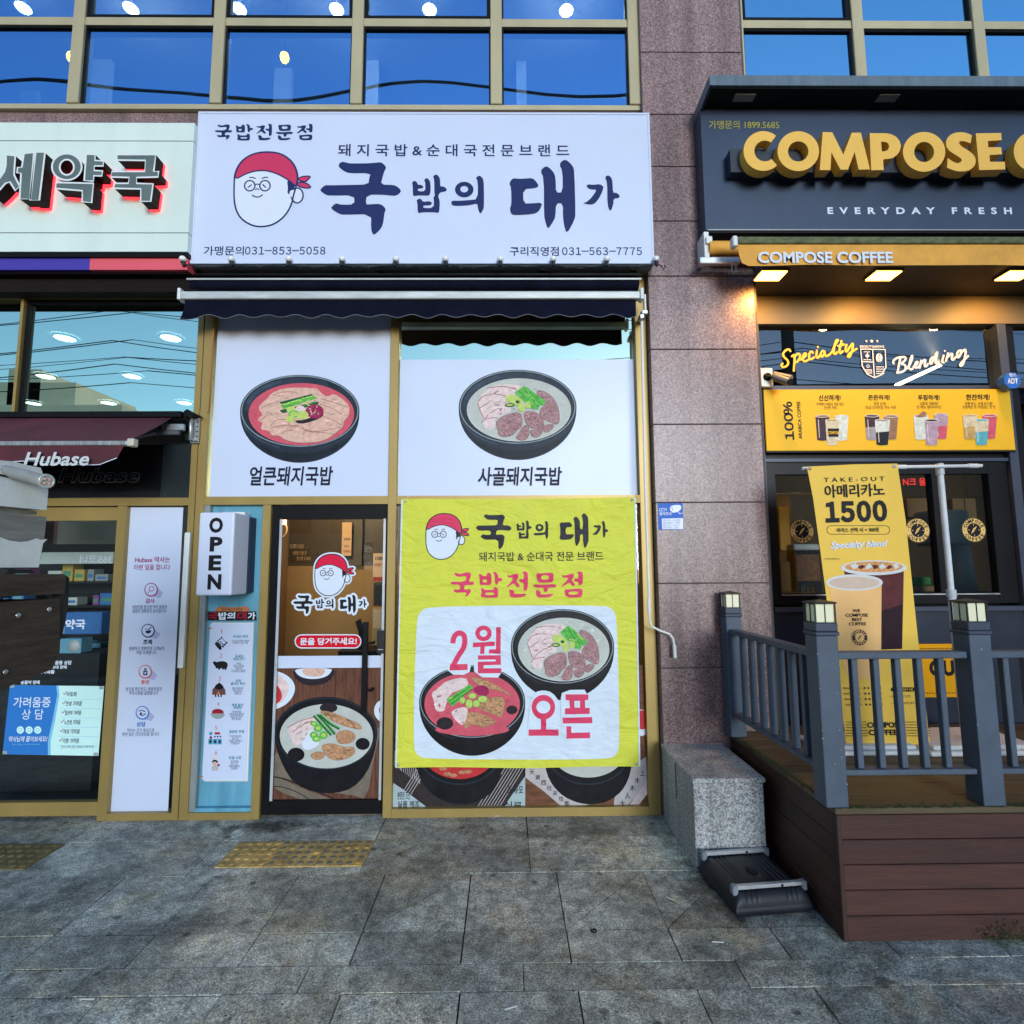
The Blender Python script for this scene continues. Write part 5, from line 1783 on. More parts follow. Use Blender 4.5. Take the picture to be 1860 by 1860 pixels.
# 2 W-O-L
a.line([(355, 385), (362, 330), (390, 297), (425, 290), (458, 315), (464, 370), (450, 430), (400, 500), (352, 597)], 46, BR, False, 2)
a.fill([(330, 570), (487, 568), (485, 622), (326, 626)], BR)
a.fill(ell(628, 296, 73, 70, 30), BR, [ell(628, 296, 34, 30, 24)])
a.fill([(535, 378), (728, 368), (728, 408), (640, 412), (634, 478), (596, 478), (600, 416), (535, 420)], BR)
a.fill([(740, 240), (782, 240), (780, 478), (676, 474), (676, 438), (738, 438)], BR)
a.fill([(578, 492), (782, 490), (782, 575), (628, 580), (628, 606), (787, 606), (786, 650), (578, 652), (576, 548), (736, 544), (736, 528), (578, 530)], BR)
a.fill(ell(1160, 952, 105, 110, 34), BR, [ell(1160, 952, 62, 56, 28)])
a.fill([(1138, 1055), (1186, 1055), (1186, 1150), (1296, 1150), (1296, 1206), (1030, 1206), (1030, 1150), (1138, 1150)], BR)
a.fill([(1356, 838), (1560, 838), (1560, 886), (1530, 890), (1532, 958), (1572, 958), (1572, 1012), (1352, 1016), (1352, 962), (1396, 960), (1390, 892), (1358, 888)], BR, [[(1434, 896), (1486, 896), (1486, 956), (1438, 956)]])
a.fill([(1330, 1046), (1594, 1040), (1596, 1094), (1332, 1098)], BR)
a.fill([(1364, 1122), (1408, 1122), (1408, 1180), (1574, 1176), (1576, 1228), (1366, 1232)], BR)
a.build('lettering', BN)

# ------------------------------------------------------------------ light box OPEN
YO = 3.56
xo0, xo1 = P(358.5, 1005, YO)[0], P(423, 1005, YO)[0]
zo0, zo1 = P(390, 1081.7, YO)[1], P(395, 930.5, YO)[1]
OP = thing('open_sign', 'white upright box sign with four black capitals hung over the blue side panel', 'sign', ((xo0 + xo1) / 2, 3.7, zo0))
LBX = pm('light_box_white', (.64, .67, .80), .4, 0, .02, 3)
mb = MB()
mb.bbox(xo0, xo1, YO, 3.775, zo0, zo1, LBX, .012, 3)
mb.build('box', OP)
mb = MB()
mb.bbox(xo0 + .02, xo1 + .004, 3.776, 3.868, zo0 + .008, zo1 - .01, pm('bracket_navy', (.02, .028, .07), .5, 0, .1, 5), .003, 1)
mb.box(xo0 + .05, xo1 - .02, 3.74, 3.80, zo1 + .0005, zo1 + .02, WHITEP)
mb.build('bracket', OP)
for ch, q in (('O', (380, 940, 405, 968)), ('P', (381, 975, 404, 1002)), ('E', (379, 1008.5, 402, 1036.5)), ('N', (377, 1043, 402, 1071))):
    text('lettering', ch, q, YO - .0015, INK, OP, .045)

# ------------------------------------------------------------------ menu sheet on the blue panel
YM = 3.862
MN = thing('menu_sheet', 'narrow white printed sheet of six numbered pictures on the blue panel below the box sign', 'menu', (-1.86, YM, .3))
a = Art(YM)
a.fill([(386, 1130), (462, 1130), (451, 1420), (371, 1420)], PAPER)
a.fill([(384, 1131.5), (460, 1131.5), (449.5, 1418), (369.5, 1418)], PWHITE)
a.line([(386, 1130), (462, 1130), (451, 1420), (371, 1420)], .6, PAPER2, True)
a.fill([(381.8, 1133.3), (458, 1133.3), (446, 1415.3), (366.8, 1415.8)], SIGNW)
a.line([(381.8, 1133.3), (458, 1133.3), (446, 1415.3), (366.8, 1415.8)], .5, PAPER2, True)
TAN = pm('print_tan_ribbon', C(190, 120, 80, .8), .5, 0, .1, 9)
a.fill([(390, 1108), (398, 1101.5), (425, 1103.5), (448, 1101), (454, 1107), (450, 1112), (394, 1112)], TAN)
a.fill([(377.5, 1110.5), (465, 1110.5), (466, 1127), (377.5, 1127)], INK)
for q in ((379, 1141), (363, 1411)):
    a.line([(q[0] - 1.5, q[1] + .3), (q[0] + 6, q[1])], 2, TAN)
# pictures
REDI = pm('print_icon_red', C(150, 30, 50, .9), .5, 0, .1, 9)
GRYI = pm('print_icon_grey', C(150, 170, 180, .8), .5, 0, .1, 9)
BRNI = pm('print_icon_brown', C(110, 85, 85, .7), .5, 0, .3, 30)
CYI = pm('print_icon_cyan', C(80, 160, 200, .8), .5, 0, .1, 9)
ORI = pm('print_icon_orange', C(220, 120, 70, .9), .5, 0, .2, 30)
a.fill([(390, 1168), (395, 1165), (402, 1172), (403, 1180), (399, 1181), (391, 1172)], INK, smooth=1)
for k in range(3):
    a.fill(ell(396 + k * 3.2, 1164 - k * 3, 1.7, 1.7, 8), INK).fill(ell(405 + k * 3.2, 1174 - k * 3.2, 2, 2, 8), INK)
a.line([(396, 1163), (407, 1175)], .8, INK).line([(402, 1159), (413, 1168)], .8, INK).line([(400, 1165), (406, 1171)], 1.2, INK)
a.fill([(386, 1202), (391, 1201), (393, 1203), (400, 1201), (408, 1201), (413, 1204), (414, 1209), (412, 1213), (411, 1217), (408.5, 1217), (408, 1214), (405, 1217), (403.5, 1216), (404, 1213.5), (400, 1214), (399, 1217.5), (396.5, 1216), (396, 1213), (392, 1215), (391.5, 1211), (388, 1206.5)], INK, smooth=1)
a.fill([(385, 1262), (386, 1252), (391, 1247), (404, 1247), (409, 1252), (410, 1262), (400, 1262), (397, 1258), (393, 1262)], BRNI)
a.fill([(389, 1250), (392, 1244), (397, 1241), (398, 1239), (400, 1241), (405, 1245), (407, 1250), (398, 1253)], BOWLK, smooth=1)
a.fill([(393, 1262), (397, 1255), (401, 1262)], ORI)
for k in range(3):
    a.line([(391.5 + k * 5, 1261), (392 + k * 5, 1266)], 2.6, SHADE)
a.fill(ell(395.6, 1296, 12.8, 9.8, 20, 0, 180), GRYI).fill(ell(395.6, 1294, 10.8, 6.5, 20, 180, 360) + [(406, 1296), (385, 1296)], REDI)
for k in range(3):
    a.fill([(378.6 + k * 8.3, 1342), (386.2 + k * 8.3, 1342), (386.2 + k * 8.3, 1352), (378.6 + k * 8.3, 1352)], CYI)
    a.fill(ell(382.5 + k * 8.3, 1347, 2.4, 2.6, 10), INK if k < 2 else NAVY)
    a.fill(ell(390.5 + k * 5, 1338, 1.6, 1.8, 9), NAVY)
a.fill([(390, 1330), (400, 1330), (400, 1334), (390, 1334)], REDI).fill([(380, 1330), (386, 1329), (386, 1335), (380, 1335)], CYI).fill(ell(383, 1339.5, 2.6, 2.6, 10), PURP)
a.fill(ell(390, 1377, 4, 3.4, 12), PORKP).fill([(385, 1386), (386, 1381), (391, 1379.5), (396, 1382), (396, 1386)], INK, smooth=1)
a.fill(ell(390.5, 1387, 4, 4, 12), PORK).fill([(384.5, 1399.5), (385, 1392), (390, 1390), (396, 1392), (396.5, 1399.5)], PAPER2).fill([(394, 1389), (399, 1387), (399, 1392), (395, 1391.5)], REDI)
a.build('print', MN)
yt = YM - .004
for ch, q, mt in (('국', (379, 1111.5, 395, 1126.5), REDI), ('밥의', (396.5, 1112, 427, 1126), PWHITE), ('대', (431, 1111.5, 448, 1126.5), REDI), ('가', (450, 1112, 464, 1125.5), PWHITE)):
    text('lettering', ch, q, yt, mt, MN, .035)
text('lettering', '믿고 먹는 더 맛있는', (403, 1104, 441, 1109), yt, BRNI, MN, .02)
TEAL = pm('print_teal', C(50, 140, 170, .8), .5, 0, .05, 9)
GREYT = pm('print_small_grey', C(90, 105, 150, .6), .5, 0, .05, 9)
PINKT = pm('print_small_pink', C(205, 140, 150, .8), .5, 0, .05, 9)
for n_, q, hd, hq, sub, sq in (
        ('1', (401.5, 1143, 403.7, 1150.5), '국내산 한돈', (423, 1153.4, 451, 1158.6), '국내산 한돈을 엄선해\n담백하고 깊은 국물', (421, 1162, 452, 1169.5)),
        ('2', (399, 1187, 404, 1195), '국내산\n머릿고기', (424, 1189, 444, 1200), '국내산\n머릿고기만을\n사용하여\n누린내없는 깔끔함', (420.5, 1203, 446, 1221)),
        ('3', (396.5, 1229, 401, 1237), '직접\n끓이는 육수', (419, 1234, 445.7, 1244.5), '매일 매장에서\n직접 끓이는\n사골육수', (421.5, 1248, 442, 1262)),
        ('4', (394, 1274.5, 398.7, 1282.5), '특제 맑은\n양념장', (420.5, 1278, 442, 1288), '마산의비법\n비법양념을 활용한\n국밥의대가만의\n특제 양념장', (416, 1290.6, 443, 1308)),
        ('5', (390.3, 1318, 394.8, 1326), '깔끔한 주방', (416, 1326.4, 443.7, 1331.6), '고객과 하나되는\n공간으로\n청결한 주방에서\n조리합니다', (416, 1335, 439, 1352.6)),
        ('6', (389.8, 1363, 394.4, 1371), '당일 소진', (415.6, 1373.6, 438, 1379), '당일 준비한\n육수, 고기\n품질유지를위해\n당일판매', (416, 1381, 435, 1398))):
    text('lettering', n_, q, yt, PINKT, MN, .0)
    text('lettering', hd, hq, yt, TEAL, MN, .02, align='CENTER', line=.85)
    text('lettering', sub, sq, yt, GREYT, MN, .0, align='CENTER', line=.9)

# ------------------------------------------------------------------ stickers and film on the restaurant door
YD = YF + .0435
ST = thing('door_sticker', 'white-edged sticker of a red-capped head above black lettering on the door glass', 'sticker', (-1.22, YD, 1.2))
emblem((571.5, 1006, 644, 1083), YD, ST, pm('print_sticker_red', C(205, 30, 70, .95), .45, 0, .04, 4), INK, PWHITE)
brush_word('lettering', WORD, WORDBOX, (532.6, 1080, 666.6, 1115.6), YD - .003, INK, ST, (PWHITE, 30))
ST = thing('door_sticker', 'red pill-shaped sticker with white Korean lettering on the door glass', 'sticker', (-1.22, YD, 1.2))
a = Art(YD)
a.fill(rrect(535, 1152, 656.5, 1178, 12.9), PWHITE)
a.fill(rrect(537, 1154, 654.5, 1176, 10.9), pm('print_pill_red', C(196, 18, 44, .95), .45, 0, .04, 4))
a.build('print', ST)
text('lettering', '문을 당겨주세요!', (545, 1158.5, 648, 1171.5), YD - .0018, PWHITE, ST, .028)
FD = thing('door_film', 'photo film of a soup bowl on a wooden table covering the lower door glass', 'window film', (-1.22, YD, .1))
a = Art(YD, lambda p: (480 + p[0] / 6.2, 1180 + p[1] / 6.2))
a.fill([(95, 205), (1338, 198), (1318, 1700), (35, 1716)], WOODV)
a.fill([(92, 72), (1340, 66), (1338, 202), (93, 210)], SIGNW)
for s in (60, 330, 790, 1090):
    a.line([(s + 20, 215), (s - 20, 1700)], 6, SHADE) if s > 100 else None
a.fill([(95, 235), (180, 250), (290, 310), (350, 400), (340, 500), (270, 600), (170, 660), (72, 685)], PWHITE, smooth=2)
a.fill([(95, 265), (200, 300), (270, 380), (280, 460), (230, 560), (150, 620), (76, 640)], PORKP, smooth=2)
a.fill([(92, 380), (150, 400), (190, 470), (205, 540), (160, 600), (78, 635)], BROR2, smooth=1)
a.fill([(80, 540), (130, 530), (150, 570), (120, 615), (78, 630)], ORI, smooth=1)
a.fill([(310, 210), (800, 206), (780, 300), (700, 380), (560, 410), (430, 390), (340, 320)], SHADE, smooth=2)
a.fill([(330, 211), (770, 207), (750, 260), (690, 310), (560, 335), (440, 320), (370, 280)], PWHITE, smooth=2)
a.fill([(415, 213), (690, 209), (680, 265), (640, 300), (540, 305), (450, 290)], PORK, smooth=1)
a.fill([(1326, 560), (1260, 600), (1232, 680), (1250, 760), (1325, 830)], PWHITE, smooth=2)
a.fill([(1328, 620), (1300, 640), (1285, 690), (1325, 750)], CREASE, smooth=1)
LINEN = pm('print_linen', C(120, 112, 105, .8), .5, 0, .2, 14)
a.fill([(135, 1160), (60, 1300), (45, 1420), (200, 1440), (420, 1500), (700, 1600), (1000, 1640), (1120, 1680), (1180, 1560), (1230, 1250), (1290, 1000), (1320, 880), (1240, 880), (1100, 1300)], LINEN)
a.fill([(42, 1430), (200, 1450), (420, 1560), (700, 1660), (800, 1706), (480, 1708), (220, 1620), (90, 1545)], LINEN, smooth=1)
a.line([(42, 1425), (200, 1445), (420, 1530), (700, 1640), (800, 1690)], 14, SHADE, False, 1).line([(100, 1540), (220, 1545), (420, 1625), (520, 1700)], 10, SHADE, False, 1)
a.fill([(115, 950), (140, 1130), (220, 1330), (330, 1500), (560, 1610), (800, 1620), (1000, 1560), (1150, 1400), (1240, 1180), (1275, 960), (900, 600), (400, 650)], BOWLK, smooth=1)
a.fill(ell(695, 945, 580, 415, 48), BOWLK)
a.line(ell(695, 945, 565, 400, 48), 12, BOWL, True)
a.fill(ell(700, 975, 525, 362, 48), BROW)
a.fill(ell(725, 655, 100, 55, 20), SHADE)
a.fill([(250, 900), (330, 830), (480, 770), (620, 740), (560, 900), (480, 980), (400, 1080), (340, 1090), (300, 980)], PORKP, smooth=1)
a.fill([(420, 1020), (480, 920), (560, 890), (650, 1050), (500, 1140), (430, 1110)], PWHITE, smooth=1)
dabs(a, [(260, 900), (480, 780), (600, 750), (560, 900), (400, 1070), (340, 1080), (300, 980)], PALES, 40, 34, -35, .25)
slices(a, [[(615, 690), (720, 690), (900, 760), (1060, 830), (1110, 890), (1060, 900), (900, 860), (740, 790), (680, 740)], [(800, 940), (920, 900), (1020, 940), (1030, 1000), (960, 1060), (830, 1060)], [(630, 1080), (760, 1050), (900, 1100), (1010, 1090), (1030, 1160), (950, 1220), (800, 1255), (700, 1200)], [(510, 1180), (620, 1140), (690, 1170), (660, 1230), (560, 1240)]], BEEFT, SHADE, 9)
a.line([(260, 880), (400, 800), (560, 760)], 8, CREASE, False, 1).line([(320, 930), (420, 850), (540, 800)], 8, CREASE, False, 1)
for e in ((360, 1180, 95, 78), (1110, 1060, 80, 68)):
    a.fill(ell(*e, 20), BOWLK)
    for k in range(5):
        a.fill(ell(e[0] - 40 + 20 * k, e[1] + (k % 3 - 1) * 22, 9, 7, 8), SHADE)
for s in ([(560, 740), (640, 830), (760, 960)], [(600, 725), (700, 830), (800, 950)], [(630, 730), (740, 830), (850, 890)]):
    a.line(s, 30, GRND, False, 1)
    a.line([(p[0] + 6, p[1] - 6) for p in s], 10, GRN, False, 1)
for e in ((560, 830, 42, 30), (610, 880, 50, 45), (560, 960, 45, 40), (670, 960, 48, 46), (590, 1000, 50, 38)):
    a.fill(ell(*e, 16), GRN).fill(ell(e[0], e[1], e[2] * .55, e[3] * .5, 12), YGR)
a.build('print', FD)
# things seen through the door
def notice(nm, label, box, y, cols, lines, cat='notice'):
    t = thing(nm, label, cat, (P((box[0] + box[2]) / 2, box[3], y)[0], y, P(box[0], box[3], y)[1]))
    q = rect(*box, y)
    m = MB()
    m.box(q[0], q[1], y, y + .004, q[2], q[3], cols)
    m.build('sheet', t)
    for tx, bx_, mt in lines:
        text('lettering', tx, bx_, y - .002, mt, t, .02)
    return t


NOTE = pm('cream_notice', (.62, .42, .25), .6, 0, .06, 3)
REDT = pm('print_notice_red', (.40, .03, .02), .5, 0, .05, 5)
notice('notice', 'tall cream paper notice hanging on the dark wall seen through the door', (621, 949, 638.5, 1009.5), 5.3, NOTE, [('정기휴무', (625, 977, 636, 982), INK), ('문의는', (625, 990, 634, 994), INK), ('카톡해요', (623, 999, 637, 1004), REDT)])
notice('notice', 'cream notice with a red foot at the right edge of the door glass', (677.5, 1005, 705, 1055), 4.9, NOTE, [('100세', (682, 1010, 703, 1018), INK), ('모든 반찬', (680, 1023, 706, 1029), REDT)])
q = rect(677.5, 1048, 705, 1055, 4.89)
mb = MB()
mb.box(q[0], q[1], 4.893, 4.896, q[2], q[3], REDT)
tag(mb.build('notice_strip'), 'red strip along the foot of the cream notice at the door glass', 'paper strip')
q = rect(675, 1104, 705, 1187, 4.6)
mb = MB()
mb.bbox(q[0], q[1], 4.6, 4.64, q[2], q[3], pm('tan_board', (.42, .26, .11), .6, 0, .1, 5), .004, 1)
q2 = rect(678, 1108, 703, 1142, 4.59)
mb.bbox(q2[0], q2[1], 4.592, 4.5995, q2[2], q2[3], NOTE, .003, 1)
tag(mb.build('wooden_board'), 'tan framed board standing inside at the right of the door', 'board')
q = rect(678, 1058, 705, 1100, 4.8)
mb = MB()
mb.bbox(q[0], q[1], 4.8, 5.0, q[2], q[3], DARK, .01, 2)
q2 = rect(681, 1061, 700, 1093, 4.79)
mb.box(q2[0], q2[1], 4.795, 4.7995, q2[2], q2[3], pm('screen_glass', (.03, .04, .04), .1, 0, .1, 3))
tag(mb.build('glass_cooler'), 'small dark glass-fronted cooler inside beyond the door', 'cooler')
T = thing('till', 'black till with tilted screen on the counter inside the door', 'till', (-1.0, 4.3, 1.05))
mb = MB()
q = rect(617, 1180, 700, 1200, 4.35)
mb.bbox(q[0], q[1], 4.3, 4.6, q[2] - .1, q[3], BLACK, .006, 1)
mb.build('counter_base', T)
mb = MB()
c = [P(646, 1129, 4.35), (P(654, 1124, 4.35)), P(660, 1142, 4.35), P(651, 1147, 4.35)]
mb.poly([c], 4.34, BLACK, .03)
mb.tube([(P(655, 1140, 4.36)[0], 4.38, P(655, 1140, 4.36)[1]), (P(652, 1182, 4.36)[0], 4.4, P(652, 1182, 4.36)[1])], .02, BLACK, 8)
mb.build('screen', T)
WT = thing('wall_lettering', 'three short lines of cream handwriting on the dark wall behind the door glass', 'lettering', (-2.2, 5.39, 2.0))
for tx, q in (('수고했다 오늘도', (526, 988, 552, 996)), ('따뜻한 국밥 한', (532, 1001, 557, 1008)), ('한그릇 드세요', (539, 1011, 564, 1018))):
    text('lettering', tx, q, 5.392, NOTE, WT, .0, .1)
PL = thing('pendant_lamp', 'small wire pendant lamp glowing at the top left corner of the door glass', 'lamp', (P(513, 950, 4.6)[0], 4.6, P(513, 975, 4.6)[1]))
mb = MB()
c = P(513, 962, 4.6)
mb.tube([(c[0] + .035 * math.cos(t / 9 * math.pi), 4.6, c[1] + .06 * math.sin(t / 9 * math.pi)) for t in range(18)], .007, NOTE, 6, closed=True)
mb.build('shade', PL)
mb = MB()
q = rect(509, 940, 519, 953, 4.6)
mb.box(q[0], q[1], 4.58, 4.62, q[2], q[3] + .02, pm('lamp_glow', (.8, .6, .4), .5, 0, 0, 4, emit=(1, .62, .3, 2.0)))
mb.build('bulb', PL)
ld = bpy.data.lights.new('pendant_glow', 'POINT')
ld.energy, ld.color, ld.shadow_soft_size = 24, (1.0, .72, .42), .08
lo = bpy.data.objects.new('pendant_glow', ld)
COL.objects.link(lo)
lo.parent = PL
lo.location = (0.25, -.1, .45)

# ------------------------------------------------------------------ pharmacy window panel and posters
HP = thing('window_panel', 'tall white printed panel with four round icons beside the pharmacy door', 'panel', (-2.4, YP, .05))
a = Art(YP)
a.fill([(232, 921.5), (333, 921.5), (305, 1477), (192, 1477)], SIGNW)
VIO = pm('print_violet', C(150, 60, 120, .9), .5, 0, .04, 5)
NVY = pm('print_deep_navy', C(40, 52, 100, .7), .5, 0, .04, 5)
ORGC = pm('print_orange_red', C(205, 90, 80, .9), .5, 0, .04, 5)
BLE = pm('print_bright_blue', C(40, 110, 200, .9), .5, 0, .04, 5)
SOFT = pm('print_soft_lilac', C(165, 170, 220, .95), .5, 0, .04, 5)
for cx, cy, mt in ((274.6, 1071.3, VIO), (269, 1145.8, NVY), (264, 1220.3, ORGC), (258.8, 1294.8, BLE)):
    a.fill([(cx + 9, cy - 6), (cx + 22, cy + 6), (cx + 16, cy + 15), (cx + 2, cy + 12)], SOFT)
    a.fill(ell(cx, cy, 12.4, 12.6, 28), mt).fill(ell(cx - .3, cy - .4, 10.4, 10.6, 28), SIGNW)
a.line(ell(275.5, 1069.5, 4.2, 4.2, 14), 1.2, VIO, True).line([(272.5, 1073), (269, 1077.5)], 1.3, VIO)
a.fill([(263, 1146), (275, 1144), (274, 1149), (270, 1151), (266, 1150.5)], NVY, smooth=1).line([(268, 1144), (275, 1139)], 1.6, NVY)
a.fill(ell(264.5, 1143, 1.2, 1.2, 8), NVY)
a.fill([(260.5, 1218), (267.5, 1218), (268, 1226.5), (260, 1226.5)], NVY).fill([(262, 1214), (266.5, 1214), (266.5, 1217), (262, 1217)], NVY).fill(ell(264, 1222.5, 2, 2, 10), SIGNW)
a.line([(252, 1292), (258, 1290), (264, 1293)], 1.6, NVY).line([(254, 1298), (260, 1299.5), (265, 1296)], 1.8, NVY).fill(ell(256, 1296, 2.2, 2.2, 8), NVY)
a.build('print', HP)
yt = YP - .0018
text('lettering', 'Hubase 약사는', (245.5, 1011, 308.5, 1022), yt, VIO, HP, .02)
text('lettering', '이런 일을 합니다', (243, 1025, 309, 1035.5), yt, VIO, HP, .012)
for hd, hq, mt, sub, sq in (('감사', (264.5, 1087, 281, 1096), VIO, '처방전을 받으면 약의 용법과\n용량이 정확한지 감사합니다', (240, 1099, 303, 1113.5)),
                           ('조제', (260, 1161.6, 276, 1170.6), NVY, '청결하고 정확하게 고객님의\n약을 조제합니다', (234, 1174.4, 298, 1188.7)),
                           ('투약', (256, 1235, 271, 1244), ORGC, '본인을 확인하고, 복용방법과\n주의사항을 설명합니다', (228, 1248, 294, 1262.4)),
                           ('상담', (248, 1311, 264.5, 1320), BLE, '약사는 근거 중심으로\n편견 없는 건강상담을 합니다', (222, 1323, 289, 1337))):
    text('lettering', hd, hq, yt, mt, HP, .03)
    text('lettering', sub, sq, yt, GREYT, HP, .008, align='CENTER', line=.95)
p0, p1, p2, p3 = P(335, 967, 3.79), P(345, 967, 3.79), P(331.5, 1214, 3.79), P(321, 1214, 3.79)
mb = MB()
mb.bbox((p0[0] + p3[0]) / 2, (p1[0] + p2[0]) / 2, 3.79, 3.8195, p2[1], p0[1], WHITEP, .006, 2)
tag(mb.build('door_bar'), 'slim white upright bar fixed on the gold frame beside the white icon panel', 'handle')
YPD = YF + .050
LB = thing('counsel_poster', 'blue and white counselling poster taped low on the pharmacy door glass', 'poster', (-3.2, YPD, .4))
a = Art(YPD)
LBW = pm('print_ice_white', C(190, 232, 240, .95), .45, 0, .03, 4)
LBB = pm('print_azure', C(48, 118, 205, .9), .45, 0, .03, 4)
LBC = pm('print_sky', C(120, 190, 235, .9), .45, 0, .03, 4)
a.fill([(18, 1244.4), (189.2, 1246.3), (178.7, 1373), (4.5, 1370)], LBW)
a.fill([(18, 1244.4), (106, 1245.4), (108, 1262), (100, 1310), (92, 1345), (92, 1371.5), (4.5, 1370)], LBC)
a.fill([(18, 1244.6), (102, 1245.4), (104, 1262), (95, 1310), (87, 1345), (87, 1371.2), (4.5, 1370)], LBB)
for x in (36.9, 53, 68.5):
    a.fill(ell(x, 1326, 6.6, 6.8, 18), LBW)
    a.line(ell(x, 1326, 3, 3, 10), 1, LBC, True)
for k in range(6):
    a.line([(115 - k * 1.5, 1259 + k * 16.9), (117 - k * 1.5, 1262 + k * 16.9), (121 - k * 1.5, 1256 + k * 16.9)], 1.4, VIO)
    a.line([(112 - k * 1.2, 1269.5 + k * 16.9), (184 - k * 1.4, 1270.5 + k * 16.9)], .5, LBC)
for q in ((22, 1246), (184, 1249), (174, 1370), (9, 1367)):
    a.fill([(q[0] - 4, q[1] - 3), (q[0] + 4, q[1] - 3), (q[0] + 4, q[1] + 3), (q[0] - 4, q[1] + 3)], GRYI)
a.build('print', LB)
yt = YPD - .0022
text('lettering', '가려움증', (24.5, 1266, 92, 1285), yt, PWHITE, LB, .012)
text('lettering', '상 담', (39.5, 1288, 79, 1307), yt, PWHITE, LB, .005)
text('lettering', '약사님께 물어보세요!', (16, 1337, 86, 1347.5), yt, PWHITE, LB, .015, .15)
text('lettering', 'For your information', (22, 1350, 73, 1354.5), yt, LBC, LB, .0, .15)
for k, tx in enumerate(('아토피', '만성 가려움', '임산부 가려움', '노인성 가려움', '여성 가려움', '각종 가려움')):
    text('lettering', tx, (121 - k * 1.5, 1256.5 + k * 16.9, (139 if k == 0 else 150) - k * 1.3, 1265.5 + k * 16.9), yt, NVY, LB, .01, .12)
text('lettering', '건선 두피 습진 접촉성 아토피 등', (111, 1354, 170, 1359), yt, GREYT, LB, .0)
DL = thing('glass_lettering', 'white Korean lettering stuck on the dark pharmacy door glass', 'window sticker', (-3.3, YPD, .9))
for tx, q in (('약국', (118.5, 1125, 155, 1143)), ('가려움증 상담', (86, 1200, 130, 1207.5)), ('초대 판매', (94, 1208.6, 121, 1215)), ('의약외품', (70, 1217, 99, 1224)), ('동물약 판매', (37.6, 1236, 72, 1243))):
    text('lettering', tx, q, YPD - .002, PWHITE, DL, .03)
# shelves and boxes in the pharmacy
random.seed(8)
BOXC = [pm('carton_' + n, c, .45, 0, .1, 8) for n, c in (('white', (.5, .52, .52)), ('blue', (.05, .16, .42)), ('green', (.08, .25, .16)), ('violet', (.22, .07, .22)), ('grey', (.25, .27, .28)), ('yellow', (.45, .33, .08)), ('sky', (.16, .36, .5)))]
SHELF = pm('shelf_dark', (.018, .019, .022), .5, 0, .1, 5)
ysf = 4.75
SH = thing('shelf_rack', 'dark pharmacy shelf rack lined with small cartons seen through the door glass', 'shelf', (-4.3, ysf, 0))
q = rect(-40, 1004, 206, 1460, ysf)
mb = MB()
lev = [P(100, y, ysf)[1] for y in (1056, 1100, 1152, 1200, 1246, 1300, 1360)]
for z in lev:
    mb.box(q[0] - 1.2, q[1], ysf, ysf + .32, z - .018, z, SHELF)
mb.box(q[0] - 1.2, q[1], ysf + .325, ysf + .34, .02, P(100, 985, ysf)[1], SHELF)
for x in (q[1] - .02, q[1] - 1.0, q[1] - 2.0):
    mb.box(x, x + .02, ysf + .001, ysf + .324, .02, lev[0] + .3, SHELF)
mb.build('rack', SH)
cn = 0
for li, z in enumerate(lev):
    x = q[1] - .05
    while x > q[1] - 1.35 and cn < 90:
        w_, h_ = random.uniform(.05, .13), random.uniform(.05, .15)
        if random.random() < .2:
            x -= w_
            continue
        m_ = random.choice(BOXC)
        mb = MB()
        mb.bbox(x - w_, x, ysf + .02, ysf + .14, z + .0005, z + h_, m_, .003, 1)
        mb.box(x - w_ * .85, x - w_ * .15, ysf + .0185, ysf + .0199, z + h_ * .3, z + h_ * .62, random.choice(BOXC))
        tag(mb.build('medicine_carton'), 'small printed medicine carton standing on the pharmacy shelf rack', 'carton', 'cartons on the pharmacy shelves')
        x -= w_ + random.uniform(.002, .03)
        cn += 1
CT = thing('display_stand', 'blue counter display with white lettering inside the pharmacy door', 'display', (-3.3, 4.3, .9))
q = rect(118, 1112, 184, 1152, 4.3)
mb = MB()
mb.bbox(q[0], q[1], 4.3, 4.4, q[2], q[3], BOXC[1], .004, 1)
mb.build('header', CT)
q2 = rect(108, 1160, 147, 1187, 4.28)
mb = MB()
mb.bbox(q2[0], q2[1], 4.28, 4.4, q2[2], q2[3], BOXC[6], .004, 1)
mb.lathe([(.0001, -.002), (.045, -.002), (.045, .001)], (q2[1] - .05, 4.279, (q2[2] + q2[3]) / 2), BOXC[0], 16, 'y')
mb.build('tray', CT)
mb = MB()
mb.box(q[0] - .5, q[1] + .02, 4.28, 4.6, .02, q2[2] - .001, SHELF)
mb.build('counter', CT)
RL = thing('reversed_sign', 'white mirror-image lettering on a lit strip high in the pharmacy', 'sign', (-3.3, 4.6, 1.6))
q = rect(60, 1003, 206, 1024, 4.62)
mb = MB()
mb.box(q[0], q[1], 4.62, 4.65, q[2], q[3], pm('lit_shelf_strip', (.45, .5, .52), .5, 0, .1, 4))
mb.build('strip', RL)
o = text('lettering', '365코너', (145, 1008, 204, 1024), 4.615, PWHITE, RL, .02)
xs = [v.co.x for v in o.data.vertices]
for v in o.data.vertices:
    v.co.x = min(xs) + max(xs) - v.co.x
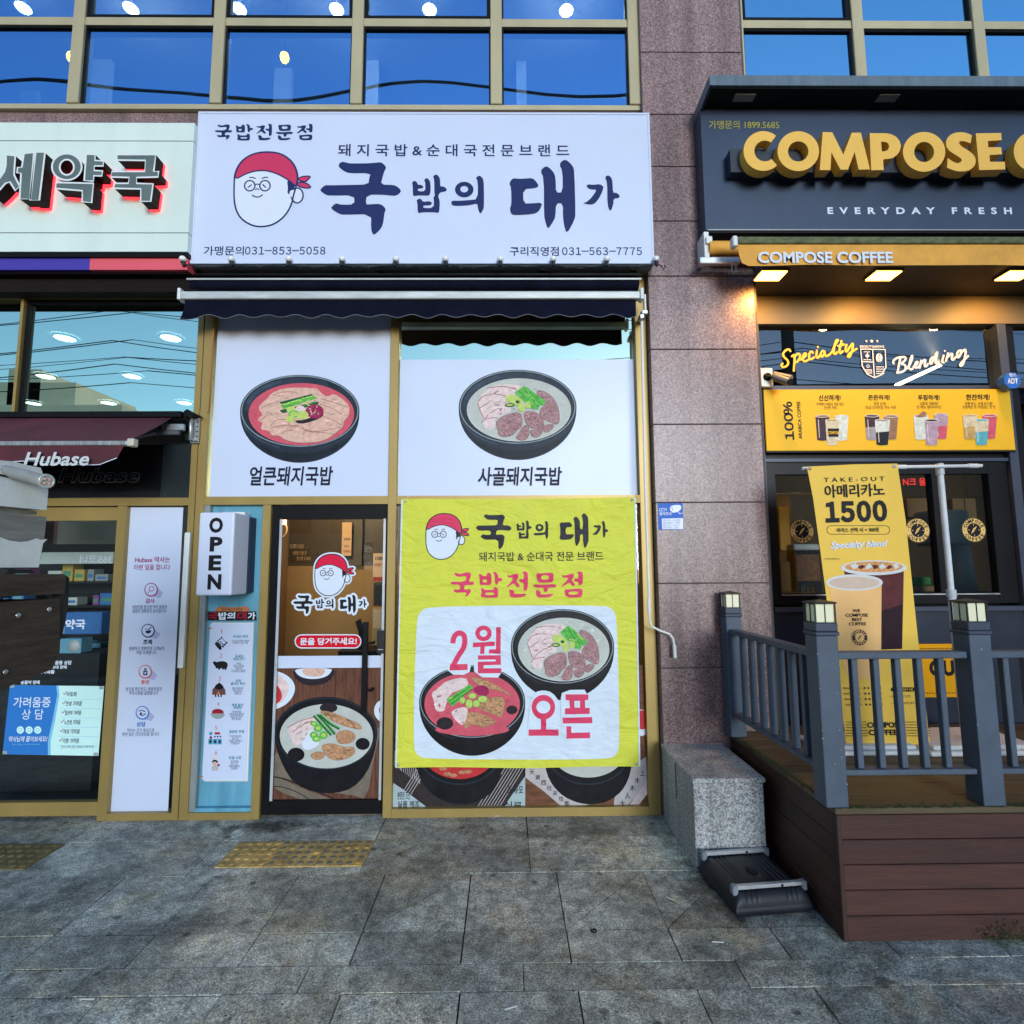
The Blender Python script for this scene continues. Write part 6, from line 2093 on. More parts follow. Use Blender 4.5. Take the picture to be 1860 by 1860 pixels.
# round ceiling lights
DISC = pm('round_ceiling_light', (.9, .95, 1), .5, 0, 0, 4, emit=(.86, 1.0, .98, 8))
k = 0
for yy, xs in ((4.37, (-4.41, -3.56, -2.71)), (5.26, (-5.28, -4.44, -3.61, -2.75)), (6.12, (-5.28, -4.44, -3.60, -2.75))):
    for x in xs:
        D = thing('ceiling_light', 'lit round ceiling light inside the pharmacy', 'ceiling light', (x, yy, 3.5), 'round lights in the pharmacy ceiling')
        mb = MB()
        mb.lathe([(.0001, -.012), (.075, -.012)], (x, yy, 3.5), DISC, 24)
        mb.build('diffuser', D)
        mb = MB()
        mb.lathe([(.0755, -.014), (.088, -.012), (.09, .0)], (x, yy, 3.5), PWHITE, 24)
        mb.build('rim', D)
DISC2 = pm('round_upstairs_light', (1, .97, .9), .5, 0, 0, 4, emit=(1.0, .92, .75, 22))
for x in (-5.66, -4.63, -3.60, -2.56, -1.62, -.72, .61):
    D = thing('ceiling_light', 'lit round ceiling light behind the blue upper windows', 'ceiling light', (x, 4.88, 7.1), 'round lights behind the upper windows')
    mb = MB()
    mb.lathe([(.0001, -.012), (.060, -.012), (.068, .0)], (x, 4.88, 7.02), DISC2, 24)
    mb.build('diffuser', D)
    mb = MB()
    mb.tube([(x, 4.88, 7.025), (x, 4.88, 7.2)], .012, WHITEP, 8)
    mb.build('stem', D)
    if x in (-3.60, -1.62, .61):
        ld = bpy.data.lights.new('room_glow', 'POINT')
        ld.energy, ld.color, ld.shadow_soft_size = 26, (1.0, .94, .82), .07
        lo = bpy.data.objects.new('room_glow', ld)
        COL.objects.link(lo)
        lo.parent = D
        lo.location = (0, 0, -.2)
LAT = pm('lattice_lamp', (.8, .5, .1), .5, 0, 0, 4, emit=(1.0, .50, .01, 30))
for px in (130, 517):
    cx, cz = P(px, 104, 4.6)
    D = thing('lattice_lamp', ('small glowing yellow lattice lamp behind the second upper window from the left' if px > 300 else 'small glowing yellow lattice lamp partly hidden by the leftmost upper mullion'), 'lamp', (cx, 4.6, cz - .05))
    mb = MB()
    for t in range(6):
        a_ = math.pi * t / 6
        mb.tube([(cx + .035 * math.sin(u) * math.cos(a_), 4.6 + .035 * math.sin(u) * math.sin(a_), cz + .052 * math.cos(u)) for u in [math.pi * i / 10 for i in range(11)]], .0045, LAT, 5)
    for t in (-.025, 0, .025):
        r = .035 * math.sqrt(1 - (t / .052) ** 2)
        mb.tube([(cx + r * math.cos(u), 4.6 + r * math.sin(u), cz + t) for u in [2 * math.pi * i / 14 for i in range(14)]], .0045, LAT, 5, closed=True)
    mb.build('shade', D)
    mb = MB()
    mb.tube([(cx, 4.6, cz + .05), (cx, 4.6, 7.2)], .003, CAB, 5)
    mb.build('cord', D)

# ------------------------------------------------------------------ notice on the pier
NT = thing('wall_notice', 'small blue and white camera notice on the pink granite pier', 'notice', (1.04, YC, 1.9))
yn = YC - .003
a = Art(yn)
a.fill([(1195, 914), (1240, 914), (1241.5, 962), (1196.5, 962)], pm('print_notice_blue', C(30, 95, 205, .9), .4, 0, .03, 4))
a.fill([(1202, 942), (1240.5, 941), (1241, 961), (1203, 961)], SIGNW)
a.fill([(1216, 920), (1226, 917), (1238, 917.5), (1236, 928), (1222, 932), (1217, 928)], SIGNW, smooth=1)
a.line([(1230, 928), (1234, 933), (1240, 932)], 1.2, SIGNW)
a.line(ell(1219, 925, 2.5, 4, 12), .8, GREYT, True)
a.build('print', NT)
text('lettering', 'CCTV', (1197, 923, 1212, 929), yn - .0009, PWHITE, NT, .03)
text('lettering', '설치안내', (1197.5, 930, 1219, 936), yn - .0009, PWHITE, NT, .03)
for k in range(4):
    text('lettering', ('설치목적 : 범죄예방', '촬영범위 : 매장', '촬영시간 : 24시간', '관리책임 : 점주')[k], (1204.5, 943.5 + k * 4.3, 1236 - k, 946.8 + k * 4.3), yn - .0009, GREYT, NT, .0)

# ------------------------------------------------------------------ cafe window lettering, boards, stickers
YKG = YK + .046
SB = thing('window_lettering', 'yellow and white script lettering with a shield crest on the cafe clerestory glass', 'window sticker', (2.7, YKG, 3.0))
YST = pm('print_script_yellow', C(240, 185, 75, 1.0), .45, 0, .03, 4)
PST = pm('print_script_pale', (.78, .74, .76), .45, 0, .03, 4)
SY = lambda p: (1400 + p[0] / 4.895, 600 + p[1] / 4.895)
a = Art(YKG, SY)
SCR = {
    'S': [[(175, 185), (165, 168), (140, 172), (110, 200), (110, 230), (145, 260), (160, 290), (140, 320), (105, 330), (92, 310), (105, 295)]],
    'p': [[(188, 232), (215, 210), (205, 360)], [(212, 232), (240, 205), (262, 215), (258, 250), (232, 285), (212, 280)]],
    'e': [[(262, 262), (295, 245), (318, 215), (305, 200), (285, 225), (283, 262), (300, 280), (335, 262)]],
    'c': [[(375, 200), (362, 185), (342, 205), (338, 245), (355, 262), (385, 240)]],
    'i': [[(410, 180), (402, 235), (418, 248), (440, 220)]],
    'a': [[(480, 190), (460, 180), (442, 205), (445, 235), (462, 235), (482, 190), (478, 220), (492, 232), (515, 222), (548, 188)]],
    'l': [[(545, 195), (560, 150), (590, 100), (598, 85), (580, 90), (562, 150), (556, 205), (572, 215), (590, 195)]],
    't': [[(628, 95), (605, 190), (620, 208), (640, 185)], [(600, 140), (650, 125)]],
    'y': [[(672, 130), (660, 185), (678, 190), (700, 150), (735, 105), (722, 190), (700, 240), (680, 235), (700, 200), (762, 165)]]}
for ss in SCR.values():
    for s in ss:
        a.brush(s, 19, YST)
a.fill(ell(418, 148, 10, 10, 10), YST)
SC2 = [[(1090, 295), (1085, 275), (1110, 250), (1150, 238)], [(1150, 245), (1125, 380)], [(1140, 245), (1195, 232), (1200, 265), (1150, 300), (1195, 305), (1200, 350), (1160, 375), (1120, 375)],
       [(1210, 340), (1245, 290), (1262, 225), (1248, 230), (1222, 330), (1240, 352), (1262, 340)], [(1268, 325), (1300, 300), (1308, 280), (1290, 282), (1275, 320), (1290, 338), (1320, 318)],
       [(1335, 270), (1322, 335)], [(1332, 300), (1365, 260), (1375, 268), (1362, 318), (1378, 325), (1395, 300)],
       [(1450, 240), (1425, 245), (1410, 290), (1425, 305), (1450, 250), (1485, 175), (1458, 290), (1475, 300), (1490, 280)],
       [(1535, 225), (1520, 280), (1535, 288)], [(1575, 205), (1555, 275)], [(1570, 240), (1605, 205), (1615, 215), (1602, 262), (1625, 262), (1640, 240)],
       [(1690, 180), (1660, 185), (1650, 235), (1668, 245), (1695, 190), (1735, 165), (1722, 250), (1705, 310), (1680, 320), (1680, 300), (1752, 230)]]
for s in SC2:
    a.brush(s, 19, PST)
a.fill(ell(1545, 185, 9, 9, 10), PST)
# crest
a.line([(797, 168), (1015, 172), (1022, 330), (985, 395), (920, 422), (855, 390), (812, 320)], 11, PST, True)
a.line([(903, 172), (920, 420)], 9, PST).line([(806, 278), (908, 284)], 9, PST)
a.fill(ell(962, 245, 30, 40, 18), PST).line([(968, 208), (958, 245), (964, 285)], 6, INK)
for k in range(4):
    a.line([(935 + i * 12, 325 + k * 20 + (6 if i % 2 else -4)) for i in range(7)], 7, PST, False, 1)
a.line(ell(862, 320, 12, 12, 12), 6, PST, True)
for k in range(4):
    a.line([(830 + k * 8, 350 + k * 11), (900, 350 + k * 11)], 6, PST)
a.line([(822, 262), (892, 264)], 6, PST).fill(ell(856, 228, 18, 14, 12), PST).line([(825, 192), (880, 194)], 6, PST).line([(856, 200), (856, 255)], 6, PST)
for cx, r in ((848, 13), (895, 19), (945, 14)):
    a.fill([(cx + (r if i % 2 == 0 else r * .42) * math.sin(math.pi * i / 5), 98 - (r if i % 2 == 0 else r * .42) * math.cos(math.pi * i / 5)) for i in range(10)], PST)
a.build('lettering', SB)
text('lettering', 'SPECIALTY BLENDING', (1562, 627.5, 1606, 631.5), YKG - .004, PST, SB, .02)
# menu board
YMB = 3.872
MBD = thing('menu_board', 'long yellow board with four groups of plastic-cup drinks under the cafe clerestory', 'menu board', (2.7, YMB, 2.45))
tl, tr, br_, bl = P(1386.7, 708, YMB), P(1833, 706, YMB), P(1846.7, 817.3, YMB), P(1392.7, 819.3, YMB)
YB1 = pm('print_board_yellow', C(220, 178, 45, 1.0), .45, 0, .03, 3)
mb = MB()
xa, xb, za, zb = (tl[0] + bl[0]) / 2, (tr[0] + br_[0]) / 2, (bl[1] + br_[1]) / 2, (tl[1] + tr[1]) / 2
mb.bbox(xa, xb, YMB, YK - .013, za, zb, YB1, .004, 1)
mb.box(xa - .002, xb + .002, YMB + .004, YK - .0131, za - .012, za - .0002, INK)
mb.build('panel', MBD)
yq = YMB - .0015
text('lettering', '100%'.translate(FWD), (1424, 729, 1441, 799), yq, INK, MBD, .03, rot90=True, spacing=.25)
text('lettering', 'ARABICA COFFEE', (1449, 729, 1455.5, 797), yq, INK, MBD, .02, rot90=True)
for hd, hq, sub, sq in (('신선하게!', (1487, 717, 1527, 728), '커피매드리에서 직접 볶은\n신선한 커피', (1483, 731, 1533, 743.5)), ('든든하게!', (1577, 717, 1617, 727), '명장 능력!\n1등급 프리미엄 우유 사용', (1571, 730, 1627, 743)),
                       ('푸짐하게!', (1667, 717, 1707, 727), '고품질 대용량!\n전 메뉴 벤티사이즈', (1665, 730, 1710, 742.5)), ('한잔하게!', (1755, 716, 1798, 727), '자체 분도, 아재 요나할!\n요즘에선 못 부럽없는 한 잔', (1748, 730, 1808, 742))):
    text('lettering', hd, hq, yq, INK, MBD, .025, .1)
    text('lettering', sub, sq, yq, SHADE, MBD, .0, align='CENTER', line=.95)
ZC = lambda p: (1240 + p[0] / 3, 480 + p[1] / 3)
a = Art(yq - .0002, ZC)
CUP = {k: pm('print_cup_' + k, c, .45, 0, .25, 25) for k, c in (('dark', (.06, .03, .045)), ('cream', (.62, .55, .38)), ('milk', (.60, .66, .62)), ('brown', (.28, .16, .10)), ('grey', (.33, .30, .33)), ('lilac', (.42, .30, .40)), ('pink', (.58, .10, .16)), ('tan', (.50, .34, .12)), ('cyan', (.10, .42, .50)), ('black', (.015, .017, .025)), ('clear', (.62, .60, .55)))}


def cup(cx, cy, w, h, bot, top, lid):
    a.fill([(cx - w / 2, cy - h / 2), (cx + w / 2, cy - h / 2), (cx + w * .37, cy + h / 2), (cx, cy + h / 2 + 4), (cx - w * .37, cy + h / 2)], CUP[bot])
    a.fill([(cx - w / 2, cy - h / 2), (cx + w / 2, cy - h / 2), (cx + w * .44, cy - h * .05), (cx - w * .44, cy)], CUP[top])
    a.fill(ell(cx, cy - h / 2, w * .52, 8, 16), CUP['clear']).fill(ell(cx, cy - h / 2, w * .42, 5, 14), CUP[lid])
    a.line([(cx - w * .3, cy - h * .35), (cx - w * .22, cy + h * .4)], 4, CUP['clear'])


for c in ((762, 893, 76, 130, 'dark', 'dark', 'brown'), (866, 893, 76, 130, 'milk', 'milk', 'milk'), (815, 917, 76, 132, 'cream', 'cream', 'tan'),
          (1032, 890, 80, 128, 'grey', 'dark', 'dark'), (1135, 890, 78, 124, 'brown', 'brown', 'brown'), (1088, 917, 82, 132, 'black', 'milk', 'grey'),
          (1298, 890, 80, 126, 'milk', 'milk', 'brown'), (1408, 885, 76, 130, 'pink', 'lilac', 'lilac'), (1356, 917, 78, 132, 'lilac', 'lilac', 'black'),
          (1566, 888, 80, 124, 'tan', 'cream', 'tan'), (1672, 886, 80, 124, 'pink', 'pink', 'pink'), (1628, 916, 80, 132, 'cyan', 'cream', 'cyan')):
    cup(*c)
a.fill([(790, 895), (852, 895), (848, 940), (795, 940)], INK)
a.fill([(1390, 840), (1380, 825), (1408, 810), (1436, 826), (1428, 845)], CUP['lilac'], smooth=2)
a.fill([(1276, 832), (1310, 800), (1330, 812), (1310, 836)], CUP['brown'])
a.build('picture', MBD)
text('lettering', 'COMPOSE', ZC((793, 910)) + ZC((850, 926)), yq - .0045, YB1, MBD, .03)


def ring_text(a_parent, cx, cy, r, word, y, mat, top=True, span=150, hgt=.2):
    n = len(word)
    for k, ch in enumerate(word):
        ang = (span / 2 - span * k / (n - 1)) if top else (-span / 2 + span * k / (n - 1))
        me = text_mesh(ch, .03, res=1)
        xs = [v.co.x for v in me.vertices]; ys = [v.co.y for v in me.vertices]
        s = hgt / .72
        th = math.radians(ang)
        mx = (min(xs) + max(xs)) / 2
        for v in me.vertices:
            lx, ly = (v.co.x - mx) * s, (v.co.y - .36) * s
            if top:
                t_ = th
                X = cx + (r + ly) * -math.sin(t_) + lx * math.cos(t_)
                Z = cy + (r + ly) * math.cos(t_) + lx * math.sin(t_)
            else:
                t_ = th
                X = cx + (r - ly) * math.sin(t_) + lx * math.cos(t_)
                Z = cy - (r - ly) * math.cos(t_) + lx * math.sin(t_)
            v.co = (X, y, Z)
        me.materials.append(mat)
        yield me


def join_meshes(name, mes, mat, parent):
    m_ = MB()
    for me in mes:
        m_.add([v.co[:] for v in me.vertices], [tuple(p.vertices) for p in me.polygons], mat)
        bpy.data.meshes.remove(me)
    return m_.build(name, parent)


STY = pm('print_sticker_cream', C(215, 185, 120, 1.0), .45, 0, .03, 4)


def logo(parent, cx, cz, r, y, disc, ink):
    m_ = MB()
    c = lambda rr, n=36: [(cx + rr * math.cos(2 * math.pi * i / n), cz + rr * math.sin(2 * math.pi * i / n)) for i in range(n)]
    m_.poly([c(r)], y, disc)
    m_.stroke(c(r * .97), r * .05, y - .0004, ink, True)
    m_.poly([c(r * .56)], y - .0006, ink)
    m_.poly([[(cx - r * .28, cz - r * .33), (cx + r * .02, cz - r * .10), (cx + r * .28, cz + r * .33), (cx - r * .06, cz + r * .12)]], y - .001, disc)
    m_.poly([[(cx - r * .07, cz + r * .01), (cx + r * .05, cz - r * .05), (cx + r * .04, cz + r * .04)]], y - .0014, ink)
    for t in range(4):
        an = t * math.pi / 2
        m_.stroke([(cx + r * .36 * math.cos(an), cz + r * .36 * math.sin(an)), (cx + r * .48 * math.cos(an), cz + r * .48 * math.sin(an))], r * .05, y - .0012, disc)
    m_.poly([[(cx + s * r * .77 + r * .04 * math.cos(i), cz + r * .04 * math.sin(i)) for i in range(6)] for s in (1,)], y - .0008, ink)
    m_.poly([[(cx - r * .77 + r * .04 * math.cos(i), cz + r * .04 * math.sin(i)) for i in range(6)]], y - .0008, ink)
    o = m_.build('disc', parent)
    join_meshes('lettering', list(ring_text(parent, cx, cz, r * .76, 'COMPOSE', y - .001, ink, True, 132, r * .28)) + list(ring_text(parent, cx, cz, r * .76, 'COFFEE', y - .001, ink, False, 112, r * .28)), ink, parent)
    return o


for px, py, lb in ((1456.5, 965, 'round black and cream logo sticker on the cafe glass left of the leaning yellow banner'), (1667, 963.5, 'round black and cream logo sticker on the cafe glass right behind the yellow banner'), (1769, 962.6, 'round black and cream logo sticker on the cafe pane right of the white pole')):
    c = P(px, py, YKG)
    T = thing('round_sticker', lb, 'sticker', (c[0], YKG, c[1] - .09), 'round logo stickers on the cafe window')
    logo(T, c[0], c[1], .088, YKG - .0005, STY, INK)

# OUT board low on the cafe wall
YOB = 3.885
OB = thing('takeout_board', 'small orange-yellow board with stitched dashes reading OUT, low behind the railing', 'sign', (3.3, YOB, .8))
q = rect(1640, 1170, 1757, 1267, YOB)
mb = MB()
mb.bbox(q[0], q[1], YOB, YK + .003, q[2], q[3], pm('print_amber_yellow', C(228, 160, 20, 1.0), .45, 0, .03, 3), .003, 1)
for k in range(22):
    x = q[0] + .02 + k * (q[1] - q[0] - .04) / 21
    for z in (q[3] - .03, q[2] + .03):
        mb.box(x - .006, x + .006, YOB - .001, YOB - .0002, z - .003, z + .003, INK)
mb.build('panel', OB)
text('lettering', 'OUT', (1688, 1199, 1753, 1228), YOB - .0015, INK, OB, .05)
# security plate, camera
SP = thing('security_plate', 'small blue octagonal alarm plate on the cafe window post', 'sign', (P(1839, 691, 3.80)[0], 3.80, P(1839, 708, 3.80)[1]))
c = P(1839, 691, 3.80)
mb = MB()
mb.poly([[(c[0] + .062 * math.cos(math.pi / 8 + i * math.pi / 4), c[1] + .062 * math.sin(math.pi / 8 + i * math.pi / 4)) for i in range(8)]], 3.80, pm('alarm_blue', C(40, 105, 215, .9), .35, 0, .04, 4), .06)
mb.box(c[0] - .02, c[0] + .02, 3.86, 3.89, c[1] - .02, c[1] + .02, BLACK)
mb.build('plate', SP)
text('lettering', 'ADT', (1830, 687, 1849, 697), 3.7985, PWHITE, SP, .03)
text('lettering', '캡스', (1833, 678, 1846, 684), 3.7985, PWHITE, SP, .02)
CM = thing('security_camera', 'small grey bullet camera on a white junction box beside the cafe clerestory', 'camera', (P(1393, 690, 3.86)[0], 3.87, P(1393, 705, 3.86)[1]))
q = rect(1380, 670, 1402, 704, 3.86)
mb = MB()
mb.bbox(q[0], q[1], 3.84, 3.889, q[2], q[3], WHITEP, .006, 2)
mb.build('junction_box', CM)
c0, c1, c2_, c3 = P(1396, 683, 3.82), P(1409, 688, 3.80), P(1411, 686, 3.80), P(1431, 692, 3.74)
mb = MB()
mb.lathe([(.0001, -.012), (.028, -.010), (.03, .0)], (c0[0], 3.839, c0[1]), BLACK, 14, 'y')
mb.tube([(c0[0], 3.83, c0[1]), (c1[0], 3.80, c1[1])], .010, BLACK, 8)
mb.build('mount', CM)
mb = MB()
mb.tube([(c2_[0] - .015, 3.80, c2_[1] + .008), (c3[0], 3.72, c3[1] - .012)], .030, pm('camera_grey', (.22, .21, .20), .4, .2, .1, 6), 14)
mb.tube([(c2_[0] - .02, 3.80, c2_[1] + .024), (c3[0] + .012, 3.712, c3[1] + .01)], .022, MATS['camera_grey'], 14)
mb.tube([(c3[0] + .0005, 3.7195, c3[1] - .0124), (c3[0] + .004, 3.712, c3[1] - .0135)], .025, BLACK, 14)
mb.build('body', CM)
# things inside the cafe
mb = MB()
q = rect(1700, 925, 1765, 990, 4.3)
mb.bbox(q[0], q[1], 4.3, 4.55, q[2] + .0, q[3], WHITEP, .03, 3)
q = rect(1743, 985, 1775, 1075, 4.3)
mb.lathe([(.0001, 0), (.085, 0), (.062, .36), (.0001, .36)], (q[0] + .06, 4.35, q[2]), WHITEP, 18)
tag(mb.build('coffee_grinder'), 'pale machine with a tall white column behind the right cafe pane', 'machine')
for nm, lab_, bx_, y_, mt, ct in (('paper_bag', 'tan paper bag on the cafe counter behind the left pane', (1418, 1020, 1440, 1075), 4.25, pm('kraft', (.30, .19, .08), .7, 0, .1, 6), 'bag'),
                             ('pastry_case', 'dark pastry case on the cafe counter behind the left pane', (1444, 1000, 1492, 1075), 4.2, DARK, 'display case'),
                             ('snack_pack', 'green snack pack lying on the cafe counter behind the yellow banner', (1660, 1048, 1692, 1063), 4.15, pm('pack_green', (.05, .28, .06), .4, 0, .2, 9), 'packet'),
                             ('kraft_box', 'flat kraft box under the green snack pack on the cafe counter', (1660, 1064, 1715, 1075), 4.15, MATS['kraft'], 'box'),
                             ('poster_board', 'amber poster board hanging deep inside the cafe', (1416, 920, 1436, 1000), 5.2, pm('amber_card', (.45, .26, .04), .6, 0, .1, 4), 'poster'),
                             ('cardboard_box', 'pair of tan cardboard boxes stacked deep inside the cafe', (1732, 905, 1775, 960), 5.0, MATS['kraft'], 'box'),
                             ('printed_card', 'tan card panel with printing behind the middle cafe pane', (1648, 905, 1695, 940), 4.9, MATS['kraft'], 'panel')):
    q = rect(*bx_, y_)
    mb = MB()
    mb.bbox(q[0], q[1], y_, y_ + .12, q[2], q[3], mt, .01, 2)
    if nm == 'pastry_case':
        mb.bbox(q[0] + .01, q[1] - .01, y_ - .003, y_ - .0001, q[2] + .08, q[3] - .03, pm('pastry', (.25, .10, .03), .6, 0, .5, 40), .0015, 1)
        mb.bbox(q[0], q[1], y_ - .002, y_ + .12, q[3] + .001, q[3] + .05, WHITEP, .015, 2)
    if nm == 'cardboard_box':
        mb.box((q[0] + q[1]) / 2 - .004, (q[0] + q[1]) / 2 + .004, y_ - .002, y_ - .0002, q[2], q[3], DARK)
    tag(mb.build(nm), lab_, ct)
LD = thing('led_sign', 'small red lit lettering reflected dimly inside the cafe', 'sign', (P(1660, 876, 4.6)[0], 4.6, P(1660, 884, 4.6)[1]))
text('lettering', 'N크 을', (1640, 868, 1682, 882), 4.6, pm('led_red', (.5, .02, .02), .5, 0, 0, 4, emit=(1, .05, .05, .8)), LD, .02)
TB = thing('tube_light', 'bright slanting tube light shining behind the cafe clerestory glass', 'lamp', (P(1680, 670, 4.7)[0], 4.7, 2.9))
mb = MB()
t0, t1 = P(1628, 700, 4.3), P(1728, 654, 5.6)
mb.tube([(t0[0], 4.3, t0[1]), (t1[0], 5.6, t1[1])], .014, pm('tube_glow', (1, .95, .8), .5, 0, 0, 4, emit=(1, .85, .55, 5)), 8)
mb.build('tube', TB)

# ------------------------------------------------------------------ wooden deck of the cafe
ZD, XD, YDK = .551, 1.445, 2.556


def wood(name, col, along, rough=.6):
    """weathered painted timber; along = axis of the grain"""
    st = {'x': (.5, 9, 9), 'y': (9, .5, 9)}[along]
    m = pm(name, col, rough, 0, .35, 5, (30, .35, .003), stretch=st, fine=.12)
    nt = m.node_tree
    b = nt.nodes['Principled BSDF']
    src = b.inputs['Base Color'].links[0].from_socket
    geo = nt.nodes.new('ShaderNodeNewGeometry')
    mr = nt.nodes.new('ShaderNodeMapRange')
    mr.inputs['To Min'].default_value, mr.inputs['To Max'].default_value = .78, 1.22
    nt.links.new(geo.outputs['Random Per Island'], mr.inputs['Value'])
    vm = nt.nodes.new('ShaderNodeVectorMath')
    vm.operation = 'SCALE'
    nt.links.new(src, vm.inputs[0])
    nt.links.new(mr.outputs['Result'], vm.inputs['Scale'])
    # pale scratches and scuffs
    tc = nt.nodes.new('ShaderNodeTexCoord')
    n = nt.nodes.new('ShaderNodeTexNoise')
    n.inputs['Scale'].default_value = 7
    n.inputs['Detail'].default_value = 8
    n.inputs['Roughness'].default_value = .75
    nt.links.new(tc.outputs['Object'], n.inputs['Vector'])
    m2 = nt.nodes.new('ShaderNodeMapRange')
    m2.inputs['From Min'].default_value, m2.inputs['From Max'].default_value = .62, .72
    m2.inputs['To Max'].default_value = .28
    nt.links.new(n.outputs['Fac'], m2.inputs['Value'])
    mx = nt.nodes.new('ShaderNodeMix')
    mx.data_type = 'RGBA'
    nt.links.new(m2.outputs['Result'], mx.inputs['Factor'])
    nt.links.new(vm.outputs[0], mx.inputs['A'])
    mx.inputs['B'].default_value = (min(1, col[0] * 3), min(1, col[1] * 3.2), min(1, col[2] * 3.2), 1)
    nt.links.new(mx.outputs['Result'], b.inputs['Base Color'])
    return m


MAHX = wood('mahogany_boards', (.052, .0162, .0118), 'x')
MAHY = wood('mahogany_boards_side', (.042, .0155, .010), 'y')
DECKT = wood('mossy_deck_boards', (.078, .054, .026), 'x')
MOSSG = pm('green_moss', (.045, .055, .012), .9, 0, .6, 30, (120, .6, .004))
DK = thing('deck', 'raised mahogany-stained wooden deck with mossy boards in front of the cafe', 'deck', (3, 3.2, 0))
mb = MB()
yy = YDK
while yy < YK - .04:
    y1 = min(yy + .142, YK - .035)
    mb.bbox(XD - .004, 5.6, yy + .0025, y1 - .0025, ZD - .028, ZD, DECKT, .003, 1)
    yy += .142
mb.build('deck_boards', DK)
mb = MB()
hb = (ZD - .03) / 5
for k in range(5):
    mb.bbox(XD + .002, 5.6, YDK + .006, YDK + .028, k * hb + .0014, (k + 1) * hb - .0014, MAHX, .003, 1)
mb.build('front_boards', DK)
mb = MB()
for k in range(5):
    mb.bbox(XD + .001, XD + .022, YDK + .03, YK - .17, k * hb + .0014, (k + 1) * hb - .0014, MAHY, .003, 1)
mb.bbox(XD - .001, XD + .02, YDK + .002, YDK + .0295, .002, ZD - .03, MAHY, .003, 1)
mb.build('side_boards', DK)
mb = MB()
mb.box(XD + .05, 5.5, YDK + .06, YK - .2, .0, ZD - .05, BLACK)
mb.build('frame', DK)
# moss along the deck's outer edges
random.seed(21)
mb = MB()
for k in range(520):
    if k % 2:
        x, y = XD + random.random() * random.random() * .03, random.uniform(YDK, 3.66)
    else:
        x, y = random.uniform(XD, 3.6), YDK + random.random() ** 2 * .05
    r = random.uniform(.003, .011)
    z = ZD + .0006
    n = 7
    ph = random.random() * 6
    vs = [(x + r * random.uniform(.6, 1.3) * math.cos(ph + i * 6.283 / n), y + r * random.uniform(.6, 1.3) * math.sin(ph + i * 6.283 / n), z) for i in range(n)] + [(x, y, z + r * .25)]
    mb.add(vs, [(i, (i + 1) % n, n) for i in range(n)], MOSSG)
o = mb.build('edge_moss', DK)
o['kind'] = 'stuff'

# ------------------------------------------------------------------ railing with lanterns
RAIL = pm('rail_grey_paint', C(66, 80, 102, .92), .55, 0, .16, 8, (50, .12, .001), fine=.06)
CHIP = pm('paint_chip', (.42, .43, .42), .7, 0, .1, 9)
RL2 = thing('railing', 'slate-grey painted wooden railing with square posts around the cafe deck', 'railing', (2.3, 2.6, ZD))
PW = .10
posts = [(1.403, 3.60), (1.404, 2.558), (2.104, 2.558), (2.804, 2.558), (3.504, 2.558)]
random.seed(4)
for k, (x, y) in enumerate(posts):
    mb = MB()
    mb.bbox(x, x + PW, y, y + PW, ZD + .0005, 1.296, RAIL, .005, 2)
    for j in range(16 if k == 1 else 4):
        cz, cx = random.uniform(.62, 1.25), x + PW * random.choice((.012, .02, .97, .5, .8))
        mb.box(cx - .0015, cx + random.uniform(.0005, .002), y - .0006, y + .0002, cz, cz + random.uniform(.002, .006), CHIP)
    mb.build('post', RL2)


def rail_x(x0, x1, y, z0, z1, nm):
    m_ = MB()
    m_.bbox(x0, x1, y, y + .062, z0, z1, RAIL, .004, 2)
    return m_.build(nm, RL2)


for a, b_ in ((1.504, 2.104), (2.204, 2.804), (2.904, 3.504)):
    rail_x(a, b_, 2.577, 1.188, 1.219, 'top_rail')
    rail_x(a, b_, 2.577, .680, .704, 'bottom_rail')
    for k in range(5):
        x = a + (b_ - a) * (k + 1) / 6 - .012
        mb = MB()
        mb.bbox(x - .014, x + .014, 2.592, 2.624, .7045, 1.1875, RAIL, .003, 1)
        mb.build('baluster', RL2)
for nm, z0, z1 in (('top_rail', 1.188, 1.219), ('bottom_rail', .680, .704)):
    mb = MB()
    mb.bbox(1.422, 1.484, 2.6585, 3.5995, z0, z1, RAIL, .004, 2)
    mb.build(nm, RL2)
for k in range(7):
    y = 2.658 + .94 * (k + 1) / 8
    mb = MB()
    mb.bbox(1.438, 1.470, y - .016, y + .016, .7045, 1.1875, RAIL, .003, 1)
    mb.build('baluster', RL2)

# lanterns: one built, the rest copied
CREAMG = pm('cream_lantern_glass', (.80, .76, .52), .3, 0, .04, 4)
LCAP = pm('lantern_black', (.02, .022, .026), .4, .2, .1, 6)
LBASE = pm('lantern_base_navy', C(52, 64, 88, .8), .5, 0, .15, 8)


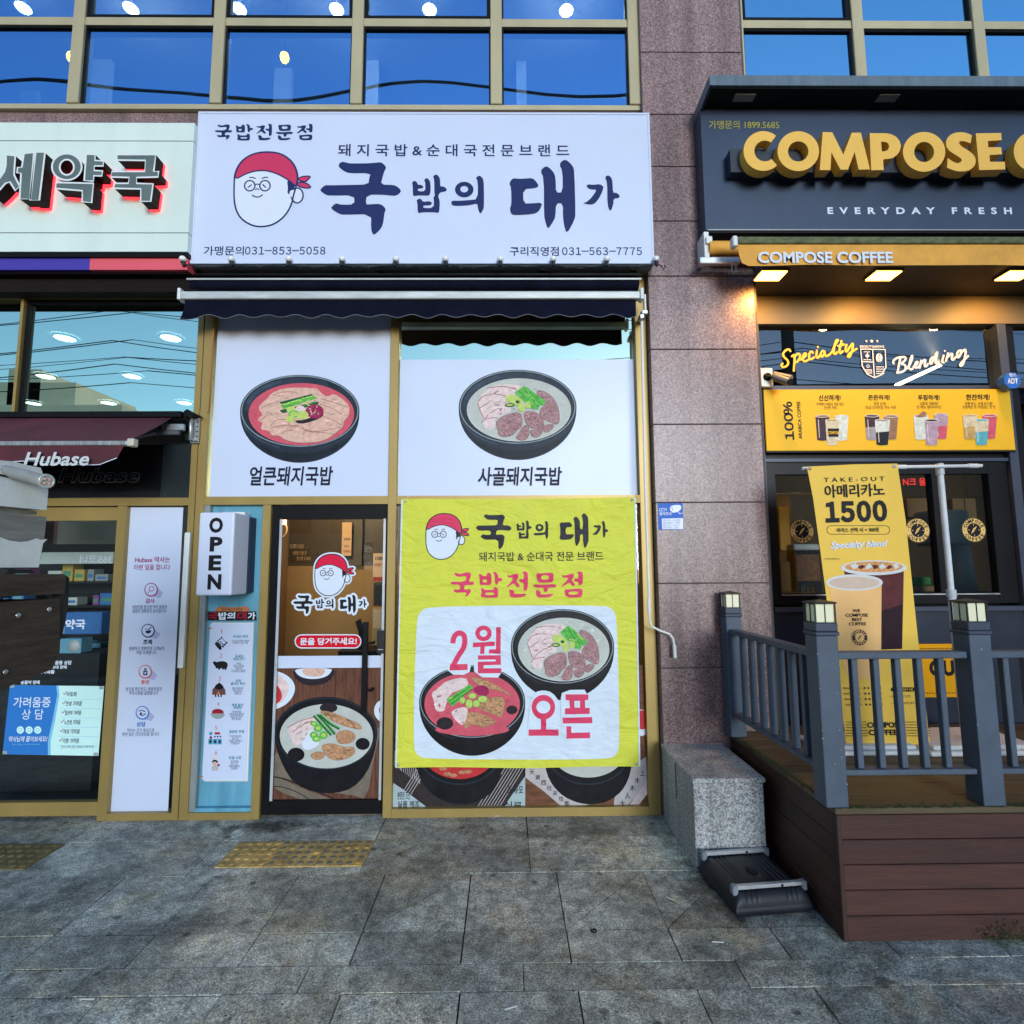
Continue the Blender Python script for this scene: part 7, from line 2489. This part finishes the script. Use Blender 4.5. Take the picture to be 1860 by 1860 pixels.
def make_lantern(loc, label):
    t = thing('post_lantern', label, 'lantern', loc, 'lanterns on the deck railing posts')
    x, y, z = loc
    m_ = MB()
    m_.bbox(x - .056, x + .056, y - .056, y + .056, z, z + .018, LBASE, .004, 1)
    m_.bbox(x - .052, x + .052, y - .052, y + .052, z + .0185, z + .058, LBASE, .004, 1)
    m_.build('base', t)
    m_ = MB()
    m_.bbox(x - .0425, x + .0425, y - .0425, y + .0425, z + .0585, z + .142, CREAMG, .003, 1)
    m_.build('glass', t)
    m_ = MB()
    for sx in (-1, 1):
        for sy in (-1, 1):
            m_.box(x + sx * .0455 - .003, x + sx * .0455 + .003, y + sy * .0455 - .003, y + sy * .0455 + .003, z + .0585, z + .1425, LCAP)
        m_.box(x + sx * .0445 - .0015, x + sx * .0445 + .0015, y - .0018, y + .0018, z + .0585, z + .1425, LCAP)
        m_.box(x - .0018, x + .0018, y + sx * .0445 - .0015, y + sx * .0445 + .0015, z + .0585, z + .1425, LCAP)
    m_.build('bars', t)
    m_ = MB()
    m_.bbox(x - .054, x + .054, y - .054, y + .054, z + .143, z + .151, LCAP, .003, 1)
    m_.add([(x - .05, y - .05, z + .1512), (x + .05, y - .05, z + .1512), (x + .05, y + .05, z + .1512), (x - .05, y + .05, z + .1512), (x, y, z + .162)], [(0, 1, 4), (1, 2, 4), (2, 3, 4), (3, 0, 4)], LCAP)
    m_.build('lid', t)
    return t


L0 = make_lantern((posts[1][0] + .05, posts[1][1] + .05, 1.2965), 'cream-glass lantern on the corner post of the deck railing')
for k, lb in ((0, 'cream-glass lantern on the railing post against the pink granite pier'), (2, 'cream-glass lantern on the middle front railing post right of the white pole'), (3, 'cream-glass lantern on the fourth post of the deck railing')):
    r = L0.copy()
    COL.objects.link(r)
    r.location = (posts[k][0] + .05, posts[k][1] + .05, 1.2965)
    r['label'] = lb
    for ch in L0.children:
        d = ch.copy()
        COL.objects.link(d)
        d.parent = r

# ------------------------------------------------------------------ flag stand with yellow banner
WPL = pm('white_plastic', (.62, .64, .66), .45, 0, .12, 8)
YXB = 3.30
X1 = thing('flag_stand', 'white T-shaped pole stand on a plastic base holding up the leaning yellow price banner', 'stand', (2.7, 3.36, ZD))
mb = MB()
pa, pb, pc = P(1707, 851, 3.36), P(1728, 1077, 3.36), P(1751, 1323, 3.36)
mb.tube([(pa[0], 3.36, pa[1]), (pb[0], 3.36, pb[1])], .017, WPL, 14)
mb.tube([(pb[0], 3.36, pb[1]), ((pb[0] + pc[0]) / 2, 3.36, (pb[1] + pc[1]) / 2), (pb[0] + .01, 3.36, ZD + .05)], .021, WPL, 14)
mb.tube([(pb[0], 3.36, pb[1] + .02), (pb[0], 3.36, pb[1] - .025)], .026, pm('pole_collar', (.5, .52, .54), .4, 0, .05, 8), 14)
mb.build('pole', X1)
mb = MB()
ba, bb = P(1457, 851, 3.335), P(1783, 846, 3.335)
mb.tube([(ba[0], 3.335, ba[1]), (bb[0], 3.335, bb[1])], .0105, WPL, 10)
for t in (.55, .95):
    x = ba[0] + (bb[0] - ba[0]) * t
    mb.tube([(x - .03, 3.335, ba[1] + (bb[1] - ba[1]) * t), (x + .03, 3.335, ba[1] + (bb[1] - ba[1]) * t)], .014, WPL, 10)
mb.tube([(pa[0], 3.36, pa[1] - .04), (pa[0], 3.36, pa[1] + .03)], .022, MATS['pole_collar'], 12)
mb.build('crossbar', X1)
mb = MB()


def base_slab(m_, x0, x1, y0, y1, h):
    m_.bbox(x0, x1, y0, y1, ZD + .0006, ZD + h * .5, WPL, .012, 3)
    m_.bbox(x0 + .03, x1 - .03, y0 + .02, y1 - .02, ZD + h * .5 + .0005, ZD + h, WPL, .02, 3)


base_slab(mb, 2.36, 3.02, 3.20, 3.62, .055)
mb.build('base', X1)
mb = MB()
base_slab(mb, 1.80, 2.35, 3.23, 3.56, .05)
tag(mb.build('plastic_slab'), 'empty white plastic flag base lying on the deck under the yellow price banner', 'flag base')
FB = thing('price_banner', 'narrow yellow hanging banner with two coffee cups and the price 1500', 'banner', (2.1, YXB, ZD + .06))
YXM = pm('print_flag_yellow', C(226, 186, 84, 1.0), .5, 0, .04, 3)
a = Art(YXB)
a.fill([(1465.5, 847.4), (1500, 846), (1550, 843.5), (1630, 842), (1645, 945), (1660, 1090), (1675, 1230), (1689.7, 1352), (1610, 1353), (1538, 1354), (1522, 1240), (1507, 1130), (1490, 1000), (1477, 905)], YXM)
a.build('cloth', FB)
ys_ = YXB - .001
mb = MB()
for px, py in ((1471, 851), (1624, 847)):
    c = P(px, py, ys_)
    mb.lathe([(.003, -.004), (.009, -.003), (.011, .0)], (c[0], ys_, c[1]), STEEL, 12, 'y')
    mb.tube([(c[0], ys_, c[1]), (c[0], YXB + .02, c[1] + .004)], .004, BLACK, 6)
mb.build('eyelets', FB)
X4 = lambda p: (1380 + p[0] / 3.1, 820 + p[1] / 3.1)
a = Art(ys_, X4)
CUPB = pm('print_cup_sand', C(222, 178, 122, 1.0), .5, 0, .05, 5)
CUPR = pm('print_cup_rim', (.66, .64, .62), .5, 0, .05, 5)
COF = pm('print_coffee_milk', C(196, 178, 170, .95), .5, 0, .1, 12)
ICED = pm('print_iced_coffee', C(92, 45, 52, .8), .5, 0, .35, 14)
ICET = pm('print_ice_top', C(205, 150, 100, .9), .5, 0, .4, 40)
LBR = pm('print_cup_dark_foot', C(48, 26, 40, .7), .5, 0, .2, 12)
a.fill([(470, 650), (812, 650), (802, 1112), (690, 1116), (560, 1100)], ICED)
a.fill([(680, 900), (806, 860), (802, 1112), (690, 1116)], LBR)
a.fill(ell(643, 655, 186, 42, 36), CUPR).fill(ell(643, 650, 164, 30, 36), ICET)
for k in range(7):
    a.fill([(510 + k * 40, 640 + (k % 3) * 9), (540 + k * 38, 628 + (k % 2) * 10), (560 + k * 38, 650), (525 + k * 40, 664)], ICED if k % 2 else CUPR)
a.fill([(385, 740), (686, 740), (682, 1272), (640, 1282), (560, 1282), (490, 1262), (470, 1200)], CUPB)
a.fill(ell(533, 738, 160, 46, 40), CUPR).fill(ell(531, 740, 142, 34, 40), COF)
a.line(rrect(378, 418, 732, 466, 24), 3, INK, True)
for k in range(6):
    y = 1524 + k * 15.5
    a.line([(485, y), (600 if k < 3 else 608, y)], 3.5, INK)
    a.line([(808 if k < 3 else 785, y), (958, y)], 3.5, INK)
for r in range(4):
    for s in range(5):
        cx, cy = 590 + r * 3 + s * 22, 1332 + r * 31
        st = [(cx + (9 if i % 2 == 0 else 4) * math.sin(math.pi * i / 5), cy - (9 if i % 2 == 0 else 4) * math.cos(math.pi * i / 5)) for i in range(10)]
        a.fill(st, INK) if s < 5 - r else a.line(st, 1.5, INK, True)
a.fill(rrect(738, 1328, 872, 1352, 12), INK)
a.build('picture', FB)
yt = ys_ - .0035
text('lettering', 'T A K E - O U T', X4((362, 148)) + X4((704, 172)), yt, SHADE, FB, .0, skew=.02)
text('lettering', '아메리카노', X4((366, 188)) + X4((704, 262)), yt, INK, FB, .02, skew=.03)
text('lettering', '1500'.translate(FWD), X4((370, 280)) + X4((718, 402)), yt, INK, FB, .05, skew=.02, spacing=.45)
text('lettering', '아이스 선택 시 + 300원', X4((434, 430)) + X4((672, 456)), yt, INK, FB, .015, skew=.01)
text('lettering', 'Specialty blend', X4((398, 508)) + X4((722, 558)), yt, PWHITE, FB, .03, .35, skew=.03)
text('lettering', '*이미지컷은 연출 컷입니다', X4((362, 600)) + X4((450, 610)), yt, INK, FB, .0)
text('lettering', 'WE\nCOMPOSE\nBEST\nCOFFEE', X4((484, 888)) + X4((612, 980)), yt, INK, FB, .02, align='CENTER')
c = P(*X4((563, 1047)), yt)
logo(FB, c[0], c[1], .048, yt, INK, CUPB)
for k, tx in enumerate(('SPECIALTY ESPRESSO', 'ETHIOPIA COFFEE', 'BRAZIL SANTOS 3', 'COLOMBIA COFFEE')):
    text('lettering', tx, X4((472 + k * 4, 1328 + k * 31)) + X4((566 + k * 3, 1338 + k * 31)), yt, INK, FB, .01)
text('lettering', '블렌드 스페셜티 추출', X4((748, 1334)) + X4((862, 1347)), yt, YXM, FB, .01)
text('lettering', '• 맑은 산미와 단맛', X4((734, 1372)) + X4((850, 1386)), yt, INK, FB, .0)
text('lettering', '• 고소한 견과류 풍미', X4((738, 1410)) + X4((872, 1424)), yt, INK, FB, .0)
text('lettering', 'COMPOSE', X4((606, 1524)) + X4((800, 1556)), yt, INK, FB, .035, skew=-.0)
text('lettering', 'COFFEE', X4((614, 1566)) + X4((778, 1598)), yt, INK, FB, .035)

# ------------------------------------------------------------------ granite step block
mb = MB()
mb.bbox(1.004, 1.384, 3.135, YC - .001, 0.002, .452, GREYG, .004, 1)
mb.bbox(.996, 1.392, 3.122, YC - .001, .4535, .478, GREYG, .004, 1)
mb.box(.9995, 1.0039, 3.45, 3.455, .25, .45, GROUT)
tag(mb.build('granite_block'), 'speckled grey granite block with a thin slab top, wedged between pier and deck', 'block')

# ------------------------------------------------------------------ black water-filled base
BB = thing('sign_base', 'black ribbed plastic base with two aluminium bars lying against the granite block', 'base', (1.215, 2.95, 0))
RUB = pm('black_plastic', (.011, .013, .019), .5, 0, .3, 6, (80, .1, .001), fine=.12, spec=.3)
rot = math.radians(6)


def lb(u, v, z):
    return (1.215 + u * math.cos(rot) - v * math.sin(rot), 2.935 + u * math.sin(rot) + v * math.cos(rot), z)


wid, dep, hh = .375, .385, .105
mb = MB()
nu, nv = 90, 40
vs, fs = [], []


def sup(u, v):
    """top height of the body with rounded edges and ribs"""
    du, dv = wid / 2 - abs(u), dep / 2 - abs(v)
    r = .040
    e = 1.0
    for d in (du, dv):
        if d < r:
            e *= math.sqrt(max(0, 1 - (1 - d / r) ** 2))
    z = .045 + (hh - .045) * e
    if abs(u) < .16:
        rib = 0
        for c_ in (-.125, -.10, -.075, .075, .10, .125):
            rib += math.exp(-((u - c_) / .006) ** 2)
        z -= .006 * rib * e
    rr = math.hypot(u, v + .01)
    if rr < .03:
        z -= .03 * (1 - (rr / .03) ** 4)
    return z


def warp(t):
    return math.copysign(1 - (1 - abs(t)) ** 1.7, t)


for j in range(nv + 1):
    for i in range(nu + 1):
        u, v = wid / 2 * (i / nu * 2 - 1), dep / 2 * warp(j / nv * 2 - 1)
        vs.append(lb(u, v, sup(u, v)))
for j in range(nv):
    for i in range(nu):
        k = j * (nu + 1) + i
        fs.append((k, k + 1, k + nu + 2, k + nu + 1))
mb.add(vs, fs, RUB, True)
nb_ = len(mb.v)
edge = [i for i in range(nu + 1)] + [(j + 1) * (nu + 1) + nu for j in range(nv)] + [nv * (nu + 1) + nu - 1 - i for i in range(nu)] + [(nv - 1 - j) * (nu + 1) for j in range(nv - 1)]
top = [mb.v[i] for i in edge]
nt_ = len(top)
rings = [(0, None), (.004, .034), (.003, .022), (-.006, .010), (-.016, .001)]
vs = []
for ins, zz in rings:
    for p in top:
        k_ = 1 + ins / .19
        vs.append((1.215 + (p[0] - 1.215) * k_, 2.935 + (p[1] - 2.935) * k_, p[2] if zz is None else zz))
mb.add(vs, [(q * nt_ + i, (q + 1) * nt_ + i, (q + 1) * nt_ + (i + 1) % nt_, q * nt_ + (i + 1) % nt_) for q in range(len(rings) - 1) for i in range(nt_)], RUB, True)
mb.build('body', BB)
ALB = pm('brushed_aluminium', (.55, .56, .57), .35, .6, .15, 30, stretch=(1, 6, 6))
for v in (-.150, .165):
    mb = MB()
    bm = bmesh.new()
    bmesh.ops.create_cube(bm, size=1)
    for q in bm.verts:
        q.co = lb(q.co.x * .33, v + q.co.y * .026, hh + .013 + q.co.z * .016)
    bmesh.ops.bevel(bm, geom=bm.edges[:], offset=.003, segments=2, affect='EDGES')
    mb.bm(bm, ALB)
    for s in (-1, 1):
        bm = bmesh.new()
        bmesh.ops.create_cube(bm, size=1)
        for q in bm.verts:
            q.co = lb(s * .172 + q.co.x * .026, v + q.co.y * .034, hh - .012 + .015 + q.co.z * .042)
        bmesh.ops.bevel(bm, geom=bm.edges[:], offset=.004, segments=2, affect='EDGES')
        mb.bm(bm, pm('grey_clamp', (.20, .22, .25), .5, 0, .1, 9))
    c = lb(.06, v - .0135, hh + .013)
    mb.lathe([(.0001, -.002), (.006, -.002), (.006, .001)], c, BLACK, 10, 'y')
    mb.build('bar', BB)

# ------------------------------------------------------------------ tactile paving
TAC = pm('tactile_yellow', (.47, .31, .10), .75, 0, .55, 16, (60, .4, .003), fine=.3)
TACD = pm('tactile_worn_stud', (.19, .165, .12), .8, 0, .3, 20)
TACB = pm('tactile_dull', (.16, .12, .045), .75, 0, .45, 12, (60, .4, .003), fine=.3)
for nm, x0, x1, y0, y1, mat, mat2, lab_ in (('tactile_paving', -1.60, -.795, 3.232, 3.516, TAC, TACD, 'worn yellow tactile paving strip in front of the restaurant door'), ('tactile_paving', -3.6, -2.625, 3.24, 3.52, TACB, TACB, 'dull brown-yellow tactile paving strip in front of the pharmacy door')):
    mb = MB()
    random.seed(9)
    xx = [x0, x0 + .27, x0 + .545, x1] if mat is TAC else [x0, x0 + .325, x0 + .65, x1]
    for a, b_ in zip(xx[:-1], xx[1:]):
        mb.bbox(a + .0015, b_ - .0015, y0, y1, -.01, .0045, mat, .002, 1)
    n1 = int((x1 - x0) / .0535)
    for i in range(n1):
        for j in range(5):
            cx, cy = x0 + .030 + i * .0535, y0 + .030 + j * .0562
            worn = random.uniform(.6, 1)
            mb.lathe([(.0175, .004), (.0165, .0065 * worn + .002), (.012, .0085 * worn + .001), (.0001, .009 * worn + .001)], (cx, cy, 0), mat2 if (i > 4 and random.random() < .8) or mat is TACB else mat, 10)
    tag(mb.build(nm), lab_, 'paving', 'tactile paving strips')

# ------------------------------------------------------------------ litter on the paving
random.seed(14)
WHT = pm('litter_white', (.45, .45, .43), .6, 0, .15, 12)
BUT = pm('cigarette_tip', (.42, .26, .12), .7, 0, .2, 12)


def ground(px, py):
    d = ray(px, py)
    t = -EYE / d.z
    return d.x * t, d.y * t


for px, py, an, ln, lab_ in ((1027, 1660, 1.5, .062, 'thickest white cigarette end in the joint of the middle paving slabs'), (1220, 1636, -.75, .055, 'white cigarette end left of the black plastic base'), (1304, 1714, -.1, .05, 'pale stick at the front corner of the black plastic base'), (1050, 1529, -.8, .05, 'grey-white cigarette end near the foot of the shopfront, under the yellow banner'), (928, 1834, .35, .05, 'pale straw scrap on the nearest paving row'), (158, 1818, 0, .055, 'pale stick lying in the paving joint near the bottom left corner'), (905, 1478, .1, .05, 'white scrap at the foot of the gold window frame')):
    x, y = ground(px, py)
    if px == 905:
        y -= .05
    r = .0032
    mb = MB()
    d = (math.cos(an) * ln / 2, math.sin(an) * ln / 2)
    mb.tube([(x - d[0], y - d[1], r + .0035), (x + d[0] * .4, y + d[1] * .4, r + .0035)], r, WHT, 8)
    mb.tube([(x + d[0] * .4, y + d[1] * .4, r + .0035), (x + d[0], y + d[1], r + .0035)], r, WHT if px in (928, 158, 1304) else BUT, 8)
    tag(mb.build('cigarette_end'), lab_, 'litter')
x, y = ground(1078.5, 1693)
mb = MB()
mb.tube([(x + .013 * math.cos(t * math.pi / 8), y + .010 * math.sin(t * math.pi / 8), .006) for t in range(16)], .003, BLACK, 6, closed=True)
tag(mb.build('rubber_ring'), 'small black ring lying on the paving', 'ring')
mb = MB()
for k in range(420):
    px, py = random.uniform(0, 1860), 1480 + 380 * random.random()
    x, y = ground(px, py)
    if y > 3.75 or (x > .95 and y > 2.5):
        continue
    if 0 < x < 1 or random.random() < .55:
        r = random.uniform(.0015, .0045)
        n = 5
        mb.add([(x + r * random.uniform(.5, 1.6) * math.cos(i * 6.283 / n), y + r * random.uniform(.5, 1.4) * math.sin(i * 6.283 / n), .0035) for i in range(n)] + [(x, y, .0045 + r * .4)], [(i, (i + 1) % n, n) for i in range(n)], random.choice((WHT, WHT, TACD, BLACK)))
o = mb.build('litter_crumbs')
o['kind'] = 'stuff'
tag(o, 'tiny pale and dark crumbs of litter scattered over the paving', 'litter')
# dirt where the frames meet the ground and weeds at the deck's right foot
GM = MB()
random.seed(6)
GREEN = [pm('weed_green_%s' % 'ab'[i], c, .7, 0, .3, 20) for i, c in enumerate(((.03, .05, .012), (.055, .075, .02)))]
for k in range(260):
    x = 2.05 + abs(random.gauss(0, .09)) if random.random() < .0 else 2.16 + random.gauss(0, .065)
    y = YDK - abs(random.gauss(0, .02)) - .004
    z = abs(random.gauss(0, .035))
    s = random.uniform(.006, .016)
    a_ = random.random() * 6.28
    d = Vector((math.cos(a_), -abs(math.sin(a_)) * .6, random.uniform(.2, 1))) * s
    e = Vector((-math.sin(a_), 0, .3)) * s * .35
    p = Vector((x, y, z + .003))
    GM.add([p - e, p + e, p + d + e * .6, p + d * 1.3], [(0, 1, 2, 3)], random.choice(GREEN))
o = GM.build('weeds')
tag(o, 'small dark green weeds growing at the foot of the wooden deck', 'plant')
o['kind'] = 'stuff'

# ------------------------------------------------------------------ wooden tray and white cab of a parked cart, cut by the left edge
XW = -1.45


def side_poly(m_, pts, x, mat, depth):
    """outline in photo pixels on the plane x = const, extruded away to the left"""
    k = len(m_.v)
    q = []
    for px, py in pts:
        d = ray(px, py)
        t = x / d.x
        q.append((d.y * t, EYE + d.z * t))
    m_.poly([q], 0, mat, depth)
    for i in range(k, len(m_.v)):
        u, w_, z = m_.v[i]
        m_.v[i] = (x - w_, u, z)


VT = lambda L: [(p[0] / 4.043, 810 + p[1] / 4.043) for p in L]
CART = thing('handcart', 'old handcart with dark plank tray and torn white sheet cab, cut by the left edge', 'cart', (-2.0, 1.0, 0))
WOODK = pm('old_dark_planks', (.055, .038, .026), .75, 0, .55, 8, (50, .5, .004), stretch=(6, .7, 7), fine=.25)
CABW = pm('cart_white_sheet', (.80, .82, .80), .45, 0, .1, 5, (20, .1, .003), fine=.04)
CABG = pm('cart_grey_sheet', (.22, .21, .20), .5, 0, .3, 9, stretch=(1, .6, 5))
CARTK = pm('black_grime', (.02, .02, .018), .8, 0, .3, 20)  # near-black for the tray end, a cab band and the block in the gap
ext = -420
mb = MB()
side_poly(mb, VT([(ext, 945), (470, 940), (485, 955), (475, 1085), (ext, 1130)]), XW, WOODK, .6)
side_poly(mb, VT([(ext, 1175), (440, 1122), (440, 1500), (385, 1640), (320, 1665), (ext, 1960)]), XW - .008, WOODK, .6)
side_poly(mb, VT([(474, 945), (510, 968), (500, 1180), (455, 1400), (400, 1520), (440, 1130)]), XW - .012, CARTK, .03)
for q in ((148, 1245), (55, 1660), (375, 1200)):
    d = ray(q[0] / 4.043, 810 + q[1] / 4.043)
    t = XW / d.x
    mb.lathe([(.0001, .004), (.006, .004), (.008, 0)], (XW - .006, d.y * t, EYE + d.z * t), STEEL, 10, 'x')
mb.build('plank_tray', CART)
mb = MB()
side_poly(mb, VT([(ext, 60), (0, 105), (100, 115), (205, 142), (300, 160), (355, 330), (342, 472), (0, 440), (ext, 400)]), XW - .05, CABW, .5)
side_poly(mb, VT([(ext, 405), (0, 444), (270, 480), (275, 505), (0, 500), (ext, 480)]), XW - .075, pm('cart_seam', (.35, .35, .32), .6, 0, .3, 12), .4)
side_poly(mb, VT([(ext, 470), (0, 490), (343, 520), (322, 700), (285, 893), (0, 895), (ext, 905)]), XW - .055, CABG, .5)
side_poly(mb, VT([(ext, 660), (0, 670), (70, 695), (150, 706), (220, 700), (270, 683), (280, 680), (292, 690), (348, 685), (316, 716), (300, 800), (285, 892), (0, 893), (ext, 900)]), XW - .047, CABW, .006)
side_poly(mb, VT([(ext, 170), (0, 205), (120, 232), (210, 245), (300, 262), (300, 285), (200, 258), (0, 218), (ext, 182)]), XW - .046, CARTK, .003)
side_poly(mb, VT([(60, 905), (230, 905), (260, 935), (40, 938)]), XW - .02, CARTK, .4)
mb.build('sheet_cab', CART)
d = ray(91.5, 875.5)
t = (XW + .01) / d.x
cy_, cz_ = d.y * t, EYE + d.z * t
mb = MB()
LENS = pm('lamp_body_plastic', (.30, .31, .30), .3, 0, .2, 12)
mb.tube([(XW - .10, cy_ - .16, cz_ + .035), (XW - .03, cy_ - .05, cz_ + .012), (XW + .0, cy_ - .02, cz_)], [.012, .020, .0215], LENS, 16)
fdir = (Vector((0, 0, EYE)) - Vector((XW, cy_, cz_))).normalized()
fdir = (fdir + Vector((.4, .2, 0))).normalized()
cc = Vector((XW + .004, cy_ - .016, cz_))
mb.tube([cc, cc + fdir * .014], .0235, LENS, 20)
lamp = mb.build('marker_lamp', CART)
mb = MB()
u_ = fdir.cross(Vector((0, 0, 1))).normalized()
w_ = u_.cross(fdir)
fc = cc + fdir * .0145
mb.tube([fc + (u_ * math.cos(k * math.pi / 12) + w_ * math.sin(k * math.pi / 12)) * .019 for k in range(24)], .003, pm('lamp_ring', (.5, .5, .46), .3, .3, .1, 12), 6, closed=True)
for k in range(4):
    a_ = math.pi / 4 + k * math.pi / 2
    mb.tube([fc + (u_ * math.cos(a_) + w_ * math.sin(a_)) * .009 + fdir * .0005, fc + (u_ * math.cos(a_) + w_ * math.sin(a_)) * .009 + fdir * .003], .0045, pm('led_amber', (.62, .36, .26), .3, 0, .1, 12), 8)
mb.build('lens', lamp)
mb = MB()
for y in (.35, .85):
    mb.tube([(XW - .14, y, .55), (XW - .14, y, 1.2)], .02, MATS['dark_steel'], 8)
mb.tube([(XW - .14, -.4, .55), (XW - .14, .9, .55)], .02, MATS['dark_steel'], 8)
mb.tube([(XW - .12, .3 + .26 * math.cos(t * math.pi / 16), .29 + .26 * math.sin(t * math.pi / 16)) for t in range(32)], .028, BLACK, 8, closed=True)
mb.tube([(XW - .14, .3, .55), (XW - .14, .3, .29)], .018, MATS['dark_steel'], 8)
mb.build('undercarriage', CART)

# ------------------------------------------------------------------ across the street (seen as reflections in the glass)
BEI = pm('beige_render', (.80, .66, .52), .8, 0, .1, .4)
WINK = pm('far_window_dark', (.05, .06, .07), .2, 0, .1, 1)


def far_block(label, x0, x1, y, h, steps, nm='apartment_block'):
    t = thing(nm, label, 'building', ((x0 + x1) / 2, y - 6, 0))
    m_ = MB()
    m_.box(x0, x1, y - 12, y, 0, h, BEI)
    for a, b_, e in steps:
        m_.box(x0 + (x1 - x0) * a, x0 + (x1 - x0) * b_, y - 9, y - 1, h + .001, h + e, BEI)
    m_.build('walls', t)
    m_ = MB()
    nx = int((x1 - x0) / 3.2)
    z = h - 2.4
    while z > 3:
        for i in range(nx):
            cx = x0 + (i + .5) * (x1 - x0) / nx
            m_.box(cx - 1.0, cx + 1.0, y + .001, y + .06, z - .7, z + .7, WINK)
        z -= 2.9
    m_.build('windows', t)


far_block('long beige apartment block across the street, mirrored in the pharmacy glass', -62, -33.5, -40, 16.2, ((.48, .83, 2.4), (.62, .72, 3.6)))
far_block('shorter beige block across the street, mirrored right of the long one', -29.5, -14, -46, 14.2, ((.0, .25, 2.2),))
GH = thing('gabled_house', 'dark gabled house across the street, mirrored in the cafe clerestory', 'building', (15, -9, 0))
mb = MB()
HW = pm('dim_house_wall', (.12, .115, .105), .8, 0, .15, .6)
mb.box(9.2, 24, -14, -7.6, 0, 6.2, HW)
for k in range(5):
    mb.box(10.5 + k * 2.5, 11.7 + k * 2.5, -7.599, -7.55, 3.6, 5.3, WINK)
mb.build('walls', GH)
mb = MB()
mb.add([(8.7, -7.0, 6.1), (24.5, -7.0, 6.1), (24.5, -10.8, 8.0), (8.7, -10.8, 8.0), (8.7, -14.6, 6.1), (24.5, -14.6, 6.1)], [(0, 1, 2, 3), (3, 2, 5, 4), (0, 3, 4), (1, 5, 2)], pm('dim_roof', (.05, .05, .05), .8, 0, .2, 1))
mb.build('roof', GH)
UPO = thing('utility_pole', 'concrete utility pole with many cables across the street, mirrored in the glass', 'utility pole', (7.35, -6, 0))
mb = MB()
mb.tube([(7.35, -6, 0), (7.35, -6, 11.5)], [.19, .13], pm('pole_concrete', (.16, .16, .15), .8, 0, .15, 3), 12)
mb.build('pole', UPO)
mb = MB()
for z in (8.2, 9.4):
    mb.box(6.4, 8.3, -6.06, -5.94, z, z + .09, BLACK)
mb.tube([(7.05, -6, 5.9), (7.05, -6, 6.7)], .16, BLACK, 12)
mb.build('crossarm', UPO)
random.seed(2)
mb = MB()
for k in range(11):
    z = random.uniform(6.3, 8.6)
    y = -6 + random.uniform(-.7, .7)
    s = random.uniform(.25, .7)
    dz = random.uniform(-.35, .35)
    for x0, x1 in ((-26, -9.5), (-9.5, 7.35), (7.35, 24)):
        mb.tube([(x0 + (x1 - x0) * t / 14, y, z + dz * (x0 + (x1 - x0) * t / 14) / 26 - s * 4 * (t / 14) * (1 - t / 14)) for t in range(15)], random.uniform(.006, .013), CAB, 5)
mb.tube([(x * .7 - 20, -3.6, 12.1 + .20 * math.sin(x * .55) + 0 * math.sin(x * 1.3 + 1)) for x in range(60)], .035, CAB, 6)
mb.tube([(x * .7 - 20, -3.9, 11.7 + .012 * (x - 30)) for x in range(60)], .018, CAB, 6)
mb.build('cables', UPO)
